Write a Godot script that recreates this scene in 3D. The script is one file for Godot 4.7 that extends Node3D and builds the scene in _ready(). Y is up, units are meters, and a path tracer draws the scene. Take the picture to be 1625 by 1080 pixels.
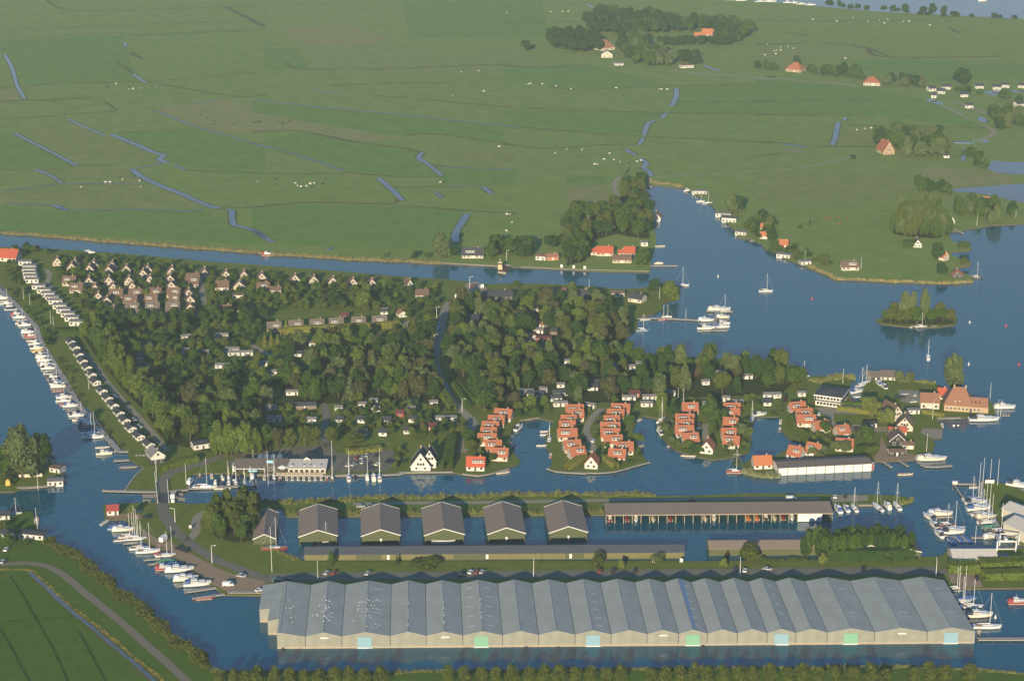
extends Node3D
# A Dutch lakeside village seen from the air. Positions are ground metres: x east, z toward the viewer, y up, water level 0.

const KINDS := {
	"red": {"w":7.4,"eh":2.7,"rh":6.4,"wall":"cream","roof":"red","dorm":1,"name":"terrace_house","cat":"house"},
	"redfront": {"w":7,"eh":2.8,"rh":7,"wall":"white","roof":"red","dorm":0,"name":"waterside_house","cat":"house"},
	"brown": {"w":8,"eh":2.7,"rh":6.4,"wall":"sand","roof":"brown","dorm":1,"name":"holiday_house","cat":"house"},
	"greyrow": {"w":7.6,"eh":2.7,"rh":6.6,"wall":"sand","roof":"greybrown","dorm":1,"name":"holiday_house","cat":"house"},
	"gable": {"w":6.6,"eh":2.5,"rh":6.3,"wall":"sand","roof":"brown","dorm":0,"name":"gabled_house","cat":"house"},
	"flat": {"w":5.4,"eh":2.9,"rh":3.4,"wall":"white","roof":"grey","dorm":0,"name":"flat_roofed_bungalow","cat":"bungalow"},
	"chalet": {"w":4.6,"eh":2.3,"rh":3.5,"wall":"white","roof":"slate","dorm":0,"name":"chalet","cat":"chalet"},
	"mobile": {"w":3.8,"eh":2.4,"rh":3.1,"wall":"white","roof":"grey","dorm":0,"name":"mobile_home","cat":"mobile home"},
	"dark": {"w":9,"eh":2.8,"rh":7,"wall":"cream","roof":"slate","dorm":1,"name":"detached_house","cat":"house"},
	"orange": {"w":7.5,"eh":2.6,"rh":6.5,"wall":"cream","roof":"orange","dorm":0,"name":"cottage","cat":"house"},
	"tan": {"w":8,"eh":2.6,"rh":6.5,"wall":"sand","roof":"tanred","dorm":0,"name":"cottage","cat":"house"},
	"shed": {"w":5,"eh":2.4,"rh":3.8,"wall":"wood","roof":"slate","dorm":0,"name":"wooden_shed","cat":"shed"},
	"redshed": {"w":5,"eh":2.4,"rh":3.8,"wall":"redwood","roof":"maroon","dorm":0,"name":"wooden_shed","cat":"shed"},
	"houseboat": {"w":5.5,"eh":2.8,"rh":3.2,"wall":"white","roof":"grey","dorm":0,"name":"houseboat","cat":"houseboat"},
}

const ORDINALS := ["first","second","third","fourth","fifth","sixth","seventh","eighth","ninth","tenth","eleventh","twelfth","thirteenth","fourteenth","fifteenth","sixteenth","seventeenth","eighteenth","nineteenth","twentieth","twenty-first","twenty-second","twenty-third","twenty-fourth","twenty-fifth","twenty-sixth","twenty-seventh","twenty-eighth","twenty-ninth","thirtieth","thirty-first","thirty-second","thirty-third","thirty-fourth","thirty-fifth","thirty-sixth","thirty-seventh","thirty-eighth","thirty-ninth","fortieth","forty-first","forty-second","forty-third","forty-fourth","forty-fifth"]

const TINT_WORDS := {"dark":"dark green","mid":"mid green","light":"light green","olive":"olive","grey":"grey-green","brownish":"brownish","lime":"lime","gold":"golden","plum":"plum"}

const HOUSES := [
	["red","%s red-roofed house from the back of the row beside the western inlet","red-roofed houses beside the western inlet",{},[[-9.7,-97.1,0.1,-94.4],[-13.4,-85.3,-4.3,-84.4],[-16.8,-74.9,-7.5,-74.3],[-17.5,-64.7,-8.7,-64.3],[-19,-55.2,-8.8,-55],[-14.5,-44.1,-5.9,-44.3],[-11.1,-32.7,-2,-31.3]]],
	["redfront","bright red-roofed white house at the waterside end of the road","red-roofed houses beside the western inlet",{"dorm":2,"w":7,"roof":"brightred"},[[-24.4,-17.4,-14.7,-16.8]]],
	["red","%s red-roofed house from the back, west row of the second peninsula","red-roofed houses along the second peninsula",{},[[31.2,-102.9,41.4,-103.3],[31.9,-94.9,41.2,-95.3],[28,-85.3,36.8,-85.7],[26.8,-75.8,35.8,-76.2],[25.7,-62.7,36.4,-63.5],[28.7,-43.7,37.7,-45.3],[31.3,-32.5,39.5,-35.3]]],
	["red","%s red-roofed house from the back, east row of the second peninsula","red-roofed houses along the second peninsula",{},[[58,-105.6,68.5,-104.2],[55.1,-96.2,64.7,-95.1],[52.7,-84.6,61.5,-84.4],[50.2,-73.6,61,-73.4],[50,-63.3,60.6,-63.1],[51.4,-52.9,61.3,-52.7],[57.6,-41.7,66.8,-41.5],[53.2,-31.7,62.2,-29.7]]],
	["redfront","white gabled red-roofed house at the tip of the second peninsula","red-roofed houses along the second peninsula",{},[[42.7,-16.8,44.3,-25.7]]],
	["red","%s red-roofed house from the back, west row of the third peninsula","red-roofed houses along the third peninsula",{},[[99.2,-106.7,108.2,-107.1],[93.8,-87.2,104.3,-87.2],[94.6,-78.1,103.1,-78.3],[92.1,-68.1,102.3,-68.3],[95.1,-55.2,103.8,-56.6]]],
	["redfront","white gabled red-roofed house at the tip of the third peninsula","red-roofed houses along the third peninsula",{},[[107.1,-39.7,109.3,-48.4]]],
	["red","%s red-roofed house from the back, east row of the third peninsula","red-roofed houses along the third peninsula",{},[[123.2,-106,132.8,-106.2],[121,-97.1,131.4,-96.7],[120.6,-81.8,128.7,-80.5],[117.7,-63.5,126,-63.9],[117.6,-51.9,126.4,-50.4]]],
	["orange","orange-roofed white cottage behind reeds beside the long white boathouse","red-roofed houses along the third peninsula",{"wall":"white"},[[130.4,-19.6,140.2,-20.6]]],
	["red","%s red-roofed house from the back, row east of the hamlet pond","red-roofed houses of the eastern hamlet",{},[[161.7,-107.2,170.7,-108.7],[164.1,-96.6,173.4,-96.9],[163,-86.2,173.7,-85.9],[171.2,-75.1,179.7,-77.1],[182.6,-67.5,189.8,-69.7]]],
	["red","red-roofed white house behind round willows near the long boathouse","red-roofed houses of the eastern hamlet",{},[[179.4,-47.5,188.9,-46]]],
	["redfront","white gabled red-roofed house just behind the long white boathouse, west one","red-roofed houses of the eastern hamlet",{"dorm":1},[[158.9,-31.2,152.1,-35.4]]],
	["redfront","white gabled red-roofed house just behind the long white boathouse, beside round willows","red-roofed houses of the eastern hamlet",{"dorm":1},[[169.5,-36.1,162.7,-40.3]]],
	["dark","tall brown-roofed house with white dormer behind the lime trees","",{"roof":"brown","w":9,"eh":3,"rh":9},[[221.9,-93,217,-105.1]]],
	["tan","cream brick house with tan thatched roof and red side wings","",{"roof":"thatch","wall":"cream","w":9.5,"rh":8},[[222.9,-76.2,225.6,-86.9]]],
	["orange","low red-tiled outbuilding beside the cream thatched house","",{"w":5,"eh":2.4,"rh":4.2,"roof":"brightred"},[[213.3,-71.6,222.9,-71.1]]],
	["tan","black boarded house with white trimmed gable by the brick quay","",{"wall":"black","roof":"brown","w":9,"eh":3,"rh":7.2,"trim":1},[[214.7,-51.4,215.5,-63.4]]],
	["brown","low brown-roofed wing beside the black boarded house","",{"w":5,"eh":2.4,"rh":3.6,"wall":"cream","dorm":0,"name":"house_wing"},[[216.9,-49.8,223,-49.3]]],
	["shed","small dark quayside hut with white fascia","",{"w":5,"eh":2.3,"rh":3.2,"wall":"black","roof":"brown","trim":1},[[207,-38.7,216.1,-39.2]]],
	["shed","small dark garage among shrubs in the hamlet","",{"w":4,"eh":2.6,"rh":3.2,"wall":"white"},[[202.2,-83.1,208.1,-83.7]]],
	["chalet","small white flat shed beside the hamlet lawn","",{"eh":2.4,"rh":2.8,"roof":"grey"},[[230.6,-106.8,237.1,-107.1]]],
	["tan","tan-roofed white annex beside the big farmhouse","",{"w":11,"eh":4,"rh":8,"wall":"cream","roof":"tanred"},[[240.2,-119.6,250.8,-118.4]]],
	["orange","small orange-red roofed house behind the farmhouse annex","",{"w":7,"eh":2.6,"rh":6,"roof":"brightred"},[[253.5,-134.4,258.6,-133.2]]],
	["shed","western wooden boathouse at the lake edge","",{"w":8,"eh":2.6,"rh":5,"wall":"dark","roof":"greybrown","base":0.1,"name":"wooden_boathouse","cat":"boathouse"},[[217.3,-171.1,225.1,-169.5]]],
	["shed","eastern white fronted boathouse at the lake edge","",{"w":9,"eh":2.6,"rh":5.4,"wall":"white","roof":"greybrown","base":0.1,"name":"wooden_boathouse","cat":"boathouse"},[[225.9,-171.4,234.7,-170.2]]],
	["dark","white gabled house with steep navy roof at the canal, bigger gable","",{"w":10.5,"eh":2.6,"rh":10,"wall":"white","roof":"navy","dorm":0,"trim":1,"name":"steep_gabled_house"},[[-49.2,-13.9,-48.7,-26.9]]],
	["dark","white side gable with steep navy roof, smaller gable of the canal house","",{"w":7,"eh":4.2,"rh":10,"wall":"white","roof":"navy","dorm":0,"trim":1,"name":"steep_gabled_house"},[[-44.6,-18.2,-44.3,-27.2]]],
	["dark","white over black gabled harbour house by the grassy point","",{"w":7.5,"eh":4.6,"rh":7.6,"wall":"white","roof":"grey","dorm":0,"trim":1,"name":"harbour_house"},[[-192.1,-23.6,-196.9,-33.5]]],
	["gable","%s sand-coloured gabled house from the west in the row along the canal","holiday houses of the north-western village",{},[[-333.8,-426.8,-334.9,-434.7],[-320.1,-423.2,-321.2,-431.1],[-305.4,-419,-306.5,-426.9],[-291.5,-416.1,-292.6,-424],[-279.1,-405.6,-280.2,-413.5],[-263.8,-405.6,-264.9,-413.5],[-245.5,-401.5,-246.6,-409.4],[-221,-395.3,-222.1,-403.2]]],
	["gable","%s brown-roofed gabled house from the west, second row from the canal","holiday houses of the north-western village",{},[[-320.2,-411.9,-321.3,-419.8],[-306.3,-407,-307.4,-414.9],[-291.6,-402.9,-292.7,-410.8],[-265.1,-394.3,-266.2,-402.2]]],
	["gable","%s sand-coloured gabled house from the west, third row from the canal","holiday houses of the north-western village",{},[[-300,-374.3,-301.1,-382.2],[-286.2,-376,-287.3,-383.9],[-271.9,-376,-273,-383.9],[-257.3,-378.3,-258.4,-386.2],[-243.4,-380,-244.5,-387.9]]],
	["gable","%s sand gabled house counted eastward then down, clustered below the third row","holiday houses of the north-western village",{},[[-292,-355.9,-293.1,-363.8],[-279.7,-358.5,-280.8,-366.4],[-266.7,-360.4,-267.8,-368.3],[-239.8,-363.1,-240.9,-371],[-285.9,-336,-287,-343.9],[-277.7,-324.7,-278.8,-332.6],[-268.9,-301.9,-270,-309.8]]],
	["gable","%s sand gabled house from the back, column beside the village lane","holiday houses of the north-western village",{},[[-224.6,-343.6,-225.7,-351.5],[-221.1,-327.8,-222.2,-335.7],[-218.1,-308,-219.2,-315.9],[-214.2,-296.5,-215.3,-304.4]]],
	["brown","%s brown-roofed ridge house from the west, upper terrace of the village","holiday houses of the north-western village",{},[[-318.8,-377.3,-309.7,-377.3],[-309.8,-359.4,-300.8,-359.4],[-279.5,-344.2,-270.1,-344.2],[-266,-345.2,-257,-345.2],[-253,-346.8,-243.9,-346.8],[-239.9,-347.4,-230.8,-347.4]]],
	["brown","%s brown-roofed ridge house from the west, middle terrace of the village","holiday houses of the north-western village",{},[[-266.8,-328.7,-257.6,-328.7],[-252.6,-330.6,-243.8,-330.6],[-235.8,-331.8,-229.1,-331.8]]],
	["brown","%s grey-brown ridge house from the west, lower terrace, back row","holiday houses of the north-western village",{"roof":"greybrown"},[[-262.2,-310.7,-253.1,-310.7],[-248.6,-312.3,-239.4,-312.3],[-235.1,-313.2,-226,-313.2]]],
	["brown","%s grey-brown ridge house from the west, lower terrace, front row","holiday houses of the north-western village",{"roof":"greybrown","dorm":0},[[-259.3,-295.6,-250,-295.6],[-245.8,-296.2,-236.6,-296.2],[-232.6,-297.4,-223.5,-297.4]]],
	["brown","large russet-roofed house beside the village lane","holiday houses of the north-western village",{"w":15,"rh":8.5},[[-231,-376.9,-221.7,-376.9]]],
	["gable","%s gabled house from the lane, eastern row along the canal","holiday houses of the north-western village",{},[[-221.6,-398,-222.7,-405.9],[-205,-391.2,-206.1,-399.1],[-192,-390.2,-193.1,-398.1],[-178.6,-385.1,-179.7,-393],[-154.4,-381,-155.5,-388.9],[-140.8,-377.7,-141.9,-385.6],[-126.9,-374.3,-128,-382.2],[-112.5,-371,-113.6,-378.9],[-98.8,-369,-99.9,-376.9]]],
	["brown","russet-roofed house just east of the village lane","holiday houses of the north-western village",{"w":9,"dorm":0},[[-208.8,-366,-199.4,-366]]],
	["gable","sand gabled house behind the white annex in the village","holiday houses of the north-western village",{"w":8},[[-192,-363.4,-192.6,-371.4]]],
	["flat","low white annex with brown roof in the village","holiday houses of the north-western village",{"roof":"brown"},[[-193.8,-343.4,-185.8,-343.4]]],
	["brown","brown-roofed house with tan gable near the bushy village garden","holiday houses of the north-western village",{},[[-179.1,-360.7,-170.4,-361.4]]],
	["brown","lower brown-roofed wing beside the bushy village garden","holiday houses of the north-western village",{"w":6,"rh":4.5,"dorm":0},[[-170.3,-357.6,-161.4,-356.9]]],
	["brown","russet house at the southern foot of the village lane","holiday houses of the north-western village",{"dorm":0},[[-199.1,-305.9,-189.7,-305.9]]],
	["gable","sand gabled house beside the hip-roofed hut in the village","holiday houses of the north-western village",{"w":8},[[-182.1,-301.9,-182.7,-309.9]]],
	["greyrow","%s grey-roofed house from the west in the row behind the clipped hedge","grey-roofed row houses behind the hedge",{},[[-161,-265.6,-151.9,-266.8],[-147.1,-269.4,-137.9,-270.2],[-133.4,-271.7,-124.1,-272.3],[-120.9,-274.3,-111.7,-275.2],[-106.3,-276.9,-97.2,-277.5],[-92.8,-279,-83.1,-279.5]]],
	["flat","%s white flat-roofed bungalow from the back, upper row near the red-roofed house","flat-roofed bungalows in two stepped rows",{},[[-362.7,-431,-353.3,-431],[-357,-419.6,-347.4,-419.6],[-355.1,-410.5,-345.6,-410.5],[-352.6,-401.6,-343.2,-401.6],[-350,-392.7,-340.6,-392.7],[-346.9,-383.6,-337.5,-383.6]]],
	["flat","%s white flat-roofed bungalow from the back, lower stepped row","flat-roofed bungalows in two stepped rows",{},[[-338.4,-367.3,-329.1,-367.3],[-332.6,-357.5,-323.2,-357.5],[-327.6,-348.2,-318.3,-348.2],[-322.7,-338.9,-313.5,-338.9],[-318.6,-330.8,-309.3,-330.8],[-313.2,-319.3,-304,-319.3],[-308.6,-309.5,-299.3,-309.5],[-303.6,-300.2,-294.6,-300.2],[-299.1,-290.7,-289.9,-290.7],[-294,-280.7,-285,-280.7]]],
	["orange","large orange-roofed house at the canal's western end","",{"w":12,"rh":8,"eh":3,"roof":"brightred"},[[-383.7,-446.6,-365.9,-444]]],
	["chalet","%s dark-roofed white chalet from the back of the row along the west lane","chalets along the west lane",{},[[-282.8,-235.5,-286.8,-243],[-277.8,-223.7,-281.8,-231.2],[-272.5,-209.4,-276.5,-216.9],[-267.4,-196.2,-271.4,-203.7],[-261.9,-183.2,-265.9,-190.7],[-256.7,-169.9,-260.7,-177.4],[-251.3,-155.7,-255.3,-163.2]]],
	["chalet","%s dark-roofed white chalet from the middle down, row along the west lane","chalets along the west lane",{},[[-244.2,-139.2,-248.2,-146.7],[-238.2,-125.7,-242.2,-133.2],[-232.5,-113.4,-236.5,-120.9],[-226.6,-99.9,-230.6,-107.4],[-221,-87.2,-225,-94.7],[-215.1,-74,-219.1,-81.5],[-208.1,-60.8,-212.1,-68.3],[-200.3,-47.8,-204.3,-55.3]]],
	["flat","long white bungalow with curved dark roof beside the harbour road","",{"w":7,"eh":3,"rh":4,"roof":"slate"},[[-177.4,-48.1,-167.7,-52.6]]],
	["dark","white walled farmhouse with long dark roof on the ferry bank","",{"w":9,"eh":2.6,"rh":7},[[-37.1,-452.5,-21.3,-452.5]]],
	["gable","narrow white gabled house near the ferry lane","",{"w":4.5,"wall":"white"},[[-71.9,-367.7,-75,-376.2]]],
	["tan","brown hip-roofed bungalow near the ferry lane","",{"w":9,"eh":2.6,"rh":5.5,"roof":"brown","wall":"sand"},[[-67,-346.4,-57.8,-346.4]]],
	["chalet","small white chalet with red-brown roof above the car park","",{"w":6,"rh":4,"roof":"tanred"},[[-73.2,-298.2,-75.6,-304.8]]],
	["dark","dark-roofed harbour building beside the ferry ramp","",{"w":10,"eh":3,"rh":6,"wall":"dark","dorm":0},[[-19.4,-339.5,-0.3,-343.4]]],
	["flat","white bungalow with tan roof on the canal bank lawn","",{"roof":"tanred","w":6,"rh":4},[[27.1,-354.1,37.4,-354.8]]],
	["dark","dark navy roofed building east of the road","",{"w":12,"eh":3,"rh":5.5,"wall":"dark","dorm":0,"roof":"navy"},[[-32.8,-289.1,-21.7,-287.3]]],
	["dark","dark-roofed house with white walls on the canal bank","",{"w":8,"rh":6,"dorm":0},[[44.7,-343.4,53.1,-343.4]]],
	["chalet","white chalet with russet roof beside a small lawn","",{"roof":"tanred","w":6,"rh":4,"eh":2.6},[[13.8,-278.1,22.2,-274.1]]],
	["redshed","dark red flat-roofed chalet in the eastern wood","",{"w":6,"rh":3.6,"eh":2.8},[[15.9,-245.7,25.5,-244.3]]],
	["chalet","russet roofed chalet beside the dark red one","",{"roof":"tanred","w":6,"rh":4},[[14.3,-245.8,9.2,-251.9]]],
	["flat","white bungalow with orange wall beside trees on the north bank","",{"roof":"tanred","w":6},[[18.3,-446.5,25.4,-444.7]]],
	["orange","orange brick house among trees on the north bank","",{"wall":"orangewall","roof":"tanred","w":6,"rh":4.4},[[25.4,-444.6,34,-446.4]]],
	["dark","dark thatched house by the canal east of the bungalow","",{"wall":"dark","w":8,"rh":6,"dorm":0},[[44.5,-345.1,54.3,-345.1]]],
	["flat","white bungalow with brown roof and moored boat","",{"roof":"brown","rh":4,"w":6},[[69.2,-348.8,78.2,-348.8]]],
	["dark","white house with wide dark roof on the willow point","",{"w":9,"rh":5.5,"dorm":0},[[91.1,-334.1,82.4,-339.1]]],
	["orange","red-roofed white house at the north bank point","",{"roof":"brightred","w":8},[[63.1,-458.5,75.6,-458.5]]],
	["orange","low red-roofed wing of the north bank house","",{"roof":"brightred","w":5,"rh":4.4},[[59.1,-459.7,63.2,-459.7]]],
	["orange","red-roofed house beside the round tree at the bank point","",{"roof":"brightred","w":8},[[84.1,-458.5,92.2,-457]]],
	["orange","low red-roofed wing behind the yellow barn","",{"roof":"brightred","w":5,"rh":4.4},[[79.8,-456.7,84,-456.7]]],
	["tan","yellow-walled barn with brown roof at the bank point","",{"roof":"brown","wall":"yellow","w":7,"rh":5.5},[[74.4,-438.4,88.1,-438.4]]],
	["orange","white house with pink-orange roof among north bank trees","",{"wall":"white","w":6,"roof":"tanred"},[[59.6,-542.4,61,-550.3]]],
	["tan","thatched boathouse with white gable in the inlet","",{"w":8,"eh":3,"rh":6.5,"wall":"white","roof":"thatch","base":0.2},[[114.6,-562.8,116.5,-571.6]]],
	["flat","small white flat-roofed hut on the inlet's west bank","",{},[[98.1,-485.3,103,-486.1]]],
	["houseboat","long white houseboat at the head of the inlet","houseboats on the inlet",{"base":0.2},[[151.9,-657.3,164,-656.3]]],
	["houseboat","white houseboat with red hull on the inlet's east bank","houseboats on the inlet",{"base":0.2,"roof":"grey"},[[164.4,-579.5,176.5,-576.9]]],
	["houseboat","white and dark houseboat south of the red-hulled one","houseboats on the inlet",{"base":0.2,"eh":4,"rh":5.5,"roof":"slate"},[[167.9,-561.7,178.8,-558.4]]],
	["houseboat","small white houseboat beside the reed bank","houseboats on the inlet",{"base":0.2},[[174.5,-520.8,182.3,-517.6]]],
	["orange","upper small red-roofed hut on the inlet's east bank","",{"w":5,"rh":5},[[201.1,-532,195.3,-533.6]]],
	["orange","lower small red-roofed hut on the inlet's east bank","",{"w":5,"rh":5},[[197.4,-506.4,191.6,-508]]],
	["orange","red gabled hut with white window on the meadow bank","",{"w":6,"rh":5.5,"wall":"redwood"},[[209.9,-480.7,203.3,-483.1]]],
	["houseboat","dark and white houseboat below the red gabled hut","houseboats on the inlet",{"base":0.2},[[198.3,-454.6,207.6,-450.8]]],
	["houseboat","small white houseboat west of the meadow point","houseboats on the inlet",{"base":0.2},[[212.2,-432.3,219.7,-434.1]]],
	["dark","brown-roofed white house on the meadow point","",{"roof":"brown","w":8,"rh":6.2},[[240.1,-418.2,252.6,-418.2]]],
	["orange","orange pyramid-roofed hut at the meadow's tip","",{"w":8,"eh":2,"rh":5.2,"wall":"dark","roof":"orange"},[[320.1,-394.6,321.3,-400.5]]],
	["orange","orange-roofed cottage beside a dark tree on the lake shore","",{"w":6},[[322.2,-442.4,317.7,-447.8]]],
	["gable","tall white house behind shrubs on the lake shore","",{"wall":"white","w":6,"roof":"slate"},[[307.8,-478.6,308.5,-486.6]]],
	["gable","white house beside the poplar wood","",{"wall":"white","w":6,"roof":"slate"},[[348.6,-551.3,345.9,-558.8]]],
	["orange","orange-roofed house between two ponds","",{"w":8},[[387.9,-616.7,397.8,-613.8]]],
	["houseboat","white waterside hut with brown roof under the willow","",{"roof":"brown","base":0.4,"w":6},[[-247.8,-15.4,-242,-12.9]]],
	["houseboat","small dark-roofed hut behind the willow hut","",{"roof":"slate","base":0.4,"w":4},[[-253.2,-28.1,-249.9,-27.7]]],
	["houseboat","white flat-roofed houseboat on the willow dock","",{"base":0.3,"w":6},[[-245.9,4.9,-237.8,4]]],
	["houseboat","white and red waterside bungalow on the southern plot","",{"base":0.5,"w":6,"roof":"slate"},[[-244,74.7,-231.2,77.4]]],
	["chalet","dark-roofed hut at the bay's southern shore","",{"w":6},[[-261.1,51.4,-255,50.7]]],
	["chalet","small white chalet on the southern plot","",{"w":5},[[-248.4,78.9,-251.9,72.8]]],
	["redfront","red-roofed harbour office at the jetty end","",{"w":6,"eh":2.6,"rh":4.6,"wall":"white","roof":"maroonred","name":"harbour_office","cat":"hut"},[[-206.6,45.7,-200.9,45]]],
	["orange","big tan farmhouse roof among trees far across the meadow","",{"w":18,"eh":3,"rh":12,"roof":"tanred","hip":1,"name":"farmhouse"},[[115.6,-1384.6,105.3,-1396.9]]],
	["tan","pale gabled barn below the far tan farmhouse","",{"w":13,"eh":4,"rh":8,"wall":"cream","roof":"grey","name":"barn","cat":"barn"},[[110.4,-1332,110.4,-1342]]],
	["orange","orange-roofed farmhouse within the far tree belt","",{"w":12,"eh":3,"rh":9,"name":"farmhouse"},[[235.8,-1493.5,248.7,-1489.5]]],
	["orange","lower orange wing of the tree belt farmhouse","",{"w":8,"rh":6,"name":"farmhouse"},[[224.7,-1481.4,234.8,-1481.4]]],
	["flat","low pinkish house at the end of the far trees","",{"w":8,"roof":"tanred"},[[190.3,-1265.3,204.6,-1269.6]]],
	["orange","red and grey pyramid-roofed farmhouse beside the far road","",{"w":16,"eh":3,"rh":10,"hip":1,"roof":"red","wall":"brickwall","name":"farmhouse"},[[326,-1239.9,310.4,-1248.9]]],
	["flat","white flat building between trees on the far road","",{"w":8},[[347.7,-1237.5,357.6,-1237.5]]],
	["orange","low round orange-roofed farmhouse on the far road","",{"w":16,"eh":3,"rh":8.5,"roof":"red","hip":1,"name":"farmhouse"},[[380.5,-1163.3,397.8,-1160.3]]],
	["orange","orange-red farmhouse with tall chimney below the far road","",{"w":11,"eh":3,"rh":12,"roof":"red","wall":"brickwall","name":"farmhouse"},[[344.8,-808.3,340.7,-823.8]]],
	["chalet","%s tiny white chalet from the west around the far marina","chalets around the far marina",{"w":8,"eh":3,"rh":5},[[442.4,-1123.7,449.8,-1125.6],[459.6,-1135.3,468.4,-1135.3],[449.5,-1111.3,457.8,-1109.4],[470.8,-1092.4,478.1,-1090.6],[495.9,-1140.2,504.7,-1140.2],[514.2,-1135.3,522.5,-1133.4],[525.7,-1147,534.1,-1145.1],[514.7,-1037.8,526.8,-1042.2],[544.7,-1145.1,552.3,-1140.2],[439.6,-1087.8,444.4,-1085.9],[462,-1031.5,469.6,-1031.5]]],
	["chalet","white shed under the trees by the pond channel","",{"w":6},[[392,-796.7,397.1,-796.7]]],
	["mobile","white trailers parked below the far tan farmhouse","",{"w":8},[[116.7,-1282.2,126.1,-1284.4]]],
	["mobile","white mobile home from the back in the clearings below the village","camp homes in the clearings below the village",{},[[-214.8,-248.6,-209.3,-250.9]]],
	["chalet","white chalet with dark roof from the back in the clearings below the village","camp homes in the clearings below the village",{},[[-236,-231.4,-231,-230.9]]],
	["mobile","second white mobile home from the back in the clearings below the village","camp homes in the clearings below the village",{},[[-210.4,-220.1,-205.7,-221.4]]],
	["mobile","third white mobile home from the back in the clearings below the village","camp homes in the clearings below the village",{},[[-198.5,-217.4,-192.4,-217.4]]],
	["chalet","second white chalet with dark roof from the back in the clearings below the village","camp homes in the clearings below the village",{},[[-217.7,-212.7,-213,-212.2]]],
	["chalet","third white chalet with dark roof from the back in the clearings below the village","camp homes in the clearings below the village",{},[[-236.8,-208.2,-233,-209.6]]],
	["mobile","fourth white mobile home from the back in the clearings below the village","camp homes in the clearings below the village",{},[[-244.3,-196.5,-241,-197.8]]],
	["chalet","fourth white chalet with dark roof from the back in the clearings below the village","camp homes in the clearings below the village",{},[[-232.6,-191.4,-226.2,-188.9]]],
	["chalet","white chalet with dark roof from the back in the wood below the hedge row","camp homes in the wood below the hedge row",{},[[-89,-305.3,-84.3,-305.9]]],
	["redshed","dark red wooden cabin from the back in the wood below the hedge row","camp homes in the wood below the hedge row",{},[[-115.1,-295.9,-110,-296.5]]],
	["mobile","%s white mobile home from the back in the wood below the hedge row","camp homes in the wood below the hedge row",{},[[-194,-252.8,-184.8,-252.8],[-130.4,-234.9,-123,-235.4],[-183.2,-222.7,-173.8,-222.7],[-90.9,-217.4,-86.8,-217.4],[-199.1,-217.4,-194.3,-217.4]]],
	["chalet","second white chalet with dark roof from the back in the wood below the hedge row","camp homes in the wood below the hedge row",{},[[-137.7,-214.3,-130.4,-213.5]]],
	["mobile","sixth white mobile home from the back in the wood below the hedge row","camp homes in the wood below the hedge row",{},[[-180.1,-214.7,-164.4,-216.6]]],
	["mobile","seventh white mobile home from the back in the wood below the hedge row","camp homes in the wood below the hedge row",{},[[-157.3,-193.9,-152.9,-194.7]]],
	["chalet","third white chalet with dark roof from the back in the wood below the hedge row","camp homes in the wood below the hedge row",{},[[-130.5,-190.9,-126.2,-191.4]]],
	["mobile","eighth white mobile home from the back in the wood below the hedge row","camp homes in the wood below the hedge row",{},[[-184.3,-190.1,-174.7,-189.6]]],
	["mobile","%s white mobile home from the back in the eastern wood near the ferry","camp homes in the eastern wood near the ferry",{},[[13.6,-309.6,16.3,-311.1],[-88.2,-309.6,-84.2,-309.6],[14.5,-264.1,20.8,-262.1]]],
	["shed","brown wooden cabin from the back in the eastern wood near the ferry","camp homes in the eastern wood near the ferry",{},[[25.4,-260.4,29.1,-260.4]]],
	["mobile","%s white mobile home from the back around the western camp lanes","camp homes around the western camp lanes",{},[[-130.5,-190.7,-126.1,-190.7],[-148.5,-176.8,-146.2,-177.3],[-135,-139.2,-127.4,-139.7],[-159.8,-138,-155.6,-138],[-83.8,-124.1,-79.2,-123.6],[-90.1,-117.2,-86,-117.7]]],
	["shed","brown wooden cabin from the back around the western camp lanes","camp homes around the western camp lanes",{},[[-131.2,-114.1,-114.8,-115.7]]],
	["mobile","seventh white mobile home from the back around the western camp lanes","camp homes around the western camp lanes",{},[[-143.8,-112.7,-137.8,-112.2]]],
	["mobile","eighth white mobile home from the back around the western camp lanes","camp homes around the western camp lanes",{},[[-102.8,-110.9,-100.2,-111.3]]],
	["mobile","ninth white mobile home from the back around the western camp lanes","camp homes around the western camp lanes",{},[[-82.5,-110.4,-77.3,-110.9]]],
	["mobile","tenth white mobile home from the back around the western camp lanes","camp homes around the western camp lanes",{},[[-140.8,-92.7,-133,-93.1]]],
	["chalet","%s white chalet with dark roof from the back around the western camp lanes","camp homes around the western camp lanes",{},[[-101.5,-91.6,-97,-91.2],[-89,-91.6,-84.5,-91.2],[-73.8,-91.2,-69.4,-91.6]]],
	["mobile","eleventh white mobile home from the back around the western camp lanes","camp homes around the western camp lanes",{},[[-117.8,-91.6,-112.5,-91.2]]],
	["chalet","fourth white chalet with dark roof from the back around the western camp lanes","camp homes around the western camp lanes",{},[[-75.1,-71.2,-70.4,-70.6]]],
	["chalet","fifth white chalet with dark roof from the back around the western camp lanes","camp homes around the western camp lanes",{},[[-88.5,-70.2,-81.9,-69.7]]],
	["mobile","%s white mobile home from the back on the camp plots beside the road","camp homes on the camp plots beside the road",{},[[33.1,-198.4,37.1,-198.4],[-6.6,-181.8,-2.2,-182.3],[27.3,-152.8,31.5,-152.8],[17.1,-144.6,20.5,-144.6],[4.4,-140.9,12.8,-140.9]]],
	["chalet","%s white chalet with dark roof from the back on the camp plots beside the road","camp homes on the camp plots beside the road",{},[[24.7,-138,33.5,-139.2],[9.3,-136.9,18.9,-135.7],[22.6,-128.7,29.4,-129.4]]],
	["mobile","sixth white mobile home from the back on the camp plots beside the road","camp homes on the camp plots beside the road",{},[[-58.8,-121.8,-56.6,-122.2]]],
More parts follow.
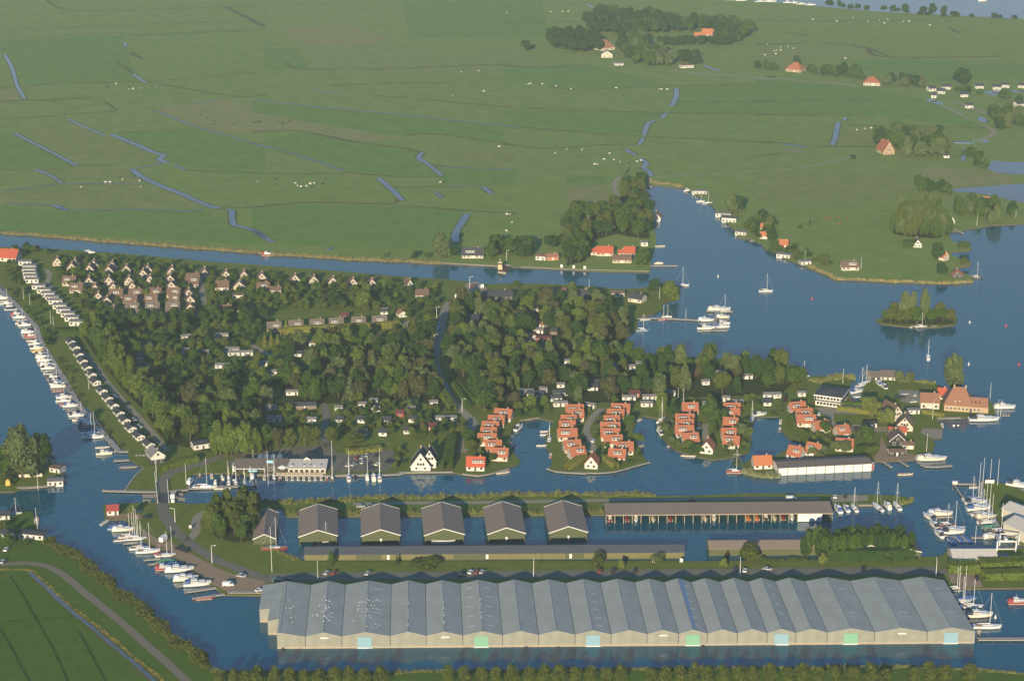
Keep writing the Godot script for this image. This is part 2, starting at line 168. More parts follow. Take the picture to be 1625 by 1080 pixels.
	["mobile","seventh white mobile home from the back on the camp plots beside the road","camp homes on the camp plots beside the road",{},[[-47.5,-120.6,-45.2,-121.1]]],
	["mobile","eighth white mobile home from the back on the camp plots beside the road","camp homes on the camp plots beside the road",{},[[24.3,-119,32.6,-119.5]]],
	["mobile","ninth white mobile home from the back on the camp plots beside the road","camp homes on the camp plots beside the road",{},[[-60.9,-110,-56.8,-110.4]]],
	["redshed","dark red wooden cabin from the back on the camp plots beside the road","camp homes on the camp plots beside the road",{},[[-66.4,-101.8,-63.5,-101.8]]],
	["chalet","fourth white chalet with dark roof from the back on the camp plots beside the road","camp homes on the camp plots beside the road",{},[[-59.3,-92.7,-54.9,-92.2]]],
	["mobile","tenth white mobile home from the back on the camp plots beside the road","camp homes on the camp plots beside the road",{},[[-44.2,-93.8,-31.9,-93.8]]],
	["chalet","fifth white chalet with dark roof from the back on the camp plots beside the road","camp homes on the camp plots beside the road",{},[[-73.9,-90.5,-69.5,-89.9]]],
	["redshed","second dark red wooden cabin from the back on the camp plots beside the road","camp homes on the camp plots beside the road",{},[[-52.1,-78.9,-43.3,-80]]],
	["chalet","sixth white chalet with dark roof from the back on the camp plots beside the road","camp homes on the camp plots beside the road",{},[[-61.6,-73.3,-55.9,-74]]],
	["chalet","seventh white chalet with dark roof from the back on the camp plots beside the road","camp homes on the camp plots beside the road",{},[[-74.9,-70.2,-70.5,-69.7]]],
	["mobile","%s white mobile home from the back behind the red-roofed peninsulas","camp homes behind the red-roofed peninsulas",{},[[77.6,-194,83.5,-193.5],[61.7,-188.1,66.8,-187.4],[72.4,-186.9,75.6,-187.4],[121.9,-176.8,132.1,-175.5]]],
	["redshed","dark red wooden cabin from the back behind the red-roofed peninsulas","camp homes behind the red-roofed peninsulas",{},[[108.6,-173.4,112.2,-173.9]]],
	["mobile","fifth white mobile home from the back behind the red-roofed peninsulas","camp homes behind the red-roofed peninsulas",{},[[139.3,-169.3,147.2,-169.8]]],
	["chalet","white chalet with dark roof from the back behind the red-roofed peninsulas","camp homes behind the red-roofed peninsulas",{},[[49,-158.4,52.8,-157.1]]],
	["mobile","sixth white mobile home from the back behind the red-roofed peninsulas","camp homes behind the red-roofed peninsulas",{},[[115.5,-158.3,119.5,-158.8]]],
	["chalet","second white chalet with dark roof from the back behind the red-roofed peninsulas","camp homes behind the red-roofed peninsulas",{},[[44.8,-148.7,51.7,-148.7]]],
	["redshed","second dark red wooden cabin from the back behind the red-roofed peninsulas","camp homes behind the red-roofed peninsulas",{},[[70,-136.5,76.1,-136.9]]],
	["mobile","seventh white mobile home from the back behind the red-roofed peninsulas","camp homes behind the red-roofed peninsulas",{},[[91.2,-138.5,97.6,-138]]],
	["mobile","eighth white mobile home from the back behind the red-roofed peninsulas","camp homes behind the red-roofed peninsulas",{},[[149.7,-134.5,156.9,-133.8]]],
	["mobile","ninth white mobile home from the back behind the red-roofed peninsulas","camp homes behind the red-roofed peninsulas",{},[[77.6,-130.6,85.7,-131]]],
	["mobile","tenth white mobile home from the back behind the red-roofed peninsulas","camp homes behind the red-roofed peninsulas",{},[[65.4,-129.9,73.4,-129.9]]],
	["mobile","eleventh white mobile home from the back behind the red-roofed peninsulas","camp homes behind the red-roofed peninsulas",{},[[124.7,-128.7,129.2,-128.2]]],
	["chalet","third white chalet with dark roof from the back behind the red-roofed peninsulas","camp homes behind the red-roofed peninsulas",{},[[148.1,-121.1,152.6,-121.1]]],
	["mobile","twelfth white mobile home from the back behind the red-roofed peninsulas","camp homes behind the red-roofed peninsulas",{},[[130,-121.8,136.1,-122.2]]],
	["mobile","thirteenth white mobile home from the back behind the red-roofed peninsulas","camp homes behind the red-roofed peninsulas",{},[[75.8,-119,82.6,-119]]],
	["mobile","fourteenth white mobile home from the back behind the red-roofed peninsulas","camp homes behind the red-roofed peninsulas",{},[[112.3,-118.4,118.4,-119]]],
	["mobile","fifteenth white mobile home from the back behind the red-roofed peninsulas","camp homes behind the red-roofed peninsulas",{},[[43.7,-117.2,48.8,-115]]],
	["mobile","%s white mobile home from the back at the hamlet's western edge","camp homes at the hamlet's western edge",{},[[170.7,-137.4,175.1,-137.4],[150,-134.4,160.1,-135]]],
	["chalet","white chalet with dark roof from the back at the hamlet's western edge","camp homes at the hamlet's western edge",{},[[148.1,-121.3,152.5,-121.3]]],
]

const LAND := {
	"meadow": [[-1500,-700],[-465,-548.5],[-399.4,-524.7],[-341.7,-507.3],[-285.2,-490.3],[-230.1,-475.5],[-180.8,-460.9],[-137.3,-450.2],[-99.2,-442.2],[-71,-437.8],[-42.9,-432.5],[-12.7,-427.3],[6.2,-423.9],[40.2,-417],[67.6,-411.9],[100,-410.2],[101.9,-432.5],[106.6,-468.2],[110.9,-496],[111.6,-520.8],[112.5,-548.5],[115.2,-575],[112.2,-606.7],[109.7,-632.9],[110.6,-664.5],[114.3,-680.8],[120.2,-687.8],[132.1,-680.8],[145.2,-676.1],[149.4,-662.2],[153.6,-655.4],[158.5,-632.9],[164.8,-611],[166.5,-581.3],[169.5,-560.7],[175.2,-528.7],[175.1,-509.3],[183.4,-505.4],[190.4,-490.3],[191.5,-475.5],[198,-466.3],[201.6,-450.2],[211.4,-432.5],[217.4,-418.7],[223,-410.2],[228.1,-398.5],[230.3,-391.9],[264.4,-385.3],[295.1,-381.2],[322.2,-382],[330.4,-388.6],[333.1,-396.8],[329.4,-405.2],[322.6,-413.6],[322.5,-422.2],[329,-424.8],[336.5,-427.3],[339.3,-436],[334.7,-444.8],[328.9,-457.3],[331.2,-466.3],[346.2,-471.8],[349.2,-479.2],[345.4,-490.3],[338.3,-497.8],[338.5,-513.1],[343.8,-526.7],[353,-530.6],[362.9,-537.5],[371.4,-542.5],[380.2,-548.5],[387.7,-548.5],[406.1,-552.5],[444.7,-556.6],[2500,-500],[6000,-600],[6000,-9000],[-6000,-9000],[-6000,-2200]],
	"village": [[-900,-580],[-421.4,-496],[-388.8,-481],[-339.4,-473.6],[-289.5,-460.9],[-225,-439.5],[-176.9,-427.3],[-134.3,-415.3],[-96.8,-403.5],[-73.7,-396.8],[-50.9,-391.9],[-30.4,-385.3],[-19.9,-378.8],[7.9,-380.4],[30.2,-378.8],[56.9,-372.3],[76.6,-365.9],[92.4,-369.1],[106.7,-382],[115.4,-378.8],[118.4,-365.9],[116.7,-350.1],[108.8,-337.7],[102.9,-328.6],[103,-318],[95.2,-304.7],[87.3,-300.3],[84.3,-293.1],[83.1,-273.2],[78.7,-262],[71.4,-264.8],[67.3,-256.5],[69.4,-232.3],[69.2,-221.8],[79.9,-219.2],[86.8,-214],[98.8,-214],[114.5,-211.5],[134.2,-208.9],[153.2,-201.3],[164.8,-183.9],[173.7,-171.7],[188.7,-174.1],[205.8,-171.7],[206.2,-162.1],[202.8,-145.7],[201,-125.1],[204.7,-125.1],[213,-152.6],[217.7,-169.3],[234.1,-168.1],[245.4,-166.9],[257.5,-159.7],[261.3,-150.3],[270.7,-141],[284.1,-125.1],[281.9,-107.4],[278.5,-98.8],[273.1,-100.9],[245,-95.6],[245.4,-90.2],[245.8,-79.7],[242.1,-65.3],[235.7,-63.3],[236.7,-56.2],[232.2,-42.4],[223,-39.5],[221.3,-30.8],[197.7,-27.9],[194.4,-20.3],[144.1,-11],[143.5,-6.4],[135.6,-5.4],[130.1,-7.3],[125.7,-13.8],[125,-22.2],[128.4,-28.9],[134.6,-34.6],[143.7,-35.6],[147,-39.5],[153,-48.3],[166.3,-53.2],[156.6,-62.3],[154.4,-70.4],[152.9,-80.8],[155.6,-93.4],[154.4,-100.9],[141.6,-100.9],[139.7,-94.5],[135.2,-76.6],[134.5,-61.3],[132.6,-50.3],[131.1,-43.4],[123.3,-35.6],[110.1,-30.8],[104.8,-33.6],[98.3,-38.5],[90.9,-45.3],[87.3,-54.2],[83.6,-71.5],[83,-83.9],[85.4,-96.6],[76.6,-102],[72.5,-94.5],[68.5,-75.6],[70.1,-54.2],[72.1,-40.4],[72.9,-30.8],[74.3,-26.9],[69,-23.1],[55.8,-13.8],[44.9,-11],[32.4,-12.8],[19.2,-16.6],[21.4,-21.3],[21.7,-38.5],[19.1,-50.3],[18.7,-67.4],[21.4,-79.7],[24.1,-92.4],[15.5,-97.7],[7.8,-94.5],[1.3,-86],[-0.9,-71.5],[-1.6,-58.3],[1.2,-40.4],[4.3,-30.8],[3.9,-25],[-1.5,-20.3],[-10,-11],[-18,-6.4],[-26.5,-9.1],[-32,-11.9],[-60.8,-11],[-67,-8.2],[-95.3,-6.4],[-131.7,-6.4],[-154.1,-10.1],[-163.4,-11],[-171.5,-9.1],[-172.4,0.9],[-170.9,12.6],[-180.1,15.3],[-186.7,15.3],[-203.9,13.5],[-202.3,-7.3],[-199.2,-18.4],[-204.5,-25],[-208.9,-30.8],[-211.9,-41.4],[-215.6,-46.3],[-227.3,-71.5],[-242.5,-103.1],[-260.1,-138.7],[-278.2,-181.4],[-287.8,-206.4],[-294.3,-217.9],[-301.9,-237.6],[-309.1,-260.6],[-317.4,-283],[-333.1,-316.5],[-348.1,-347],[-364.1,-378.8],[-405,-432.5],[-900,-520]],
	"harbour_strip": [[-211.1,34.4],[-202.7,32.7],[-190.9,31],[-177,30.1],[-165.9,32.7],[-155,31],[-141.1,30.1],[-121.5,31],[-102.1,29.2],[-82.7,25.8],[-53.3,24],[-27.1,22.3],[-4.1,20.5],[18.9,19.7],[48.6,18.8],[74.8,21.4],[94.6,21.4],[124.6,17.9],[157.4,18.8],[170.5,19.7],[187.6,19.7],[199.8,21.4],[206.1,23.2],[206.7,26.6],[202.7,32.7],[191,34.4],[163.9,36.9],[161.1,42.8],[47.4,47],[-4,47.9],[-61.8,48.7],[-114.6,49.5],[-118.9,36.9],[-121.4,36.9],[-117,82.5],[-114.9,90.3],[-109.4,97.9],[-101,105.4],[82.8,105.4],[93.4,105.4],[193.7,102.4],[197.9,100.9],[207.1,99.4],[210.8,96.4],[212.6,90.3],[239.4,91.8],[255.6,88.7],[320,58],[261.7,135.8],[222.9,136.5],[205.6,137.2],[202.1,138.6],[-113.1,145.6],[-117.1,144.2],[-133.5,143.5],[-142.7,130.9],[-149.5,120.9],[-154.4,112.1],[-165.3,98.7],[-174.7,90.3],[-183.4,77.8],[-193.1,58.6],[-196.7,52.8],[-206.4,53.7]],
	"marina_spit": [[250,0],[254.9,-0.9],[259.8,3.7],[268.9,14.4],[289.2,31.8],[275.8,82.5],[247.7,85.6],[246.9,73.1],[246.2,65.1],[246.8,48.7],[247.5,31.8],[247.1,18.8]],
	"south_field": [[-362.5,31.8],[-276,38.6],[-262.3,42],[-255.8,48.7],[-252.3,44.5],[-245.6,42.8],[-240.6,59.4],[-232.7,72.3],[-231,75.5],[-230.7,82.5],[-223,91],[-216.1,95.6],[-206,110.6],[-200.8,115.8],[-187.9,134.4],[-173.5,155.8],[-162.7,171.7],[-157,183.3],[-148.6,190.3],[-144.1,199.6],[-137.2,209.3],[-130.3,218.8],[-111.1,221.8],[-51.8,222.4],[-3.4,220.6],[50.6,218.8],[140.9,216.8],[180.6,217.1],[198.9,220],[218.3,223.5],[262.1,234.5],[231.1,339.9],[-283.8,339.9]],
	"willow_plot": [[-371.2,5.5],[-268.5,16.1],[-261.5,15.3],[-258.6,11.7],[-241,7.3],[-237.4,0.9],[-242.5,-13.8],[-251.8,-34.6],[-260.7,-53.2],[-272.2,-57.2],[-285.3,-53.2],[-393.3,-61.3]],
	"islet": [[243.5,-290.2],[246.1,-283],[261.3,-276.7],[271.9,-275.3],[281.9,-275.3],[295.3,-281.6],[298.6,-293.1],[292.7,-301.8],[265.2,-304.7],[251,-298.9]],
}

const PONDS := [
	[[369.7,-666.8],[384.8,-674.9],[401.7,-678.4],[419.4,-685.5],[448.2,-692.5],[492.8,-697.3],[465.4,-596],[429.1,-615.4],[412.5,-632.9],[396.1,-653.1],[376.3,-660]],
	[[425.8,-766.5],[433.3,-782.1],[446,-775.6],[468.9,-776.9],[514.3,-776.9],[499.3,-721.4],[455.9,-723.9],[439.9,-726.3],[425.1,-733.8],[421.8,-746.2]],
	[[310.2,-1828.7],[336.7,-1791.6],[409.8,-1755.4],[424.3,-1737.7],[493,-1691.4],[571.1,-1663.3],[617.3,-1646.6],[667,-1630.2],[793.4,-1571.6],[1232.5,-1480.8],[2028.7,-3164.5],[450.5,-3164.5]],
	[[463.9,-980.9],[469.3,-983.4],[470.3,-958.7],[467.2,-948.1],[463.3,-956.2],[460.5,-961.9]],
	[[432.6,-1081.1],[437.8,-1076.6],[445.2,-1054.1],[441.3,-1043.4],[436.3,-1052.3],[430.3,-1064.8]],
	[[417.7,-833.8],[423.1,-833.8],[417,-808.9],[407.3,-777.9],[404.3,-777.9],[411.7,-808.9]],
	[[441,-863],[450.5,-874.2],[451.5,-868.3],[442.5,-855.7]],
	[[166.5,-1473.7],[171.3,-1454.9],[175.4,-1411.9],[171.4,-1368],[166.3,-1364.5],[163.3,-1393.9]],
	[[497.4,-1113.6],[510.1,-1123],[523.4,-1127.7],[546.8,-1123],[544.3,-1112.6],[520.8,-1116.4],[506.3,-1094.9],[503.9,-1099.5]],
]

const DITCH := [
	[[[-594.8,-1351.5],[-569.3,-1276.5],[-538.8,-1172.1],[-526.7,-1132.8],[-508.1,-1078.8]],5],
	[[[-477.1,-902.9],[-448.5,-856.3],[-417.3,-807.9],[-388.2,-760.1]],4.5],
	[[[-422.6,-745.9],[-406.6,-726.7],[-387.1,-692.7]],4.5],
	[[[-440.5,-971.6],[-413.1,-928.1],[-389.5,-894.6]],4],
	[[[-383.5,-896.7],[-355.1,-856.3],[-329.8,-817.4],[-317.3,-803.2],[-319.7,-787.4],[-309.3,-772.8]],7],
	[[[-336.3,-745.9],[-322.3,-716.3],[-301.5,-684.4],[-277.5,-651.9],[-253.7,-616.8],[-239.8,-601.6]],7],
	[[[-336,-744.1],[-329.2,-755.7],[-312,-771]],3],
	[[[-301.9,-763.7],[-289.2,-745.9]],4],
	[[[-418.8,-619.8],[-377.1,-613],[-370.4,-611.4],[-361.7,-596.3],[-301.5,-597.8],[-264.7,-593.4],[-251.2,-599.3]],2.4],
	[[[-377.1,-613],[-362.6,-596.3]],6],
	[[[-232.2,-599.3],[-227.9,-594.1],[-220.9,-550.5],[-207.2,-536.4],[-196.4,-519.2],[-189.7,-505.7]],6],
	[[[-470.9,-1443],[-462.2,-1406.9]],3],
	[[[-420.2,-1219.7],[-404.4,-1185.5],[-397.2,-1172.1]],5],
	[[[-363.6,-1016.9],[-334,-971.6],[-305.9,-930.3],[-277.8,-898.8],[-253,-870.2],[-229.7,-838.6]],2.6],
	[[[-433.7,-666.4],[-407.8,-676.2],[-385.8,-688.5],[-317.4,-688.5]],2],
	[[[-332,-1052.2],[-301.9,-1073.9]],2],
	[[[-270.2,-1073.6],[-238.4,-1056.6],[-197.4,-1032.9],[-162.4,-1018.9],[-127.6,-1000.5],[-91.2,-983.5],[-59.7,-964.6],[-15.8,-945],[4.6,-933.1]],3.2],
	[[[-210.8,-1128.6],[-200.5,-1118.4],[-179.5,-1105.8]],3.5],
	[[[-116,-711.8],[-103.2,-672.6],[-94,-640.6],[-90.6,-628.9]],6],
	[[[-81.9,-815.2],[-84.6,-792.7],[-73.7,-762.6],[-61.5,-721.2]],5.5],
	[[[-59.7,-756.3],[-26.1,-749.2],[4.2,-747.4]],2],
	[[[-24.1,-676.7],[-17.3,-654.9]],6],
	[[[-36.3,-583.5],[-40.1,-554.5],[-43.7,-523.1],[-43.3,-496.1]],7],
	[[[-203.9,-533.4],[-197.4,-523.1],[-192.3,-509.5],[-183,-494.8]],6],
	[[[-243.6,-857],[-208.6,-820.9],[-173.9,-776.1],[-147,-738.6]],2.4],
	[[[-139.2,-470],[-136.7,-479.7]],3],
	[[[-55.4,-680.8],[-25.1,-678.4]],2],
	[[[-66.1,-662.1],[-57.8,-639]],3],
	[[[175.8,-1137.3],[172.1,-1090.3],[162.9,-1036.4]],6],
	[[[155.3,-1001.9],[148.5,-975.1]],6],
	[[[142,-964.4],[133.6,-948.1],[126.2,-893.2]],6],
	[[[124.7,-881.8],[118.8,-848.3]],5],
	[[[104.7,-830.2],[113,-803.3]],5],
	[[[101.7,-1762.3],[113.7,-1723.7],[125.5,-1689.1]],6],
	[[[218.6,-1278.1],[225.2,-1258.7],[232.9,-1242.8]],6],
	[[[321.4,-956.2],[306.8,-881.8],[298.9,-848.3]],6],
	[[[328.3,-964.4],[332.2,-978.4]],5],
	[[[251.6,-853.5],[261.7,-848.3],[274,-837.4]],4],
	[[[280.1,-1206.6],[291,-1206.6]],4],
	[[[-229.7,119],[-222.7,129.2],[-204.8,156],[-188.5,178.2],[-180.4,189.7],[-168.8,205.6],[-160.3,218],[-151,231.5]],1.9],
	[[[116.8,-789.8],[120.6,-768.6],[116.2,-753],[120.9,-737.7],[120.9,-720.1]],6],
]

const LINES := [
	[[[-237.9,123.6],[-231,136.5],[-215.1,169.8],[-200,202.5],[-187.5,231.5]],0.8],
	[[[-228.9,179.8],[-216.3,205.6],[-204,231.5]],0.8],
	[[[-193.3,183.1],[-183,205.6],[-171.6,231.5]],0.8],
	[[[-230.5,173.2],[-215.8,170.1],[-198.6,168.1]],0.7],
	[[[-645.9,-1543.3],[-565.8,-1561.3],[-485.7,-1585.2],[-319.6,-1607.6]],3],
	[[[-626.9,-1464.8],[-501.1,-1516.6],[-465.4,-1502.6],[-311.4,-1537.9]],3],
	[[[-547.5,-1136.7],[-505,-1158.9],[-454.2,-1168.1],[-402.7,-1176.1]],4],
	[[[-397.9,-1176.1],[-359.3,-1145.8],[-331.7,-1120],[-283,-1088.7],[-260.4,-1101.1]],4],
	[[[-507.6,-971.6],[-447.4,-988.3],[-446.4,-994],[-405.2,-1011.1],[-402.9,-1022.7],[-422.2,-1064.2]],3],
	[[[-378.1,-901.9],[-344.3,-915.4],[-306.9,-922.8]],2.5],
	[[[-387.2,-760.1],[-346.9,-766.4]],2.5],
	[[[-452.1,-742.4],[-413.7,-745.9],[-390.3,-755.7]],2.5],
	[[[-288,-744.1],[-255.7,-737.1],[-217.1,-731]],2.5],
	[[[-239.8,-601.6],[-202.8,-609.2]],2.5],
	[[[-645.9,-1810],[-581.3,-1705.2],[-407.7,-1735.9],[-337,-1756.7]],4],
	[[[-386.7,-1735.9],[-352.6,-1655.6],[-314.2,-1561.3]],6],
	[[[-452.1,-1298.5],[-421.4,-1226.6]],4],
	[[[-449.2,-1367.1],[-428.1,-1321]],5],
	[[[-530,-1064.2],[-506.1,-1070.3],[-474.7,-1073.9],[-438.5,-1088.7]],5],
	[[[-400.3,-1176.1],[-276.7,-1240.6]],3],
	[[[-257.3,-1299.6],[-234,-1255.9],[-118.3,-1263],[-28.5,-1284.8],[5.3,-1273.1]],4],
	[[[-249.9,-907.8],[-203.5,-913],[-153,-866.9],[-97,-832.5],[-81.9,-815.2]],4],
	[[[-212.8,-605.9],[-165.4,-623.5],[-104.6,-617.3],[-94.5,-632.8]],3],
	[[[-97.1,-613.5],[-32.9,-594.6],[3.8,-585.7]],3],
	[[[-146.8,-736],[-102.9,-718.6],[-60.4,-718.6]],3],
	[[[-100.6,-676.7],[-57.3,-680.8]],2.5],
	[[[-228.2,-731.6],[-179.1,-727.3],[-146.5,-731.6]],2],
	[[[-102.1,-892.3],[-68.4,-897.4],[4.4,-847.1]],3],
	[[[-142.6,-1095.8],[-85.8,-1071.1],[-39.4,-1049.5],[4.8,-1029.4]],3],
	[[[-73.7,-762.6],[-59.7,-758.1]],4],
	[[[-196.4,-1153.2],[-137.5,-1166.4],[-89.5,-1166.4],[-65.8,-1175.7]],3],
	[[[-8,-1032],[42.2,-1023.3],[108.5,-1010.4],[154.6,-1003.6],[223.7,-997.7],[260.9,-997.7]],3],
	[[[-7.7,-940.1],[24.3,-924.2],[55.9,-912.4],[93.2,-895.5],[125.8,-887.8],[244.1,-860.8]],3],
	[[[-7.4,-852],[35.4,-833.8],[78.8,-848.3],[119,-852]],3],
	[[[-8.9,-1274.8],[37.8,-1274.8],[92.3,-1282.4]],4],
	[[[-10.2,-1611.1],[83.7,-1614]],3],
	[[[39.5,-1156.7],[62,-1132.5],[115,-1137.3],[177.8,-1151.8],[281,-1161.6]],3],
	[[[170.5,-1058.5],[268.9,-1063]],3],
	[[[253.1,-1067.5],[373.5,-1072]],2.5],
	[[[244.6,-993.4],[326.5,-989.2],[362,-985]],2.5],
	[[[294.3,-1424],[375.5,-1436.3],[420.4,-1405.9],[437.5,-1335.8],[573.1,-1341.5]],5],
	[[[414.5,-1405.9],[428.2,-1393.9],[438.5,-1341.5]],4],
	[[[316.5,-1616.8],[401.6,-1614],[573.8,-1621]],4],
	[[[554.9,-1565.6],[557.3,-1512.3]],4],
	[[[341.1,-1525.4],[370.1,-1482.6]],4],
	[[[222.9,-805.9],[249.4,-812.9]],3],
	[[[325.3,-940.1],[374.5,-936.1],[461.1,-928.1]],3],
	[[[229.5,-863],[259.6,-855.7],[273.5,-844.7],[337.3,-841]],3],
]

const PARCEL := [
	[[[-298,-1556],[-203,-1572],[-144,-1452],[-191,-1419],[-252,-1419]],3],
	[[[-514,-1481],[-338,-1556],[-283,-1424],[-458,-1387]],0],
	[[[-455,-1369],[-258,-1401],[-229,-1258],[-409,-1234]],0],
	[[[-83,-1342],[13,-1424],[41,-1266],[-78,-1187]],2],
	[[[-682,-1691],[-533,-1798],[-342,-1798],[-311,-1603],[-633,-1491]],1],
	[[[-250,-1396],[-92,-1410],[-84,-1179],[-221,-1250]],2],
	[[[-151,-1810],[42,-1810],[45,-1481],[-126,-1471]],0],
	[[[-421,-613],[-362,-592],[-301,-594],[-249,-596],[-225,-550],[-207,-533],[-192,-518],[-188,-486],[-401,-530]],0],
	[[[-433,-664],[-385,-686],[-317,-686],[-304,-676],[-257,-617],[-302,-602],[-362,-602],[-423,-622]],2],
	[[[-421,-751],[-389,-748],[-338,-751],[-321,-711],[-326,-693],[-385,-693],[-406,-728]],2],
	[[[-491,-902],[-478,-902],[-447,-851],[-392,-762],[-453,-746]],0],
	[[[-473,-907],[-440,-966],[-387,-892],[-354,-851],[-323,-789],[-339,-766],[-388,-766],[-441,-851]],2],
	[[[-382,-902],[-306,-920],[-229,-837],[-217,-734],[-286,-746],[-309,-776],[-318,-808]],0],
	[[[-329,-753],[-308,-769],[-217,-727],[-203,-613],[-239,-605],[-302,-688]],1],
	[[[-362,-1023],[-301,-1070],[-255,-1052],[-238,-907],[-279,-907],[-317,-950]],3],
	[[[-547,-1133],[-530,-1133],[-507,-1070],[-529,-1062]],3],
	[[[-527,-1139],[-404,-1168],[-331,-1114],[-365,-1040],[-456,-1040],[-509,-1082]],1],
	[[[-528,-1166],[-570,-1291],[-607,-1383],[-625,-1456],[-492,-1499],[-403,-1179]],0],
	[[[-399,-1181],[-449,-1352],[-478,-1482],[-311,-1534],[-260,-1101],[-333,-1126]],1],
	[[[-261,-1000],[-238,-989],[-189,-945],[-112,-887],[-99,-877],[-151,-870],[-204,-918],[-250,-911]],3],
	[[[-243,-852],[-203,-911],[-153,-864],[-86,-821],[-87,-790],[-62,-721],[-101,-721],[-145,-740]],0],
	[[[-227,-723],[-118,-714],[-96,-629],[-166,-627],[-213,-611]],1],
	[[[-212,-602],[-165,-617],[-104,-611],[-38,-593],[-45,-503],[-59,-476],[-113,-473],[-182,-493],[-196,-523],[-205,-540]],0],
	[[[-78,-809],[4,-837],[4,-758],[-58,-763]],2],
	[[[-101,-681],[-27,-674],[-17,-652],[4,-648],[4,-591],[-86,-617]],1],
	[[[-60,-749],[4,-740],[4,-685],[-58,-689],[-68,-719]],0],
	[[[-269,-1065],[-127,-995],[5,-929],[4,-852],[-69,-903],[-113,-892],[-190,-950],[-262,-1006]],0],
	[[[-33,-587],[4,-580],[4,-503],[-41,-503]],1],
	[[[-9,-1269],[92,-1275],[169,-1157],[115,-1139],[62,-1137],[27,-1166],[-9,-1176]],0],
	[[[-9,-1171],[62,-1130],[173,-1132],[160,-1036],[92,-1019],[-8,-1036]],1],
	[[[-8,-1023],[150,-1002],[125,-893],[56,-914],[-8,-942]],0],
	[[[-8,-924],[124,-882],[116,-852],[39,-837],[-7,-856]],1],
	[[[180,-1152],[280,-1157],[261,-1002],[158,-1002]],0],
	[[[154,-993],[260,-993],[245,-867],[128,-889]],1],
	[[[47,-682],[80,-684],[82,-617],[56,-610],[45,-595]],3],
	[[[48,-725],[90,-715],[82,-686],[47,-684]],0],
	[[[267,-1191],[385,-1142],[437,-1045],[461,-928],[359,-989],[245,-998]],0],
	[[[325,-936],[375,-932],[364,-867],[304,-845],[302,-859]],2],
	[[[310,-1559],[643,-1532],[597,-1342],[438,-1342],[419,-1412],[376,-1440],[295,-1430]],1],
	[[[294,-1418],[414,-1400],[436,-1336],[369,-1324],[275,-1259]],2],
	[[[436,-1324],[585,-1291],[562,-1196],[454,-1176],[400,-1227],[388,-1313]],0],
	[[[251,-631],[275,-602],[310,-586],[297,-522],[315,-463],[318,-400],[293,-389],[251,-395],[240,-445],[231,-512]],1],
	[[[214,-729],[304,-748],[348,-703],[340,-660],[276,-608],[203,-631]],2],
	[[[365,-761],[406,-748],[438,-722],[430,-691],[380,-675],[356,-716]],3],
]

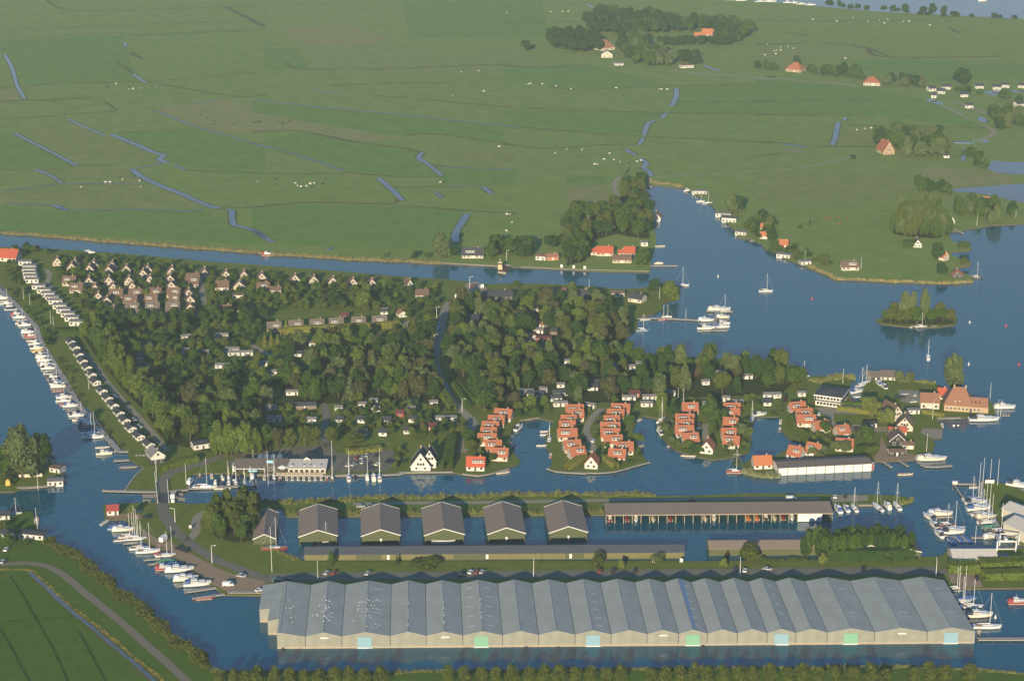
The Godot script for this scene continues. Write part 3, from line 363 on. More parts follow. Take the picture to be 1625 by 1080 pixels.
const ROADS := [
	["road","asphalt",[[-168.9,-24.1],[-176.4,-18.4],[-183.5,-10.8],[-185.5,0.4],[-184.4,15],[-181.1,32.7],[-176.3,49.9],[-170.9,63.3],[-163.7,76.3],[-154,90.6],[-142.6,104.4],[-132.1,113.5],[-116.9,125.3]],6],
	["road","asphalt",[[-117,125.2],[-93.3,123.7],[-33.6,122.3],[56.2,120.1],[146.3,117.9],[203.5,117.2]],9],
	["road","asphalt",[[203.5,117.2],[214.7,120.9]],6],
	["road","paving",[[-159.8,81.1],[-157.9,68.2],[-160,56.6],[-159.1,47.4],[-154.6,42.3]],4.5],
	["road","asphalt",[[-169,-24.1],[-161.4,-33.6],[-150.1,-39.5],[-119.3,-43.4],[-105.9,-49.3],[-103.3,-56.2]],5.5],
	["road","asphalt",[[-111.9,-123.5],[-107.6,-101.1],[-106.6,-69],[-104.6,-58.7],[-98.8,-40.5]],4.5],
	["road","paving",[[-25.8,-378.8],[-31.2,-361.1],[-38.3,-342.3],[-45.1,-322.5],[-46.6,-290.2],[-47.7,-248.4],[-48.1,-202.6],[-43.3,-165.7],[-36.5,-130.8],[-28.5,-108.5],[-22.6,-90.2],[-25.1,-71.5],[-27.6,-41.4]],5.5],
	["road","paving",[[-25.8,-378.8],[-19.7,-362.7],[-18.7,-353.2]],7],
	["path","paving",[[-280.1,-232.5],[-261.8,-198.4],[-247.1,-163.5],[-230.4,-128],[-216.1,-98.9],[-204.7,-75.3],[-197.2,-58.7],[-190.9,-44.5]],3.6],
	["road","track",[[-245.7,110.4],[-241.5,108.5],[-233.7,108.1],[-225.4,110.4],[-217.9,116.1],[-209.5,126.4],[-200.8,139.2],[-188.4,156],[-174.3,175.7],[-160.6,196.1],[-149.3,212.6],[-140.9,225.6],[-132.7,238.9]],4.2],
	["path","paving",[[232.7,-745.3],[206.9,-737.7],[172,-727.6],[126.3,-717.6]],3],
	["path","paving",[[215.5,-741.6],[245.5,-748.2],[277.8,-769.5],[307.3,-796.8]],3],
	["path","paving",[[95.7,-720.1],[88.4,-695.5],[87.5,-666.9],[88.5,-643.8],[90,-621.2],[93.5,-605.7],[97.4,-601.4]],4],
	["road","paving",[[269.2,-1206.6],[320.2,-1181.4],[369.3,-1151.8],[398,-1113.6],[423.1,-1063],[445.6,-1023.3],[452,-960.3],[461.9,-932.1],[464.7,-912.4],[455.5,-889.3],[438,-866.8]],5],
	["path","paving",[[453.9,-1067.5],[463.7,-1045.2],[476.7,-997.7]],4],
	["road","paving",[[179.9,-1250.2],[211.2,-1227.2],[246.2,-1211.7],[284.7,-1191.4]],5],
	["path","paving",[[-168.5,-238.6],[-162.3,-227.9],[-152.3,-212],[-142.5,-196.5]],3.5],
	["path","paving",[[-340.1,-416.9],[-334.3,-403.1],[-331.2,-382.9],[-323.1,-366.5]],3.5],
	["path","paving",[[-211.6,-328.5],[-216.6,-353.6],[-219.9,-373],[-227.6,-406.6]],4],
	["path","paving",[[52.6,-114.4],[46,-96.7],[42.2,-75.3],[44.5,-58.7],[44.6,-42.5]],4],
	["path","paving",[[111.2,-88],[109.3,-71.1],[109.7,-60.7]],4],
	["path","paving",[[-82.1,33.5],[-56.2,31.8],[-17.1,31],[28.6,29.2],[61.3,27.5],[127,25.8],[159.7,25.8]],4],
]

const PAVED := [
	["parking_ground","asphalt",[[-98.2,-42.5],[-93.8,-40.5],[-65.8,-46.5],[-64.5,-22.9],[-67.4,-13.3],[-97.1,-12.4]]],
	["quay_paving","brick",[[-187,63.3],[-176.2,77.9],[-168.4,82.7],[-154.7,98.3],[-141.4,113.5],[-132.4,120.9],[-116.6,128.2],[-114.9,140.4],[-132.1,141.1],[-141.9,131.1],[-148.8,120.9],[-153.9,112],[-164.7,98.3],[-174.3,89],[-182.8,76.3]]],
	["quay_paving","brick",[[-207.8,45.7],[-190,46.5],[-187.5,53.3],[-195.5,51.9],[-205.3,51.9]]],
	["quay_paving","brick",[[208.9,-70.7],[208,-49.6],[216.8,-40.6],[221.6,-39.3],[221.7,-30.5],[197.9,-28.2],[198.5,-34.2],[203.9,-47]]],
	["car_park","paving",[[-72.4,-289.4],[-59.1,-290.9],[-58.8,-273.5],[-74,-270.6]]],
	["car_park","paving",[[232.3,-147.8],[246.9,-146.3],[241.7,-129.8],[234.8,-123.9],[230.4,-126.9]]],
	["forecourt","paving",[[178.5,-115.2],[200.7,-123.9],[205.6,-118.1],[203.2,-103.8],[187.3,-106],[185.3,-89.8],[194.3,-84.2],[205.6,-84.2],[203.8,-73.4],[184.1,-78.8],[183.2,-98.1]]],
	["hamlet_lane","paving",[[194.8,-87],[214.8,-82.9],[213.4,-74.7],[193.9,-76.1]]],
	["ferry_ramp","paving",[[-33.2,-379.6],[-26,-386.3],[-18.5,-373],[-19.2,-361.6],[-25.4,-353.6],[-32.9,-366.5]]],
	["quay_paving","brick",[[207,120],[221.6,120.6],[220.5,135.4],[206.9,135.6]]],
	["yard","paving",[[234.2,-81],[245.2,-79.3],[242.3,-65.3],[235.7,-64.8],[231.8,-73.4]]],
	["forecourt","asphalt",[[-151.8,-19.1],[-154.4,-22.9],[-153.6,-32.6],[-125.2,-49.5],[-107.6,-51.5],[-98.8,-40.5],[-97.1,-12.4],[-100.6,-13.3]]],
	["sand_patch","tanground",[[245.2,-827.1],[269.4,-832.1],[268.5,-819.9],[249.1,-822.1]]],
	["boat_park","paving",[[165.3,24],[170.6,20.6],[186,21.3],[184.7,28.6],[165.2,30.8]]],
]

const BOATS := [
	["from the top along the upper western jetty","boats moored along the western jetty",[["cruiser",-354.2,-343.3,6,8.5,"white"],["sloop",-349.9,-336.3,6,7,"cream"],["sail",-348.3,-330.8,6,8.5,"white"],["cruiser",-344.1,-321.9,6,8.5,"navy"],["covered",-342.1,-317.4,6,8.5,"white"],["cruiser",-334.8,-304.3,6,8.5,"maroon"],["cruiser",-331.7,-297.8,6,8.5,"white"],["sloop",-328.3,-291.8,6,7,"white"],["sail",-327.1,-285,6,8.5,"cream"],["cruiser",-324,-280.2,6,8.5,"white"],["covered",-319.4,-270.4,6,8.5,"navy"],["cruiser",-318.4,-264.2,6,8.5,"white"],["cruiser",-314.1,-255.4,6,8.5,"maroon"],["sloop",-311.7,-246.7,6,7,"white"],["sail",-308,-239.6,6,8.5,"white"],["cruiser",-304.7,-230.1,6,8.5,"cream"],["covered",-302.2,-224.3,6,8.5,"yellow"],["cruiser",-298.7,-216.6,6,8.5,"navy"],["cruiser",-297,-211.7,6,8.5,"white"],["sloop",-294,-203.4,6,7,"maroon"],["sail",-290.3,-195.9,6,8.5,"white"],["cruiser",-288.6,-189.2,6,8.5,"white"],["covered",-285.4,-181.2,6,8.5,"cream"],["cruiser",-281.5,-171.1,6,8.5,"white"],["cruiser",-278.3,-163.3,6,8.5,"navy"],["sloop",-275.6,-156.3,6,7,"white"]]],
	["from the middle down the lower western jetty","boats moored along the western jetty",[["cruiser",-294,-204,6,9,"white"],["cruiser",-290.3,-195.8,6,9,"white"],["sloop",-288.5,-189.2,6,7.5,"cream"],["covered",-284.7,-180.2,6,9,"white"],["cruiser",-281.3,-170.8,6,9,"navy"],["sail",-278.5,-164.7,6,9,"white"],["cruiser",-276.3,-159.6,6,9,"white"],["cruiser",-274.7,-154.3,6,9,"cream"],["sloop",-273.4,-147.6,6,7.5,"maroon"],["covered",-269,-139.2,6,9,"navy"],["cruiser",-267,-134.5,6,9,"white"],["sail",-266.1,-128.5,6,9,"white"],["covered",-262.4,-121.9,6,9,"maroon"],["cruiser",-259.9,-119.4,6,9,"white"],["sloop",-257.5,-112.6,6,7.5,"navy"],["covered",-254.6,-107.3,6,9,"white"],["cruiser",-252.9,-102.4,6,9,"white"],["sail",-249.2,-95.2,6,9,"cream"],["cruiser",-245.2,-88.9,6,9,"white"],["cruiser",-243.7,-85.5,6,9,"navy"],["sail",-239,-72.8,6,10,"white"],["sail",-236.1,-66.5,6,12,"white"],["sloop",-227.8,-50.9,6,8,"white"],["cruiser",-224.8,-40.5,6,9,"cream"],["sloop",-222.3,-43.5,6,6,"cream"]]],
	["from the west by the grassy point","boats by the grassy point",[["sloop",-207.2,-20.6,4,9,"cream"],["sloop",-204.2,-37.5,4,8,"cream"]]],
	["from the bridge along the brick quay","boats moored along the brick quay",[["sloop",-205.7,56.6,60,7,"white"],["covered",-198,61.3,10,10,"blue"],["covered",-198.8,64.1,10,9,"blue"],["cruiser",-194.9,66.5,10,11,"cream"],["sail",-190.6,75.5,10,10,"cream"],["sail",-186,77.9,10,10,"white"],["sloop",-193.2,79.2,10,8,"white"],["sail",-182.4,89.8,10,10,"white"],["sail",-177.6,93.7,10,12,"white"],["covered",-170.7,96,10,8,"maroon"],["sail",-168.4,98.3,10,10,"white"],["covered",-167.3,105.2,10,10,"green"],["covered",-163.1,108.2,10,10,"blue"],["cruiser",-166.5,113.5,10,9,"maroon"],["cruiser",-158.8,115.7,10,14,"white"],["cruiser",-154.2,126.1,10,12,"cream"],["cruiser",-147.8,131.9,10,13,"white"],["sloop",-142.1,146.8,10,9,"maroon"]]],
	["from the west in the small harbour east of the bridge","boats in the restaurant harbour",[["cruiser",-170.9,1.4,80,8,"white"],["sloop",-167.3,-8,100,5,"maroon"],["sail",-162,9.6,-2,13,"white"],["sloop",-161,-7.4,100,6,"cream"],["cruiser",-157.3,4.1,95,6,"white"],["covered",-153.9,4.5,95,6,"white"],["sloop",-152.7,10.5,0,9,"cream"],["covered",-154.9,-5.5,100,7,"cream"],["covered",-151.4,-4.8,100,7,"cream"],["sail",-150.4,2.3,95,7,"white"],["covered",-149,-4.8,100,7,"white"],["sail",-146.6,2.6,95,7,"white"],["covered",-145,-4.8,100,7,"navy"],["sail",-141.9,3.2,95,7,"white"],["sail",-138.8,8.1,0,9,"navy"],["sail",-138.5,3.2,95,7,"white"],["cruiser",-138.7,-4.8,95,7,"white"]]],
	["from the west along the restaurant terrace quay","boats moored at the restaurant quay",[["sloop",-132.4,-5.2,95,6,"cream"],["sail",-127.5,-6.5,95,7,"white"],["sloop",-123.9,-4.1,95,6,"maroon"],["sloop",-120.4,-4.4,95,6,"white"],["sloop",-117.4,-4.4,95,6,"white"],["sloop",-114.3,-4.4,95,6,"white"],["sloop",-111.3,-4.4,95,6,"white"],["sloop",-108.2,-3.6,95,5.5,"cream"],["sloop",-105.2,-4.4,95,6,"white"],["sloop",-102,-4.4,95,6,"white"],["sloop",-99,-4.1,95,6,"maroon"],["sail",-96,-3.6,95,8,"navy"],["sail",-87.2,-4.4,95,9,"cream"],["covered",-83.8,-4.4,95,8,"navy"],["cruiser",-77.4,-4.7,95,7,"white"],["cruiser",-73.9,-4.4,95,9,"cream"],["sail",-70.8,-4.4,95,9,"cream"]]],
	["from the west around the red-roofed peninsulas","boats around the peninsulas",[["sloop",72.5,-94.5,40,8,"white"],["sloop",72.2,-52.5,30,5,"navy"],["sloop",83.8,-81.6,80,7,"white"],["cruiser",84,-72.8,100,7,"white"],["sail",86.2,-94.5,60,9,"white"],["covered",89,-96.7,10,7,"navy"],["sloop",87.1,-50.9,90,5,"navy"],["sloop",97,-37.5,-12,8,"cream"],["sail",120.2,-13.3,-4,10,"maroon"],["sloop",123.6,-38.5,0,5,"white"],["sail",138.5,-95.6,70,9,"white"],["cruiser",143.9,-103.3,15,8,"white"]]],
	["from the west around the western inlet","boats around the peninsulas",[["sloop",-4.7,-12.4,20,8,"cream"],["covered",-0.6,-60.7,80,6,"navy"],["covered",0.5,-72.1,80,6,"navy"],["covered",0.8,-49.5,70,7,"navy"],["cruiser",4,-81.6,65,10,"white"],["sloop",16.6,-53.6,0,6,"white"],["sloop",18.4,-76.3,0,5,"white"],["sloop",18.3,-70.7,0,5,"white"],["sail",21,-62.8,85,8,"white"],["sloop",21.3,-38.5,85,6,"maroon"]]],
	["from the west around the eastern hamlet","boats around the eastern hamlet",[["cruiser",144.3,-103.8,20,9,"white"],["sloop",152.8,-80.1,80,6,"navy"],["sloop",154.9,-93.1,80,6,"white"],["sail",178.8,-173.2,0,8,"white"],["cruiser",207.5,-144.8,30,9,"white"],["sail",212,-157,40,9,"white"],["sail",215.3,-161.6,40,9,"white"],["cruiser",195.5,-21.8,80,7,"maroon"],["cruiser",223,-160.1,100,9,"white"],["cruiser",224.9,-153.9,100,9,"white"],["sloop",211.2,-10,4,9,"cream"],["cruiser",229.7,-32.2,2,17,"cream"],["sloop",246.7,-87,80,6,"white"],["cruiser",272.8,-95.9,2,18,"white"],["cruiser",289.5,-116.7,2,13,"white"],["sloop",287.5,-103.8,0,6,"navy"]]],
	["from the west out on the lake","boats on the lake",[["sail",178.6,-361.6,0,10,"white"],["sloop",266.3,-277.5,30,6,"cream"],["sail",271.4,-276.7,0,8,"white"],["sail",263.4,-212.4,80,9,"white"],["sloop",280,-277.5,20,6,"cream"],["sail",334.4,-396.9,0,9,"navy"]]],
	["from the west around the lake jetty","boats around the lake jetty",[["sloop",58.3,-343.3,0,9,"cream"],["sail",86.1,-269.3,0,9,"blue"],["sloop",89.5,-293.9,0,7,"white"],["sloop",100.9,-293.3,0,6,"maroon"],["sail",104.4,-299.2,0,7,"white"],["sail",120.5,-376.5,0,11,"white"],["cruiser",130.2,-291.6,2,11,"white"],["cruiser",128.5,-273,2,12,"white"],["cruiser",141.3,-316.3,2,16,"white"],["cruiser",139.5,-276.5,2,10,"white"],["cruiser",140.6,-283.7,2,10,"white"],["cruiser",142.1,-298.4,2,9,"cream"],["sail",143.9,-311.8,0,10,"white"]]],
	["from the west on the meadow inlet","boats on the meadow inlet",[["sloop",113.6,-649.3,0,6,"navy"],["sail",117.2,-680.2,0,8,"navy"],["covered",108.4,-434.9,5,7,"cream"],["sloop",112.3,-484.8,0,9,"cream"],["cruiser",148.3,-666,20,6,"white"],["sail",156.4,-627.9,0,7,"white"],["sail",161.7,-622.5,0,8,"white"],["sloop",185.5,-500.9,0,6,"navy"]]],
	["from the west passing on the long canal","boats on the canal",[["cruiser",-183.3,-459.8,-3,9,"maroon"]]],
	["from the west moored at the village canal bank","boats on the canal",[["cruiser",-317.4,-464.2,-3,8,"white"]]],
	["from the west at the quay of the shed strip","boats at the strip's eastern quay",[["cruiser",167.4,39.7,98,10,"white"],["cruiser",171.8,39.1,98,8,"white"],["sail",176.1,38.2,98,9,"white"],["sail",188.3,36.9,105,11,"white"],["cruiser",193.5,35.3,98,9,"white"],["sail",198.6,35.3,98,10,"white"]]],
	["from the west in the eastern marina basin","boats in the eastern marina",[["cruiser",212.1,50.5,115,10,"white"],["cruiser",212.4,60.9,105,9,"cream"],["cruiser",212.5,72.2,105,9,"white"],["cruiser",218.7,46.2,0,13,"cream"],["covered",217.2,63.9,3,8,"maroon"],["sail",218.9,60.3,3,9,"maroon"],["covered",217.4,79.8,100,9,"blue"],["sail",221.3,65.7,5,12,"white"],["cruiser",220.6,69.8,8,12,"white"],["covered",221.8,77.5,100,9,"blue"],["covered",225.6,78.1,100,9,"blue"],["sail",239.1,25.4,8,10,"cream"],["sloop",243.9,9.1,0,5,"white"],["cruiser",240.3,31.2,8,12,"white"],["sail",240.9,35,8,10,"white"],["cruiser",239.9,39.4,8,13,"white"],["sail",239.6,46.2,8,11,"white"],["cruiser",241.2,49.9,8,11,"cream"],["sail",239.9,56.6,8,10,"white"],["covered",240.3,62.1,8,10,"green"],["sloop",240.8,63.3,8,9,"green"],["cruiser",238.2,75.7,15,9,"white"],["sail",243.6,69.2,8,12,"navy"],["covered",237.8,100.3,100,8,"blue"],["covered",240.6,99.7,100,8,"blue"],["cruiser",268.5,7.1,-20,14,"white"]]],
	["from the west beside the great grey sheds","boats beside the great sheds",[["sail",207.4,137.4,5,9,"navy"],["sail",207.2,150.7,5,10,"white"],["covered",211.1,146.7,5,9,"blue"],["sail",210.7,156.3,5,11,"white"],["cruiser",212.1,165.7,5,13,"cream"],["sloop",208.2,183,70,6,"navy"],["sail",213.1,177.7,0,13,"white"],["cruiser",233.2,151.7,0,10,"maroon"]]],
	["from the west in front of the third green boathouse","boats in the shed basin",[["cruiser",-33.8,81.9,2,12,"white"]]],
	["from the west in the shed basin","boats in the shed basin",[["sail",-116.4,90.6,2,13,"maroon"],["sail",-92.2,83.5,0,9,"navy"]]],
	["from the west on the far waters","boats on the far waters",[["cruiser",343.4,-1790.7,0,16,"white"],["cruiser",358.2,-1790.7,0,14,"white"],["cruiser",379.7,-1781.2,0,14,"white"],["cruiser",388.3,-1778,0,12,"white"],["cruiser",396.8,-1765.4,0,16,"white"],["cruiser",407.4,-1757.6,0,14,"white"],["covered",424.7,-859.3,-8,20,"blue"],["sloop",438.8,-870.5,0,10,"cream"],["cruiser",650.4,-1797.1,0,12,"white"]]],
	["from the west on the far lake's western shore","boats on the far waters",[["cruiser",303.2,-1806.8,0,14,"white"],["cruiser",317.4,-1800.3,0,16,"white"],["cruiser",343.6,-1790.7,0,18,"white"]]],
	["from the west at the bay on the western edge","boats at the western bay",[["sail",-253.8,45.9,10,7,"white"],["sloop",-241,54.2,100,9,"white"]]],
]

const CARS := [
	["from the west in the restaurant car park","cars in the restaurant car park",[["car",-88.6,-20.9,60,"silver"],["car",-85.6,-21.7,60,"silver"],["car",-85,-32.1,70,"maroon"],["car",-81.8,-32.4,70,"silver"],["car",-81.2,-25.3,70,"silver"],["car",-79.7,-35.8,70,"silver"],["car",-78.1,-22.6,70,"navy"],["car",-77.1,-16.1,60,"navy"],["car",-74.8,-16.1,60,"navy"],["car",-74.3,-36.6,60,"black"],["car",-72.9,-22.6,60,"cream"],["car",-67.8,-27.5,70,"black"],["car",-65.4,-25.8,70,"black"],["car",-58.4,-27.5,60,"black"]]],
	["from the west near the brick quay","vehicles near the brick quay",[["car",-191.5,44.9,10,"navy"],["car",-185.4,51.7,-10,"black"],["truck",-171.7,82,70,"white"],["car",-162.9,91.5,-35,"black"],["car",-159.3,94.6,-35,"black"],["car",-154.8,51.7,15,"silver"],["van",-133,134.2,4,"white"],["car",-128.3,124.1,-20,"silver"],["car",-117.6,139.9,40,"white"]]],
	["from the west on the western shed road","cars parked along the shed road",[["car",-127.9,123.4,-20,"silver"],["car",-111.1,128.9,12,"teal"],["car",-105.6,128.2,5,"navy"],["car",-88,120.4,70,"silver"],["car",-84.5,120.4,70,"maroon"],["car",-68.4,120.9,70,"silver"]]],
	["from the west on the middle of the shed road","cars parked along the shed road",[["car",-23.7,119.7,60,"black"],["car",-23.6,123.4,15,"black"],["car",-19.6,119.4,70,"white"],["car",-16.7,119.4,70,"maroon"],["car",-14.1,119.4,70,"silver"]]],
	["from the west on the eastern shed road","cars parked along the shed road",[["car",42,118.2,70,"maroon"],["car",48.4,118.2,70,"black"],["car",58.6,118.2,75,"black"],["car",93.4,29,5,"navy"],["car",106.5,116.7,70,"navy"],["car",111.1,117.5,75,"white"],["car",122,116,-20,"silver"]]],
	["from the west at the strip's eastern end","cars parked along the shed road",[["van",144.9,27.5,5,"white"],["car",168.3,24.3,80,"white"],["car",173.7,23.6,80,"black"],["car",167.9,116.5,70,"black"],["car",219.6,126.9,70,"black"]]],
	["from the west on the strip between boathouses","cars on the strip",[["car",-77.7,37.7,5,"silver"],["car",-72.2,36.7,5,"teal"]]],
	["from the west near the ferry ramp","cars near the ferry ramp",[["car",-73.1,-271.1,80,"silver"],["car",-48.7,-271.1,80,"white"],["car",-42.4,-335.2,20,"black"],["car",-30.5,-339.9,35,"navy"],["car",-28,-370.4,10,"maroon"],["car",-22.5,-368.8,10,"white"]]],
	["from the west around the hamlet forecourt","cars around the hamlet",[["car",178.5,-103.1,70,"white"],["car",201.2,-127.7,70,"maroon"],["car",205.3,-133.2,10,"white"],["car",205.2,-83.8,80,"silver"],["car",229.9,-134,30,"navy"],["car",232.2,-132.4,20,"navy"],["car",234.9,-138.7,5,"silver"],["car",237.5,-124.6,20,"white"],["car",240.6,-137.2,80,"silver"]]],
	["from the west between the red-roofed houses","cars between the red-roofed houses",[["car",42.1,-41.5,30,"silver"],["car",45.6,-58.7,70,"white"],["car",49.3,-89.2,60,"black"],["car",52.2,-103.4,60,"black"],["car",103.3,-53.6,10,"navy"],["car",107.3,-86,60,"navy"],["car",106.5,-77.5,60,"silver"]]],
	["from the west on the west lane","cars on the west lane",[["car",-236.8,-134,-45,"white"],["car",-227.8,-120.2,-45,"black"],["car",-224.4,-107.8,-45,"navy"],["car",-218.1,-93.5,-45,"silver"],["car",-213.1,-82.1,-45,"white"]]],
	["from the west at the eastern end of the car park","cars in the restaurant car park",[["car",-67.7,-27.7,60,"black"],["car",-65.2,-25.8,60,"navy"]]],
	["from the west on the southern plot","cars on the southern plot",[["car",-245.1,107.3,80,"silver"],["car",-246.9,92.7,80,"white"]]],
]

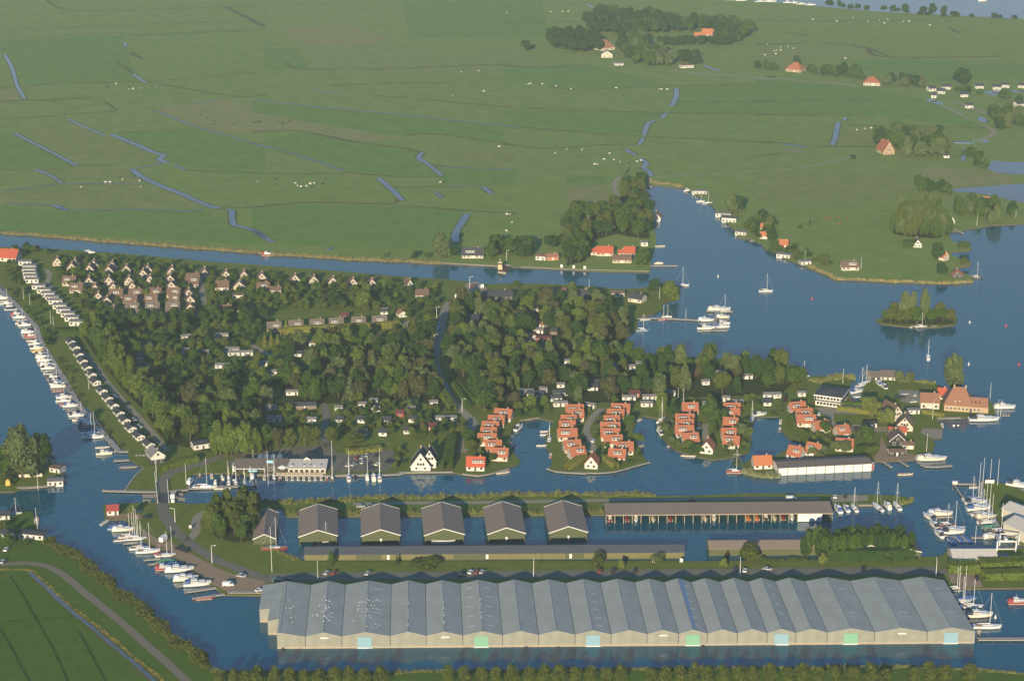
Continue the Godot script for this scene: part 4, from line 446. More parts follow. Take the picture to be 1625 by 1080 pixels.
const TREES := [
	["young",[-122.8,234.8],7.81,5.77,"olive","first young tree from the west in the row on the southern bank","young trees along the southern bank"],
	["young",[-116.8,234.7],8.23,5.85,"olive","second young tree from the west in the row on the southern bank","young trees along the southern bank"],
	["young",[-111.8,234.7],7.37,6.24,"olive","third young tree from the west in the row on the southern bank","young trees along the southern bank"],
	["young",[-107.1,234.6],9.59,6.88,"olive","fourth young tree from the west in the row on the southern bank","young trees along the southern bank"],
	["young",[-100.1,234.5],9.19,5.96,"olive","fifth young tree from the west in the row on the southern bank","young trees along the southern bank"],
	["young",[-93.7,234.4],8.6,6.04,"olive","sixth young tree from the west in the row on the southern bank","young trees along the southern bank"],
	["young",[-87.4,234.3],7.65,5.77,"olive","seventh young tree from the west in the row on the southern bank","young trees along the southern bank"],
	["young",[-81.3,234.2],7.76,7.08,"olive","eighth young tree from the west in the row on the southern bank","young trees along the southern bank"],
	["young",[-74.7,234.1],9.36,6.89,"olive","ninth young tree from the west in the row on the southern bank","young trees along the southern bank"],
	["young",[-68.6,234],9.28,5.91,"olive","tenth young tree from the west in the row on the southern bank","young trees along the southern bank"],
	["young",[-62.3,233.9],8.01,6.6,"olive","eleventh young tree from the west in the row on the southern bank","young trees along the southern bank"],
	["young",[-55.2,233.8],9.1,6.97,"olive","twelfth young tree from the west in the row on the southern bank","young trees along the southern bank"],
	["young",[-26.8,233.4],9.49,5.74,"olive","thirteenth young tree from the west in the row on the southern bank","young trees along the southern bank"],
	["young",[-20.1,233.3],8.78,6.67,"olive","fourteenth young tree from the west in the row on the southern bank","young trees along the southern bank"],
	["young",[-13,233.2],8.52,5.88,"olive","fifteenth young tree from the west in the row on the southern bank","young trees along the southern bank"],
	["young",[-6.7,233.1],8.43,5.74,"olive","sixteenth young tree from the west in the row on the southern bank","young trees along the southern bank"],
	["young",[-0.1,233.1],9.63,6.98,"olive","seventeenth young tree from the west in the row on the southern bank","young trees along the southern bank"],
	["young",[7.5,232.9],8.62,6.08,"olive","eighteenth young tree from the west in the row on the southern bank","young trees along the southern bank"],
	["young",[13.7,232.9],9.56,6.52,"olive","nineteenth young tree from the west in the row on the southern bank","young trees along the southern bank"],
	["young",[20.2,232.8],9.49,6.96,"olive","twentieth young tree from the west in the row on the southern bank","young trees along the southern bank"],
	["young",[26.8,232.7],8.52,6.26,"olive","twenty-first young tree from the west in the row on the southern bank","young trees along the southern bank"],
	["young",[33.3,232.6],8.76,6.29,"olive","twenty-second young tree from the west in the row on the southern bank","young trees along the southern bank"],
	["young",[39.8,232.5],7.62,6.09,"olive","twenty-third young tree from the west in the row on the southern bank","young trees along the southern bank"],
	["young",[46,232.4],9.31,5.67,"olive","twenty-fourth young tree from the west in the row on the southern bank","young trees along the southern bank"],
	["young",[59.1,232.2],7.32,6.6,"olive","twenty-fifth young tree from the west in the row on the southern bank","young trees along the southern bank"],
	["young",[64.9,232.1],7.93,6.46,"olive","twenty-sixth young tree from the west in the row on the southern bank","young trees along the southern bank"],
	["young",[70.8,232],8.43,6.15,"olive","twenty-seventh young tree from the west in the row on the southern bank","young trees along the southern bank"],
	["young",[77,231.9],9.79,5.91,"olive","twenty-eighth young tree from the west in the row on the southern bank","young trees along the southern bank"],
	["young",[82.5,231.9],8.27,5.92,"olive","twenty-ninth young tree from the west in the row on the southern bank","young trees along the southern bank"],
	["young",[89,231.8],8.84,6.04,"olive","thirtieth young tree from the west in the row on the southern bank","young trees along the southern bank"],
	["young",[96.3,231.7],8.13,6.8,"olive","thirty-first young tree from the west in the row on the southern bank","young trees along the southern bank"],
	["young",[102.1,231.6],8.03,6.49,"olive","thirty-second young tree from the west in the row on the southern bank","young trees along the southern bank"],
	["young",[109.2,231.5],9.55,5.76,"olive","thirty-third young tree from the west in the row on the southern bank","young trees along the southern bank"],
	["young",[116.5,231.4],7.36,5.97,"olive","thirty-fourth young tree from the west in the row on the southern bank","young trees along the southern bank"],
	["young",[123,231.3],9.19,6.58,"olive","thirty-fifth young tree from the west in the row on the southern bank","young trees along the southern bank"],
	["young",[130,231.2],7.82,6.13,"olive","thirty-sixth young tree from the west in the row on the southern bank","young trees along the southern bank"],
	["young",[136.6,231.1],7.66,6.33,"olive","thirty-seventh young tree from the west in the row on the southern bank","young trees along the southern bank"],
	["young",[143.9,231],7.31,6.72,"olive","thirty-eighth young tree from the west in the row on the southern bank","young trees along the southern bank"],
	["young",[151.2,230.9],9.53,7.13,"olive","thirty-ninth young tree from the west in the row on the southern bank","young trees along the southern bank"],
	["young",[157.8,230.8],6,7.14,"olive","fortieth young tree from the west in the row on the southern bank","young trees along the southern bank"],
	["young",[170.2,230.6],7.25,6.06,"olive","forty-first young tree from the west in the row on the southern bank","young trees along the southern bank"],
	["young",[176.1,230.5],9.71,6.84,"olive","forty-second young tree from the west in the row on the southern bank","young trees along the southern bank"],
	["young",[183,230.4],8.27,7.11,"olive","forty-third young tree from the west in the row on the southern bank","young trees along the southern bank"],
	["young",[193.6,230.3],8.81,6.91,"olive","forty-fourth young tree from the west in the row on the southern bank","young trees along the southern bank"],
	["willow",[-52.9,-450.6],19,16,"grey","tall grey-green willow beside the straight ditch on the canal bank",""],
	["round",[-15.5,-444.5],13,13,"mid","broad tree right of the white-walled farmhouse",""],
	["round",[-43.3,-449.9],9,8,"dark","dark tree at the foot of the tall canal willow",""],
	["bush",[-94,-450.6],4,6,"grey","round grey bush on the canal's north bank",""],
	["bush",[-73,-450.6],6,10,"dark","wide dark bush between round bush and willow",""],
	["bush",[-62.9,-449.9],5,7,"mid","low bush beside the tall canal willow",""],
	["willow",[177.6,-586.9],17,13,"grey","grey willow on the inlet's east bank",""],
	["round",[184.9,-586.9],15,8,"dark","dark narrow tree behind the grey inlet willow",""],
	["poplar",[94.1,-699.8],17,2.6,"grey","slim bare poplar by the meadow track",""],
	["willow",[96.2,-429.9],13,13,"mid","round weeping tree at the north bank point",""],
	["round",[98.7,-351.3],12,10,"dark","dark round tree on the willow point",""],
	["willow",[109.1,-337.1],14,15,"light","pale weeping willow at the tip of the point",""],
	["willow",[-261.3,-3.9],29,22,"grey","giant grey-green willow on the western plot",""],
	["round",[-253.6,-11],23,15,"dark","dark tall tree right behind the giant willow",""],
	["round",[-271.1,-3.9],17,14,"mid","mid-green tree at the western edge below the giant willow",""],
	["bush",[-267.4,2.2],5,8,"mid","shrub beside the orange hut on the western plot",""],
	["round",[-247,87.8],7,8,"mid","small garden tree on the southern plot",""],
	["bush",[-240,85.2],4,6,"mid","garden bush in front of the southern bungalow",""],
	["round",[208,-98.4],13,13.5,"lime","round bright green lime tree in front of the two-storey building",""],
	["round",[213,-81],12.5,12,"lime","second round lime tree beside the brown-roofed house",""],
	["willow",[265.3,-148.2],22,17,"grey","tall lone willow on the lake shore by the farmhouse",""],
	["round",[235.1,-158],9.5,6.5,"grey","smaller shore tree west of the lone willow, nearer the boathouse",""],
	["round",[240.9,-155.6],9,7,"grey","smaller shore tree just west of the lone willow",""],
	["round",[165.6,-35.4],6,6.5,"grey","first clipped grey willow from the west behind the long boathouse","clipped willows behind the long boathouse"],
	["round",[168.4,-32.4],5,6,"grey","second clipped grey willow from the west behind the long boathouse","clipped willows behind the long boathouse"],
	["round",[171.6,-38],6,6,"grey","third clipped grey willow from the west behind the long boathouse","clipped willows behind the long boathouse"],
	["round",[179.4,-42.6],7,8,"grey","fourth clipped grey willow from the west behind the long boathouse","clipped willows behind the long boathouse"],
	["round",[184.1,-40.5],7.5,8,"grey","fifth clipped grey willow from the west behind the long boathouse","clipped willows behind the long boathouse"],
	["round",[197.9,-54.2],11,9,"mid","tall garden tree east of the clipped willows",""],
	["bush",[193,-42.6],5,9,"mid","broad garden shrub south of the tall garden tree",""],
	["bush",[198.5,-42.6],5,9,"light","light shrub beside the brick quay lane",""],
	["round",[177.3,-71.5],8,8,"mid","garden tree between the two red gables",""],
	["round",[159.9,-87.8],6,6,"mid","small tree by the hamlet pond",""],
	["bush",[161.3,-126.3],5,5,"plum","plum-leaved shrub beside the white mobile home",""],
	["poplar",[-86.7,110.6],7,6,"mid","sapling in front of the long low boathouse",""],
	["conifer",[-55.2,108.7],5,2.4,"dark","dark slim conifer against the long low boathouse",""],
	["bush",[40.3,109.8],7,12,"olive","wide olive bush against the long low boathouse",""],
	["bush",[70.7,107.6],7,9,"grey","grey rounded bush against the long low boathouse",""],
	["round",[52.3,115.8],5,3.6,"lime","young lime-green tree beside the shed road, west one",""],
	["round",[101,115.1],6,4.4,"lime","young lime-green tree beside the shed road, east one",""],
	["conifer",[103.3,106.1],5,3,"plum","plum conifer at the second low boathouse",""],
	["round",[114.5,107.6],10,12.5,"olive","rounded olive tree in front of the second low boathouse",""],
	["bush",[-40.2,110.6],5,18,"olive","long olive scrub against the low boathouse wall",""],
	["poplar",[151.3,91.9],10,5,"grey","slim grey poplar beside the dark tree wall",""],
	["round",[148.9,112.2],7,5,"lime","young bright tree on the verge below the tree wall",""],
	["round",[-193.7,49.1],6,4.6,"lime","small lime-green tree beside the harbour office",""],
	["willow",[86.9,-104.7],14,9,"light","pale willow at the head of the second inlet",""],
	["round",[92.8,-99.1],9,7,"dark","dark tree beside the pale inlet willow",""],
	["round",[113.8,-92.6],14,12,"mid","first big tree from the back between the third peninsula's rows","trees between the third peninsula's rows"],
	["round",[115.3,-77.6],13,10,"mid","second big tree from the back between the third peninsula's rows","trees between the third peninsula's rows"],
	["round",[120.9,-86.1],10,8,"mid","third big tree from the back between the third peninsula's rows","trees between the third peninsula's rows"],
	["round",[113.4,-69.2],9,6,"mid","fourth big tree from the back between the third peninsula's rows","trees between the third peninsula's rows"],
	["round",[128.2,-65],9,10,"grey","first garden tree counted along the peninsula shores","garden trees on the peninsula shores"],
	["round",[132.5,-77.6],7,8,"mid","second garden tree counted along the peninsula shores","garden trees on the peninsula shores"],
	["round",[133.1,-67.1],6,7,"light","third garden tree counted along the peninsula shores","garden trees on the peninsula shores"],
	["round",[121.4,-48.7],5,6,"grey","fourth garden tree counted along the peninsula shores","garden trees on the peninsula shores"],
	["round",[101.9,-41.6],5,10,"mid","fifth garden tree counted along the peninsula shores","garden trees on the peninsula shores"],
	["round",[97.5,-47.7],5,7,"light","sixth garden tree counted along the peninsula shores","garden trees on the peninsula shores"],
	["round",[86.5,-73.4],6,7,"grey","seventh garden tree counted along the peninsula shores","garden trees on the peninsula shores"],
	["round",[66.6,-81.8],8,8,"mid","eighth garden tree counted along the peninsula shores","garden trees on the peninsula shores"],
	["round",[71,-56.8],6,7,"light","ninth garden tree counted along the peninsula shores","garden trees on the peninsula shores"],
	["bush",[122.7,-20.1],6,8,"mid","round bush west of the orange-roofed cottage",""],
	["round",[-24.6,-56.8],8,9,"mid","first garden tree counted around the western inlet houses","garden trees by the western inlet"],
	["round",[-22.9,-42.6],8,8,"olive","second garden tree counted around the western inlet houses","garden trees by the western inlet"],
	["round",[-18.1,-52.7],5,6,"light","third garden tree counted around the western inlet houses","garden trees by the western inlet"],
	["round",[-11.4,-26.9],5,7,"mid","fourth garden tree counted around the western inlet houses","garden trees by the western inlet"],
	["round",[4.2,-105.8],8,8,"olive","fifth garden tree counted around the western inlet houses","garden trees by the western inlet"],
	["round",[10.3,-110.2],10,10,"light","sixth garden tree counted around the western inlet houses","garden trees by the western inlet"],
	["round",[13.1,-99.1],6,8,"mid","seventh garden tree counted around the western inlet houses","garden trees by the western inlet"],
	["round",[-28.5,-69.2],8,7,"olive","eighth garden tree counted around the western inlet houses","garden trees by the western inlet"],
	["round",[-16,-108],14,17,"mid","big spreading tree above the western inlet row",""],
	["round",[1.3,-121.5],8,10,"brownish","brownish round tree north of the western inlet row",""],
	["willow",[-160.4,-38.7],20,13,"light","first tall pale tree from the west behind the waterside restaurant","tall pale trees behind the restaurant"],
	["willow",[-154.1,-36.7],19,12,"light","second tall pale tree from the west behind the waterside restaurant","tall pale trees behind the restaurant"],
	["willow",[-147.2,-37.7],19,14,"light","third tall pale tree from the west behind the waterside restaurant","tall pale trees behind the restaurant"],
	["willow",[-141.2,-40.7],15,10,"light","fourth tall pale tree from the west behind the waterside restaurant","tall pale trees behind the restaurant"],
	["round",[-129.8,-46.2],13,9,"brownish","first birch-like tree from the west above the restaurant hall","birch-like trees above the restaurant"],
	["round",[-122.7,-46.2],13,8,"olive","second birch-like tree from the west above the restaurant hall","birch-like trees above the restaurant"],
	["round",[-114.9,-49.7],13,9,"olive","third birch-like tree from the west above the restaurant hall","birch-like trees above the restaurant"],
	["round",[-109.4,-52.3],12,8,"olive","fourth birch-like tree from the west above the restaurant hall","birch-like trees above the restaurant"],
	["round",[-100.6,-53.7],11,9,"olive","fifth birch-like tree from the west above the restaurant hall","birch-like trees above the restaurant"],
	["round",[-87.6,-52.3],7,13,"olive","sixth birch-like tree from the west above the restaurant hall","birch-like trees above the restaurant"],
	["willow",[-101.2,-316.9],14,16,"light","pale weeping tree amid the village's eastern gardens",""],
	["conifer",[-157.3,-351.2],9,8,"light","yellow-green conifer in the village garden",""],
	["conifer",[-158.7,-232.4],8,6,"gold","first golden conifer from the west at the end of the clipped hedge","golden conifers by the hedge"],
	["conifer",[-154.7,-233.7],8,6,"gold","second golden conifer from the west at the end of the clipped hedge","golden conifers by the hedge"],
	["conifer",[-148.6,-265.6],8,6,"gold","third golden conifer from the west at the end of the clipped hedge","golden conifers by the hedge"],
	["conifer",[-150.6,-233.7],8,6,"gold","fourth golden conifer from the west at the end of the clipped hedge","golden conifers by the hedge"],
	["round",[17,-1377.9],13,14,"dark","lone dark tree standing in the open meadow",""],
	["round",[484.8,-1152.9],20,22,"dark","large dark tree beside the far marina chalets",""],
	["round",[321.6,-1265.4],14,10,"dark","tree behind the red pyramid-roofed farmhouse",""],
	["round",[428.5,-1729.6],14,14,"dark","first dark tree from the west on the far lake shore","trees on the far lake shore"],
	["round",[440.9,-1723.5],12,8,"dark","second dark tree from the west on the far lake shore","trees on the far lake shore"],
	["round",[507.9,-1688.8],10,7,"dark","third dark tree from the west on the far lake shore","trees on the far lake shore"],
	["round",[520.5,-1674],14,12,"dark","fourth dark tree from the west on the far lake shore","trees on the far lake shore"],
	["round",[553.6,-1659.4],17,12,"dark","fifth dark tree from the west on the far lake shore","trees on the far lake shore"],
	["round",[541.6,-1659.4],13,12,"dark","sixth dark tree from the west on the far lake shore","trees on the far lake shore"],
	["round",[568.3,-1659.4],14,9,"dark","seventh dark tree from the west on the far lake shore","trees on the far lake shore"],
	["round",[308.4,-785.4],5,6,"dark","small bush beside the far meadow track",""],
	["round",[301.8,-480.9],6,13,"mid","low shrub mound west of the tall white shore house",""],
	["round",[314.9,-437.5],15,10,"dark","dark tree beside the orange-roofed shore cottage",""],
	["round",[309.8,-397.3],11,10,"dark","dark tree beside the pyramid-roofed hut",""],
	["round",[332,-426.1],7,8,"olive","shrub on the small reed point",""],
	["round",[341.4,-470.3],8,11,"mid","round tree on the upper reed point",""],
	["poplar",[232.4,-535],8,4,"grey","slim grey tree alone on the east meadow",""],
	["bush",[226.3,-537.6],4,5,"mid","small bush beside the slim meadow tree",""],
]

const COPSES := [
	["leafy tree standing in the camp wood west of the road","camp wood west of the road",[[-229,-142],[-182,-139],[-140,-134],[-139,-160],[-144,-222],[-128,-248],[-103,-242],[-71,-248],[-52,-265],[-47,-196],[-37,-125],[-57,-123],[-80,-134],[-94,-125],[-109,-123],[-137,-108],[-132,-43],[-162,-40],[-193,-56],[-209,-98]],8.6,8.5,16,["round","round","round","willow","willow","conifer"],["dark","mid","mid","olive","dark","brownish","light","grey"],0.9,2.1,150],
	["leafy tree standing in the wood east of the road","wood east of the road",[[-43,-215],[-43,-297],[-34,-327],[-5,-338],[25,-338],[56,-353],[79,-283],[69,-222],[74,-203],[113,-196],[164,-196],[173,-166],[161,-139],[108,-134],[70,-125],[33,-125],[14,-139],[-5,-112],[-16,-112],[-27,-146],[-37,-181]],8.6,8,16,["round","round","willow","willow"],["dark","mid","light","olive","dark","grey","brownish"],0.88,2.1,120],
	["small tree in the caravan clearing of the western wood","caravan clearing trees",[[-271,-248],[-248,-265],[-213,-270],[-163,-270],[-152,-242],[-144,-222],[-139,-160],[-140,-139],[-182,-143],[-212,-141],[-230,-148],[-247,-184]],6.2,4,9,["round","round","bush"],["mid","dark","olive","light"],0.85,0.6,300],
	["tree of the wood edge below the village terraces","village wood edge",[[-284,-283],[-260,-297],[-204,-297],[-167,-305],[-161,-287],[-202,-279],[-247,-273],[-273,-259]],7.5,7,10,["round"],["dark","mid"],0.95,0.2,300],
	["tall tree of the belt along the west lane","belt along the west lane",[[-265,-216],[-252,-188],[-234,-147],[-214,-108],[-201,-75],[-193,-59],[-185,-61],[-185,-71],[-189,-88],[-208,-124],[-231,-171],[-248,-206],[-256,-238],[-272,-266],[-280,-254]],7.5,11,15,["round","willow"],["light","mid","light"],0.97,0.3,300],
	["garden tree among the camp plots north of the restaurant","camp plot trees",[[-136,-114],[-108,-120],[-80,-131],[-57,-120],[-36,-114],[-28,-82],[-29,-61],[-61,-61],[-76,-72],[-100,-56],[-111,-72],[-132,-61]],5.6,2.6,6.5,["round","bush","round"],["mid","olive","light","dark"],0.8,0.16,300],
	["garden tree between the houses of the north-western village","village garden trees",[[-346,-454],[-285,-436],[-221,-412],[-174,-398],[-95,-379],[-54,-363],[-49,-335],[-51,-283],[-108,-312],[-168,-312],[-206,-305],[-261,-305],[-291,-305],[-318,-374]],6,3.5,7.5,["round","round","bush"],["dark","mid","mid","olive","light"],0.85,0.42,200],
	["tree in the copse behind the northern bank houses","north bank copse",[[44,-582],[51,-595],[79,-595],[90,-635],[96,-676],[112,-691],[110,-639],[112,-595],[107,-520],[106,-505],[96,-509],[81,-520],[67,-505],[56,-482],[55,-441],[40,-427]],8,9,14,["round","round","willow"],["dark","mid","olive"],0.85,0.5,60],
	["tree of the row behind the ferry landing","ferry landing trees",[[-20,-456],[-17,-482],[-4,-480],[9,-476],[18,-467],[19,-475],[35,-482],[56,-490],[54,-431],[41,-431],[40,-464],[18,-471],[15,-449],[6,-442]],8,8,13,["round"],["dark","mid"],0.8,0.2,300],
	["tree of the far copse west of the tan farmhouse","far western copse",[[44,-1394],[47,-1455],[71,-1467],[106,-1442],[107,-1368],[72,-1364]],11,14,20,["round"],["dark"],0.95,0.6,0],
	["tree of the far copse north of the tan farmhouse","far northern copse",[[93,-1572],[101,-1614],[149,-1642],[153,-1586],[178,-1628],[202,-1566],[204,-1512],[166,-1499],[133,-1486],[97,-1519]],11,14,22,["round"],["dark","dark","mid"],0.95,0.6,0],
	["tree of the far belt around the orange farmhouse","far tree belt",[[203,-1559],[242,-1572],[286,-1552],[303,-1519],[270,-1420],[253,-1467],[254,-1519],[228,-1532],[224,-1512],[200,-1519]],11,13,20,["round"],["dark","mid"],0.95,0.6,0],
	["tree of the far hedge line below the orange farmhouse","far hedge line",[[176,-1412],[265,-1412],[268,-1436],[178,-1440]],9,9,12,["round"],["dark"],0.97,0.6,0],
	["tree of the far copse beside the farm pond","far pond copse",[[126,-1359],[134,-1442],[163,-1455],[160,-1359],[179,-1336],[193,-1275],[162,-1264],[138,-1289]],11,12,19,["round","willow"],["dark","mid","grey"],0.9,0.6,0],
	["tree beside the far pinkish house","far end trees",[[193,-1297],[194,-1336],[213,-1336],[218,-1275],[206,-1269]],10,9,14,["round"],["dark","mid"],0.9,0.5,400],
	["shrub or tree beside the far road","far road trees",[[270,-1215],[273,-1238],[314,-1246],[333,-1222],[333,-1207],[382,-1184],[387,-1207],[365,-1238],[343,-1238],[337,-1238],[315,-1253],[275,-1259]],11,8,14,["round"],["dark","mid"],0.85,0.5,400],
	["tree east of the round orange farmhouse","far road trees east",[[400,-1152],[421,-1181],[447,-1157],[441,-1130],[404,-1145]],11,9,14,["round"],["dark","grey"],0.9,0.5,400],
	["low tree of the far lake shore","far lake shore shrubs",[[423,-1738],[482,-1710],[575,-1660],[663,-1625],[661,-1620],[569,-1648],[479,-1692],[423,-1728]],13,5,9,["round"],["dark"],0.9,0.5,400],
	["tree among the far marina chalets","far marina trees",[[458,-1118],[482,-1100],[501,-1090],[521,-1045],[530,-1081],[498,-1090],[469,-1137]],11,7,12,["round"],["dark","mid"],0.85,0.5,400],
	["tree at the far marina entrance","far marina entrance trees",[[479,-993],[511,-1002],[496,-912],[469,-909]],11,9,15,["round"],["dark","mid","grey"],0.85,0.5,400],
	["tree around the orange-red farmhouse","farmhouse copse",[[335,-834],[342,-859],[366,-882],[384,-859],[402,-852],[401,-809],[389,-792],[352,-788],[354,-812],[337,-802]],10,13,21,["round","round","willow"],["dark","mid","grey"],0.9,0.5,20],
	["grey poplar of the dense poplar wood","poplar wood",[[296,-520],[305,-554],[314,-580],[332,-591],[346,-575],[342,-522],[328,-506],[310,-511]],6.5,13,17,["round","willow"],["mid","grey","olive"],1,0.5,0],
	["tree by the pond above the poplar wood","pond trees",[[339,-654],[346,-677],[361,-677],[372,-654],[369,-640],[356,-644]],9,8,14,["round"],["mid","dark"],0.9,0.5,400],
	["tree between the poplar wood and the lake","lake shore copse",[[355,-575],[362,-600],[389,-608],[397,-583],[389,-554],[376,-544],[369,-559],[367,-575]],9,10,15,["round","willow"],["mid","grey","dark"],0.85,0.5,400],
	["tree on the low shore north of the lake","low shore trees",[[398,-583],[414,-597],[414,-575],[396,-568]],9,7,12,["round"],["dark","mid"],0.9,0.5,400],
	["shrub of the pond fringe far across the lake","pond fringe shrubs",[[418,-809],[430,-788],[421,-742],[410,-748],[406,-816]],10,6,11,["round"],["mid","dark"],0.8,0.5,400],
	["tree on the inlet bank beside the red-roofed huts","inlet bank trees",[[189,-557],[202,-574],[207,-536],[202,-497],[190,-501],[177,-532]],8,5,10,["round"],["dark","mid","olive"],0.85,0.1,300],
	["shrub on the meadow bank west of the brown-roofed house","meadow bank shrubs",[[192,-473],[201,-502],[218,-478],[225,-449],[241,-436],[239,-424],[219,-426]],7,4,7,["round","bush"],["mid","olive","dark"],0.9,0.1,300],
	["tree of the small wooded island","island trees",[[248,-286],[249,-294],[265,-302],[292,-300],[296,-292],[294,-283],[278,-281],[261,-283]],6.5,7,11,["round"],["mid","olive"],0.95,0.5,400],
	["tall tree in the middle of the wooded island","tall island trees",[[261,-292],[265,-302],[283,-300],[280,-290]],6.5,17,21,["willow"],["grey"],1,0.5,400],
	["tree of the grove beside the shed strip","grove beside the strip",[[-152,66],[-151,50],[-142,40],[-130,38],[-129,53],[-128,81],[-137,83],[-147,76]],6.5,10,14,["round","willow"],["olive","mid","olive"],1,-1,300],
	["tree of the dark wall behind the eastern verge","dark tree wall",[[138,101],[143,93],[154,89],[168,87],[195,89],[194,99],[182,104],[151,104]],4.6,10.5,13.5,["round","willow"],["dark","dark","mid"],1,-1,300],
	["shrub on the bank behind the western jetty","jetty bank shrubs",[[-362,-371],[-352,-361],[-334,-324],[-318,-292],[-309,-271],[-302,-260],[-296,-244],[-298,-232],[-305,-252],[-316,-283],[-334,-320],[-351,-354]],3.6,2.5,5,["bush","round"],["mid","dark"],0.9,0.5,400],
	["shrub on the lower bank behind the western jetty","lower jetty bank shrubs",[[-289,-211],[-280,-206],[-269,-183],[-267,-159],[-251,-124],[-240,-97],[-227,-71],[-213,-50],[-215,-46],[-229,-67],[-245,-101],[-260,-137],[-278,-178]],5.2,2,3.8,["bush"],["mid","light","olive"],0.85,0.5,400],
	["garden shrub along the western canal bank","canal bank shrubs",[[-381,-471],[-364,-460],[-344,-456],[-344,-464],[-374,-478]],8,4,7,["round"],["dark","mid"],0.9,0.5,400],
	["shrub between the flat-roofed bungalows","bungalow shrubs",[[-381,-449],[-367,-438],[-348,-380],[-330,-347],[-311,-304],[-320,-304],[-344,-354],[-367,-403]],5.5,2.5,4.5,["bush","round"],["mid","olive","dark"],0.8,0.5,400],
	["tree at the eastern end of the wood by the lake","lakeside trees",[[151,-182],[161,-179],[172,-166],[173,-160],[181,-157],[184,-162],[181,-152],[167,-149],[153,-149],[147,-151]],7.5,6,13,["round"],["mid","dark","olive"],0.9,0.5,400],
	["shrub in the gardens of the eastern hamlet","hamlet garden shrubs",[[145,-115],[158,-118],[162,-112],[159,-98],[151,-98],[144,-107]],6,3,5,["bush"],["mid","light"],0.8,0.5,400],
	["tree along the canal bank gardens east of the ferry","canal garden trees",[[-15,-366],[1,-370],[25,-354],[41,-347],[51,-341],[50,-316],[23,-328],[5,-347]],9,5,9,["round"],["mid","dark","light"],0.55,0.5,400],
	["shrub in the gardens along the second peninsula","second peninsula shrubs",[[43,-119],[54,-114],[50,-71],[52,-55],[59,-38],[69,-46],[72,-33],[59,-19],[50,-27],[48,-55],[38,-42],[39,-88]],4.3,2.2,4.5,["bush","round"],["mid","light","olive","dark"],0.8,0.1,300],
	["shrub in the gardens along the third peninsula","third peninsula shrubs",[[85,-92],[96,-106],[91,-69],[102,-46],[116,-46],[132,-59],[134,-71],[130,-42],[110,-35],[98,-42],[88,-59]],4.3,2.2,4.5,["bush","round"],["mid","light","grey"],0.75,0.1,300],
	["garden tree on the camp ground behind the peninsulas","camp gardens behind the peninsulas",[[-19,-114],[-5,-108],[14,-134],[33,-125],[70,-123],[108,-130],[161,-136],[162,-120],[139,-108],[88,-114],[32,-114],[-8,-90]],6.2,3,7,["round","bush"],["mid","olive","dark","light"],0.75,0.5,300],
	["shrub in the gardens of the red-roofed hamlet","red-roofed hamlet shrubs",[[158,-98],[162,-79],[168,-71],[181,-71],[191,-55],[195,-55],[191,-39],[178,-55],[165,-60],[158,-84]],4.3,2.2,4.8,["bush","round"],["mid","light","olive"],0.8,0.1,300],
	["shrub beside the western inlet houses","western inlet shrubs",[[-28,-88],[-21,-97],[-19,-80],[-22,-67],[-16,-50],[-10,-38],[0,-27],[-3,-23],[-13,-29],[-24,-46],[-28,-63]],4.3,2.2,5,["bush","round"],["mid","light","olive"],0.85,0.1,300],
	["shrub around the steep-roofed canal house","canal house shrubs",[[-67,-50],[-58,-50],[-56,-19],[-66,-15]],5,2.5,5,["bush","round"],["mid","light"],0.9,0.5,400],
	["shrub of the western plot gardens","western plot shrubs",[[-275,-12],[-265,-8],[-260,6],[-266,8],[-270,10]],5,2.5,5,["bush"],["mid","light","olive"],0.8,0.5,400],
	["garden shrub on the southern plot","southern plot shrubs",[[-259,56],[-255,54],[-249,60],[-244,81],[-247,86],[-252,86]],6,2.5,5,["bush","round"],["mid","olive","dark"],0.8,0.5,400],
	["low shrub along the red hut bank","red hut bank shrubs",[[198,-586],[204,-575],[210,-543],[216,-533],[199,-554]],8,3,7,["round"],["dark","mid"],0.9,0.5,400],
]

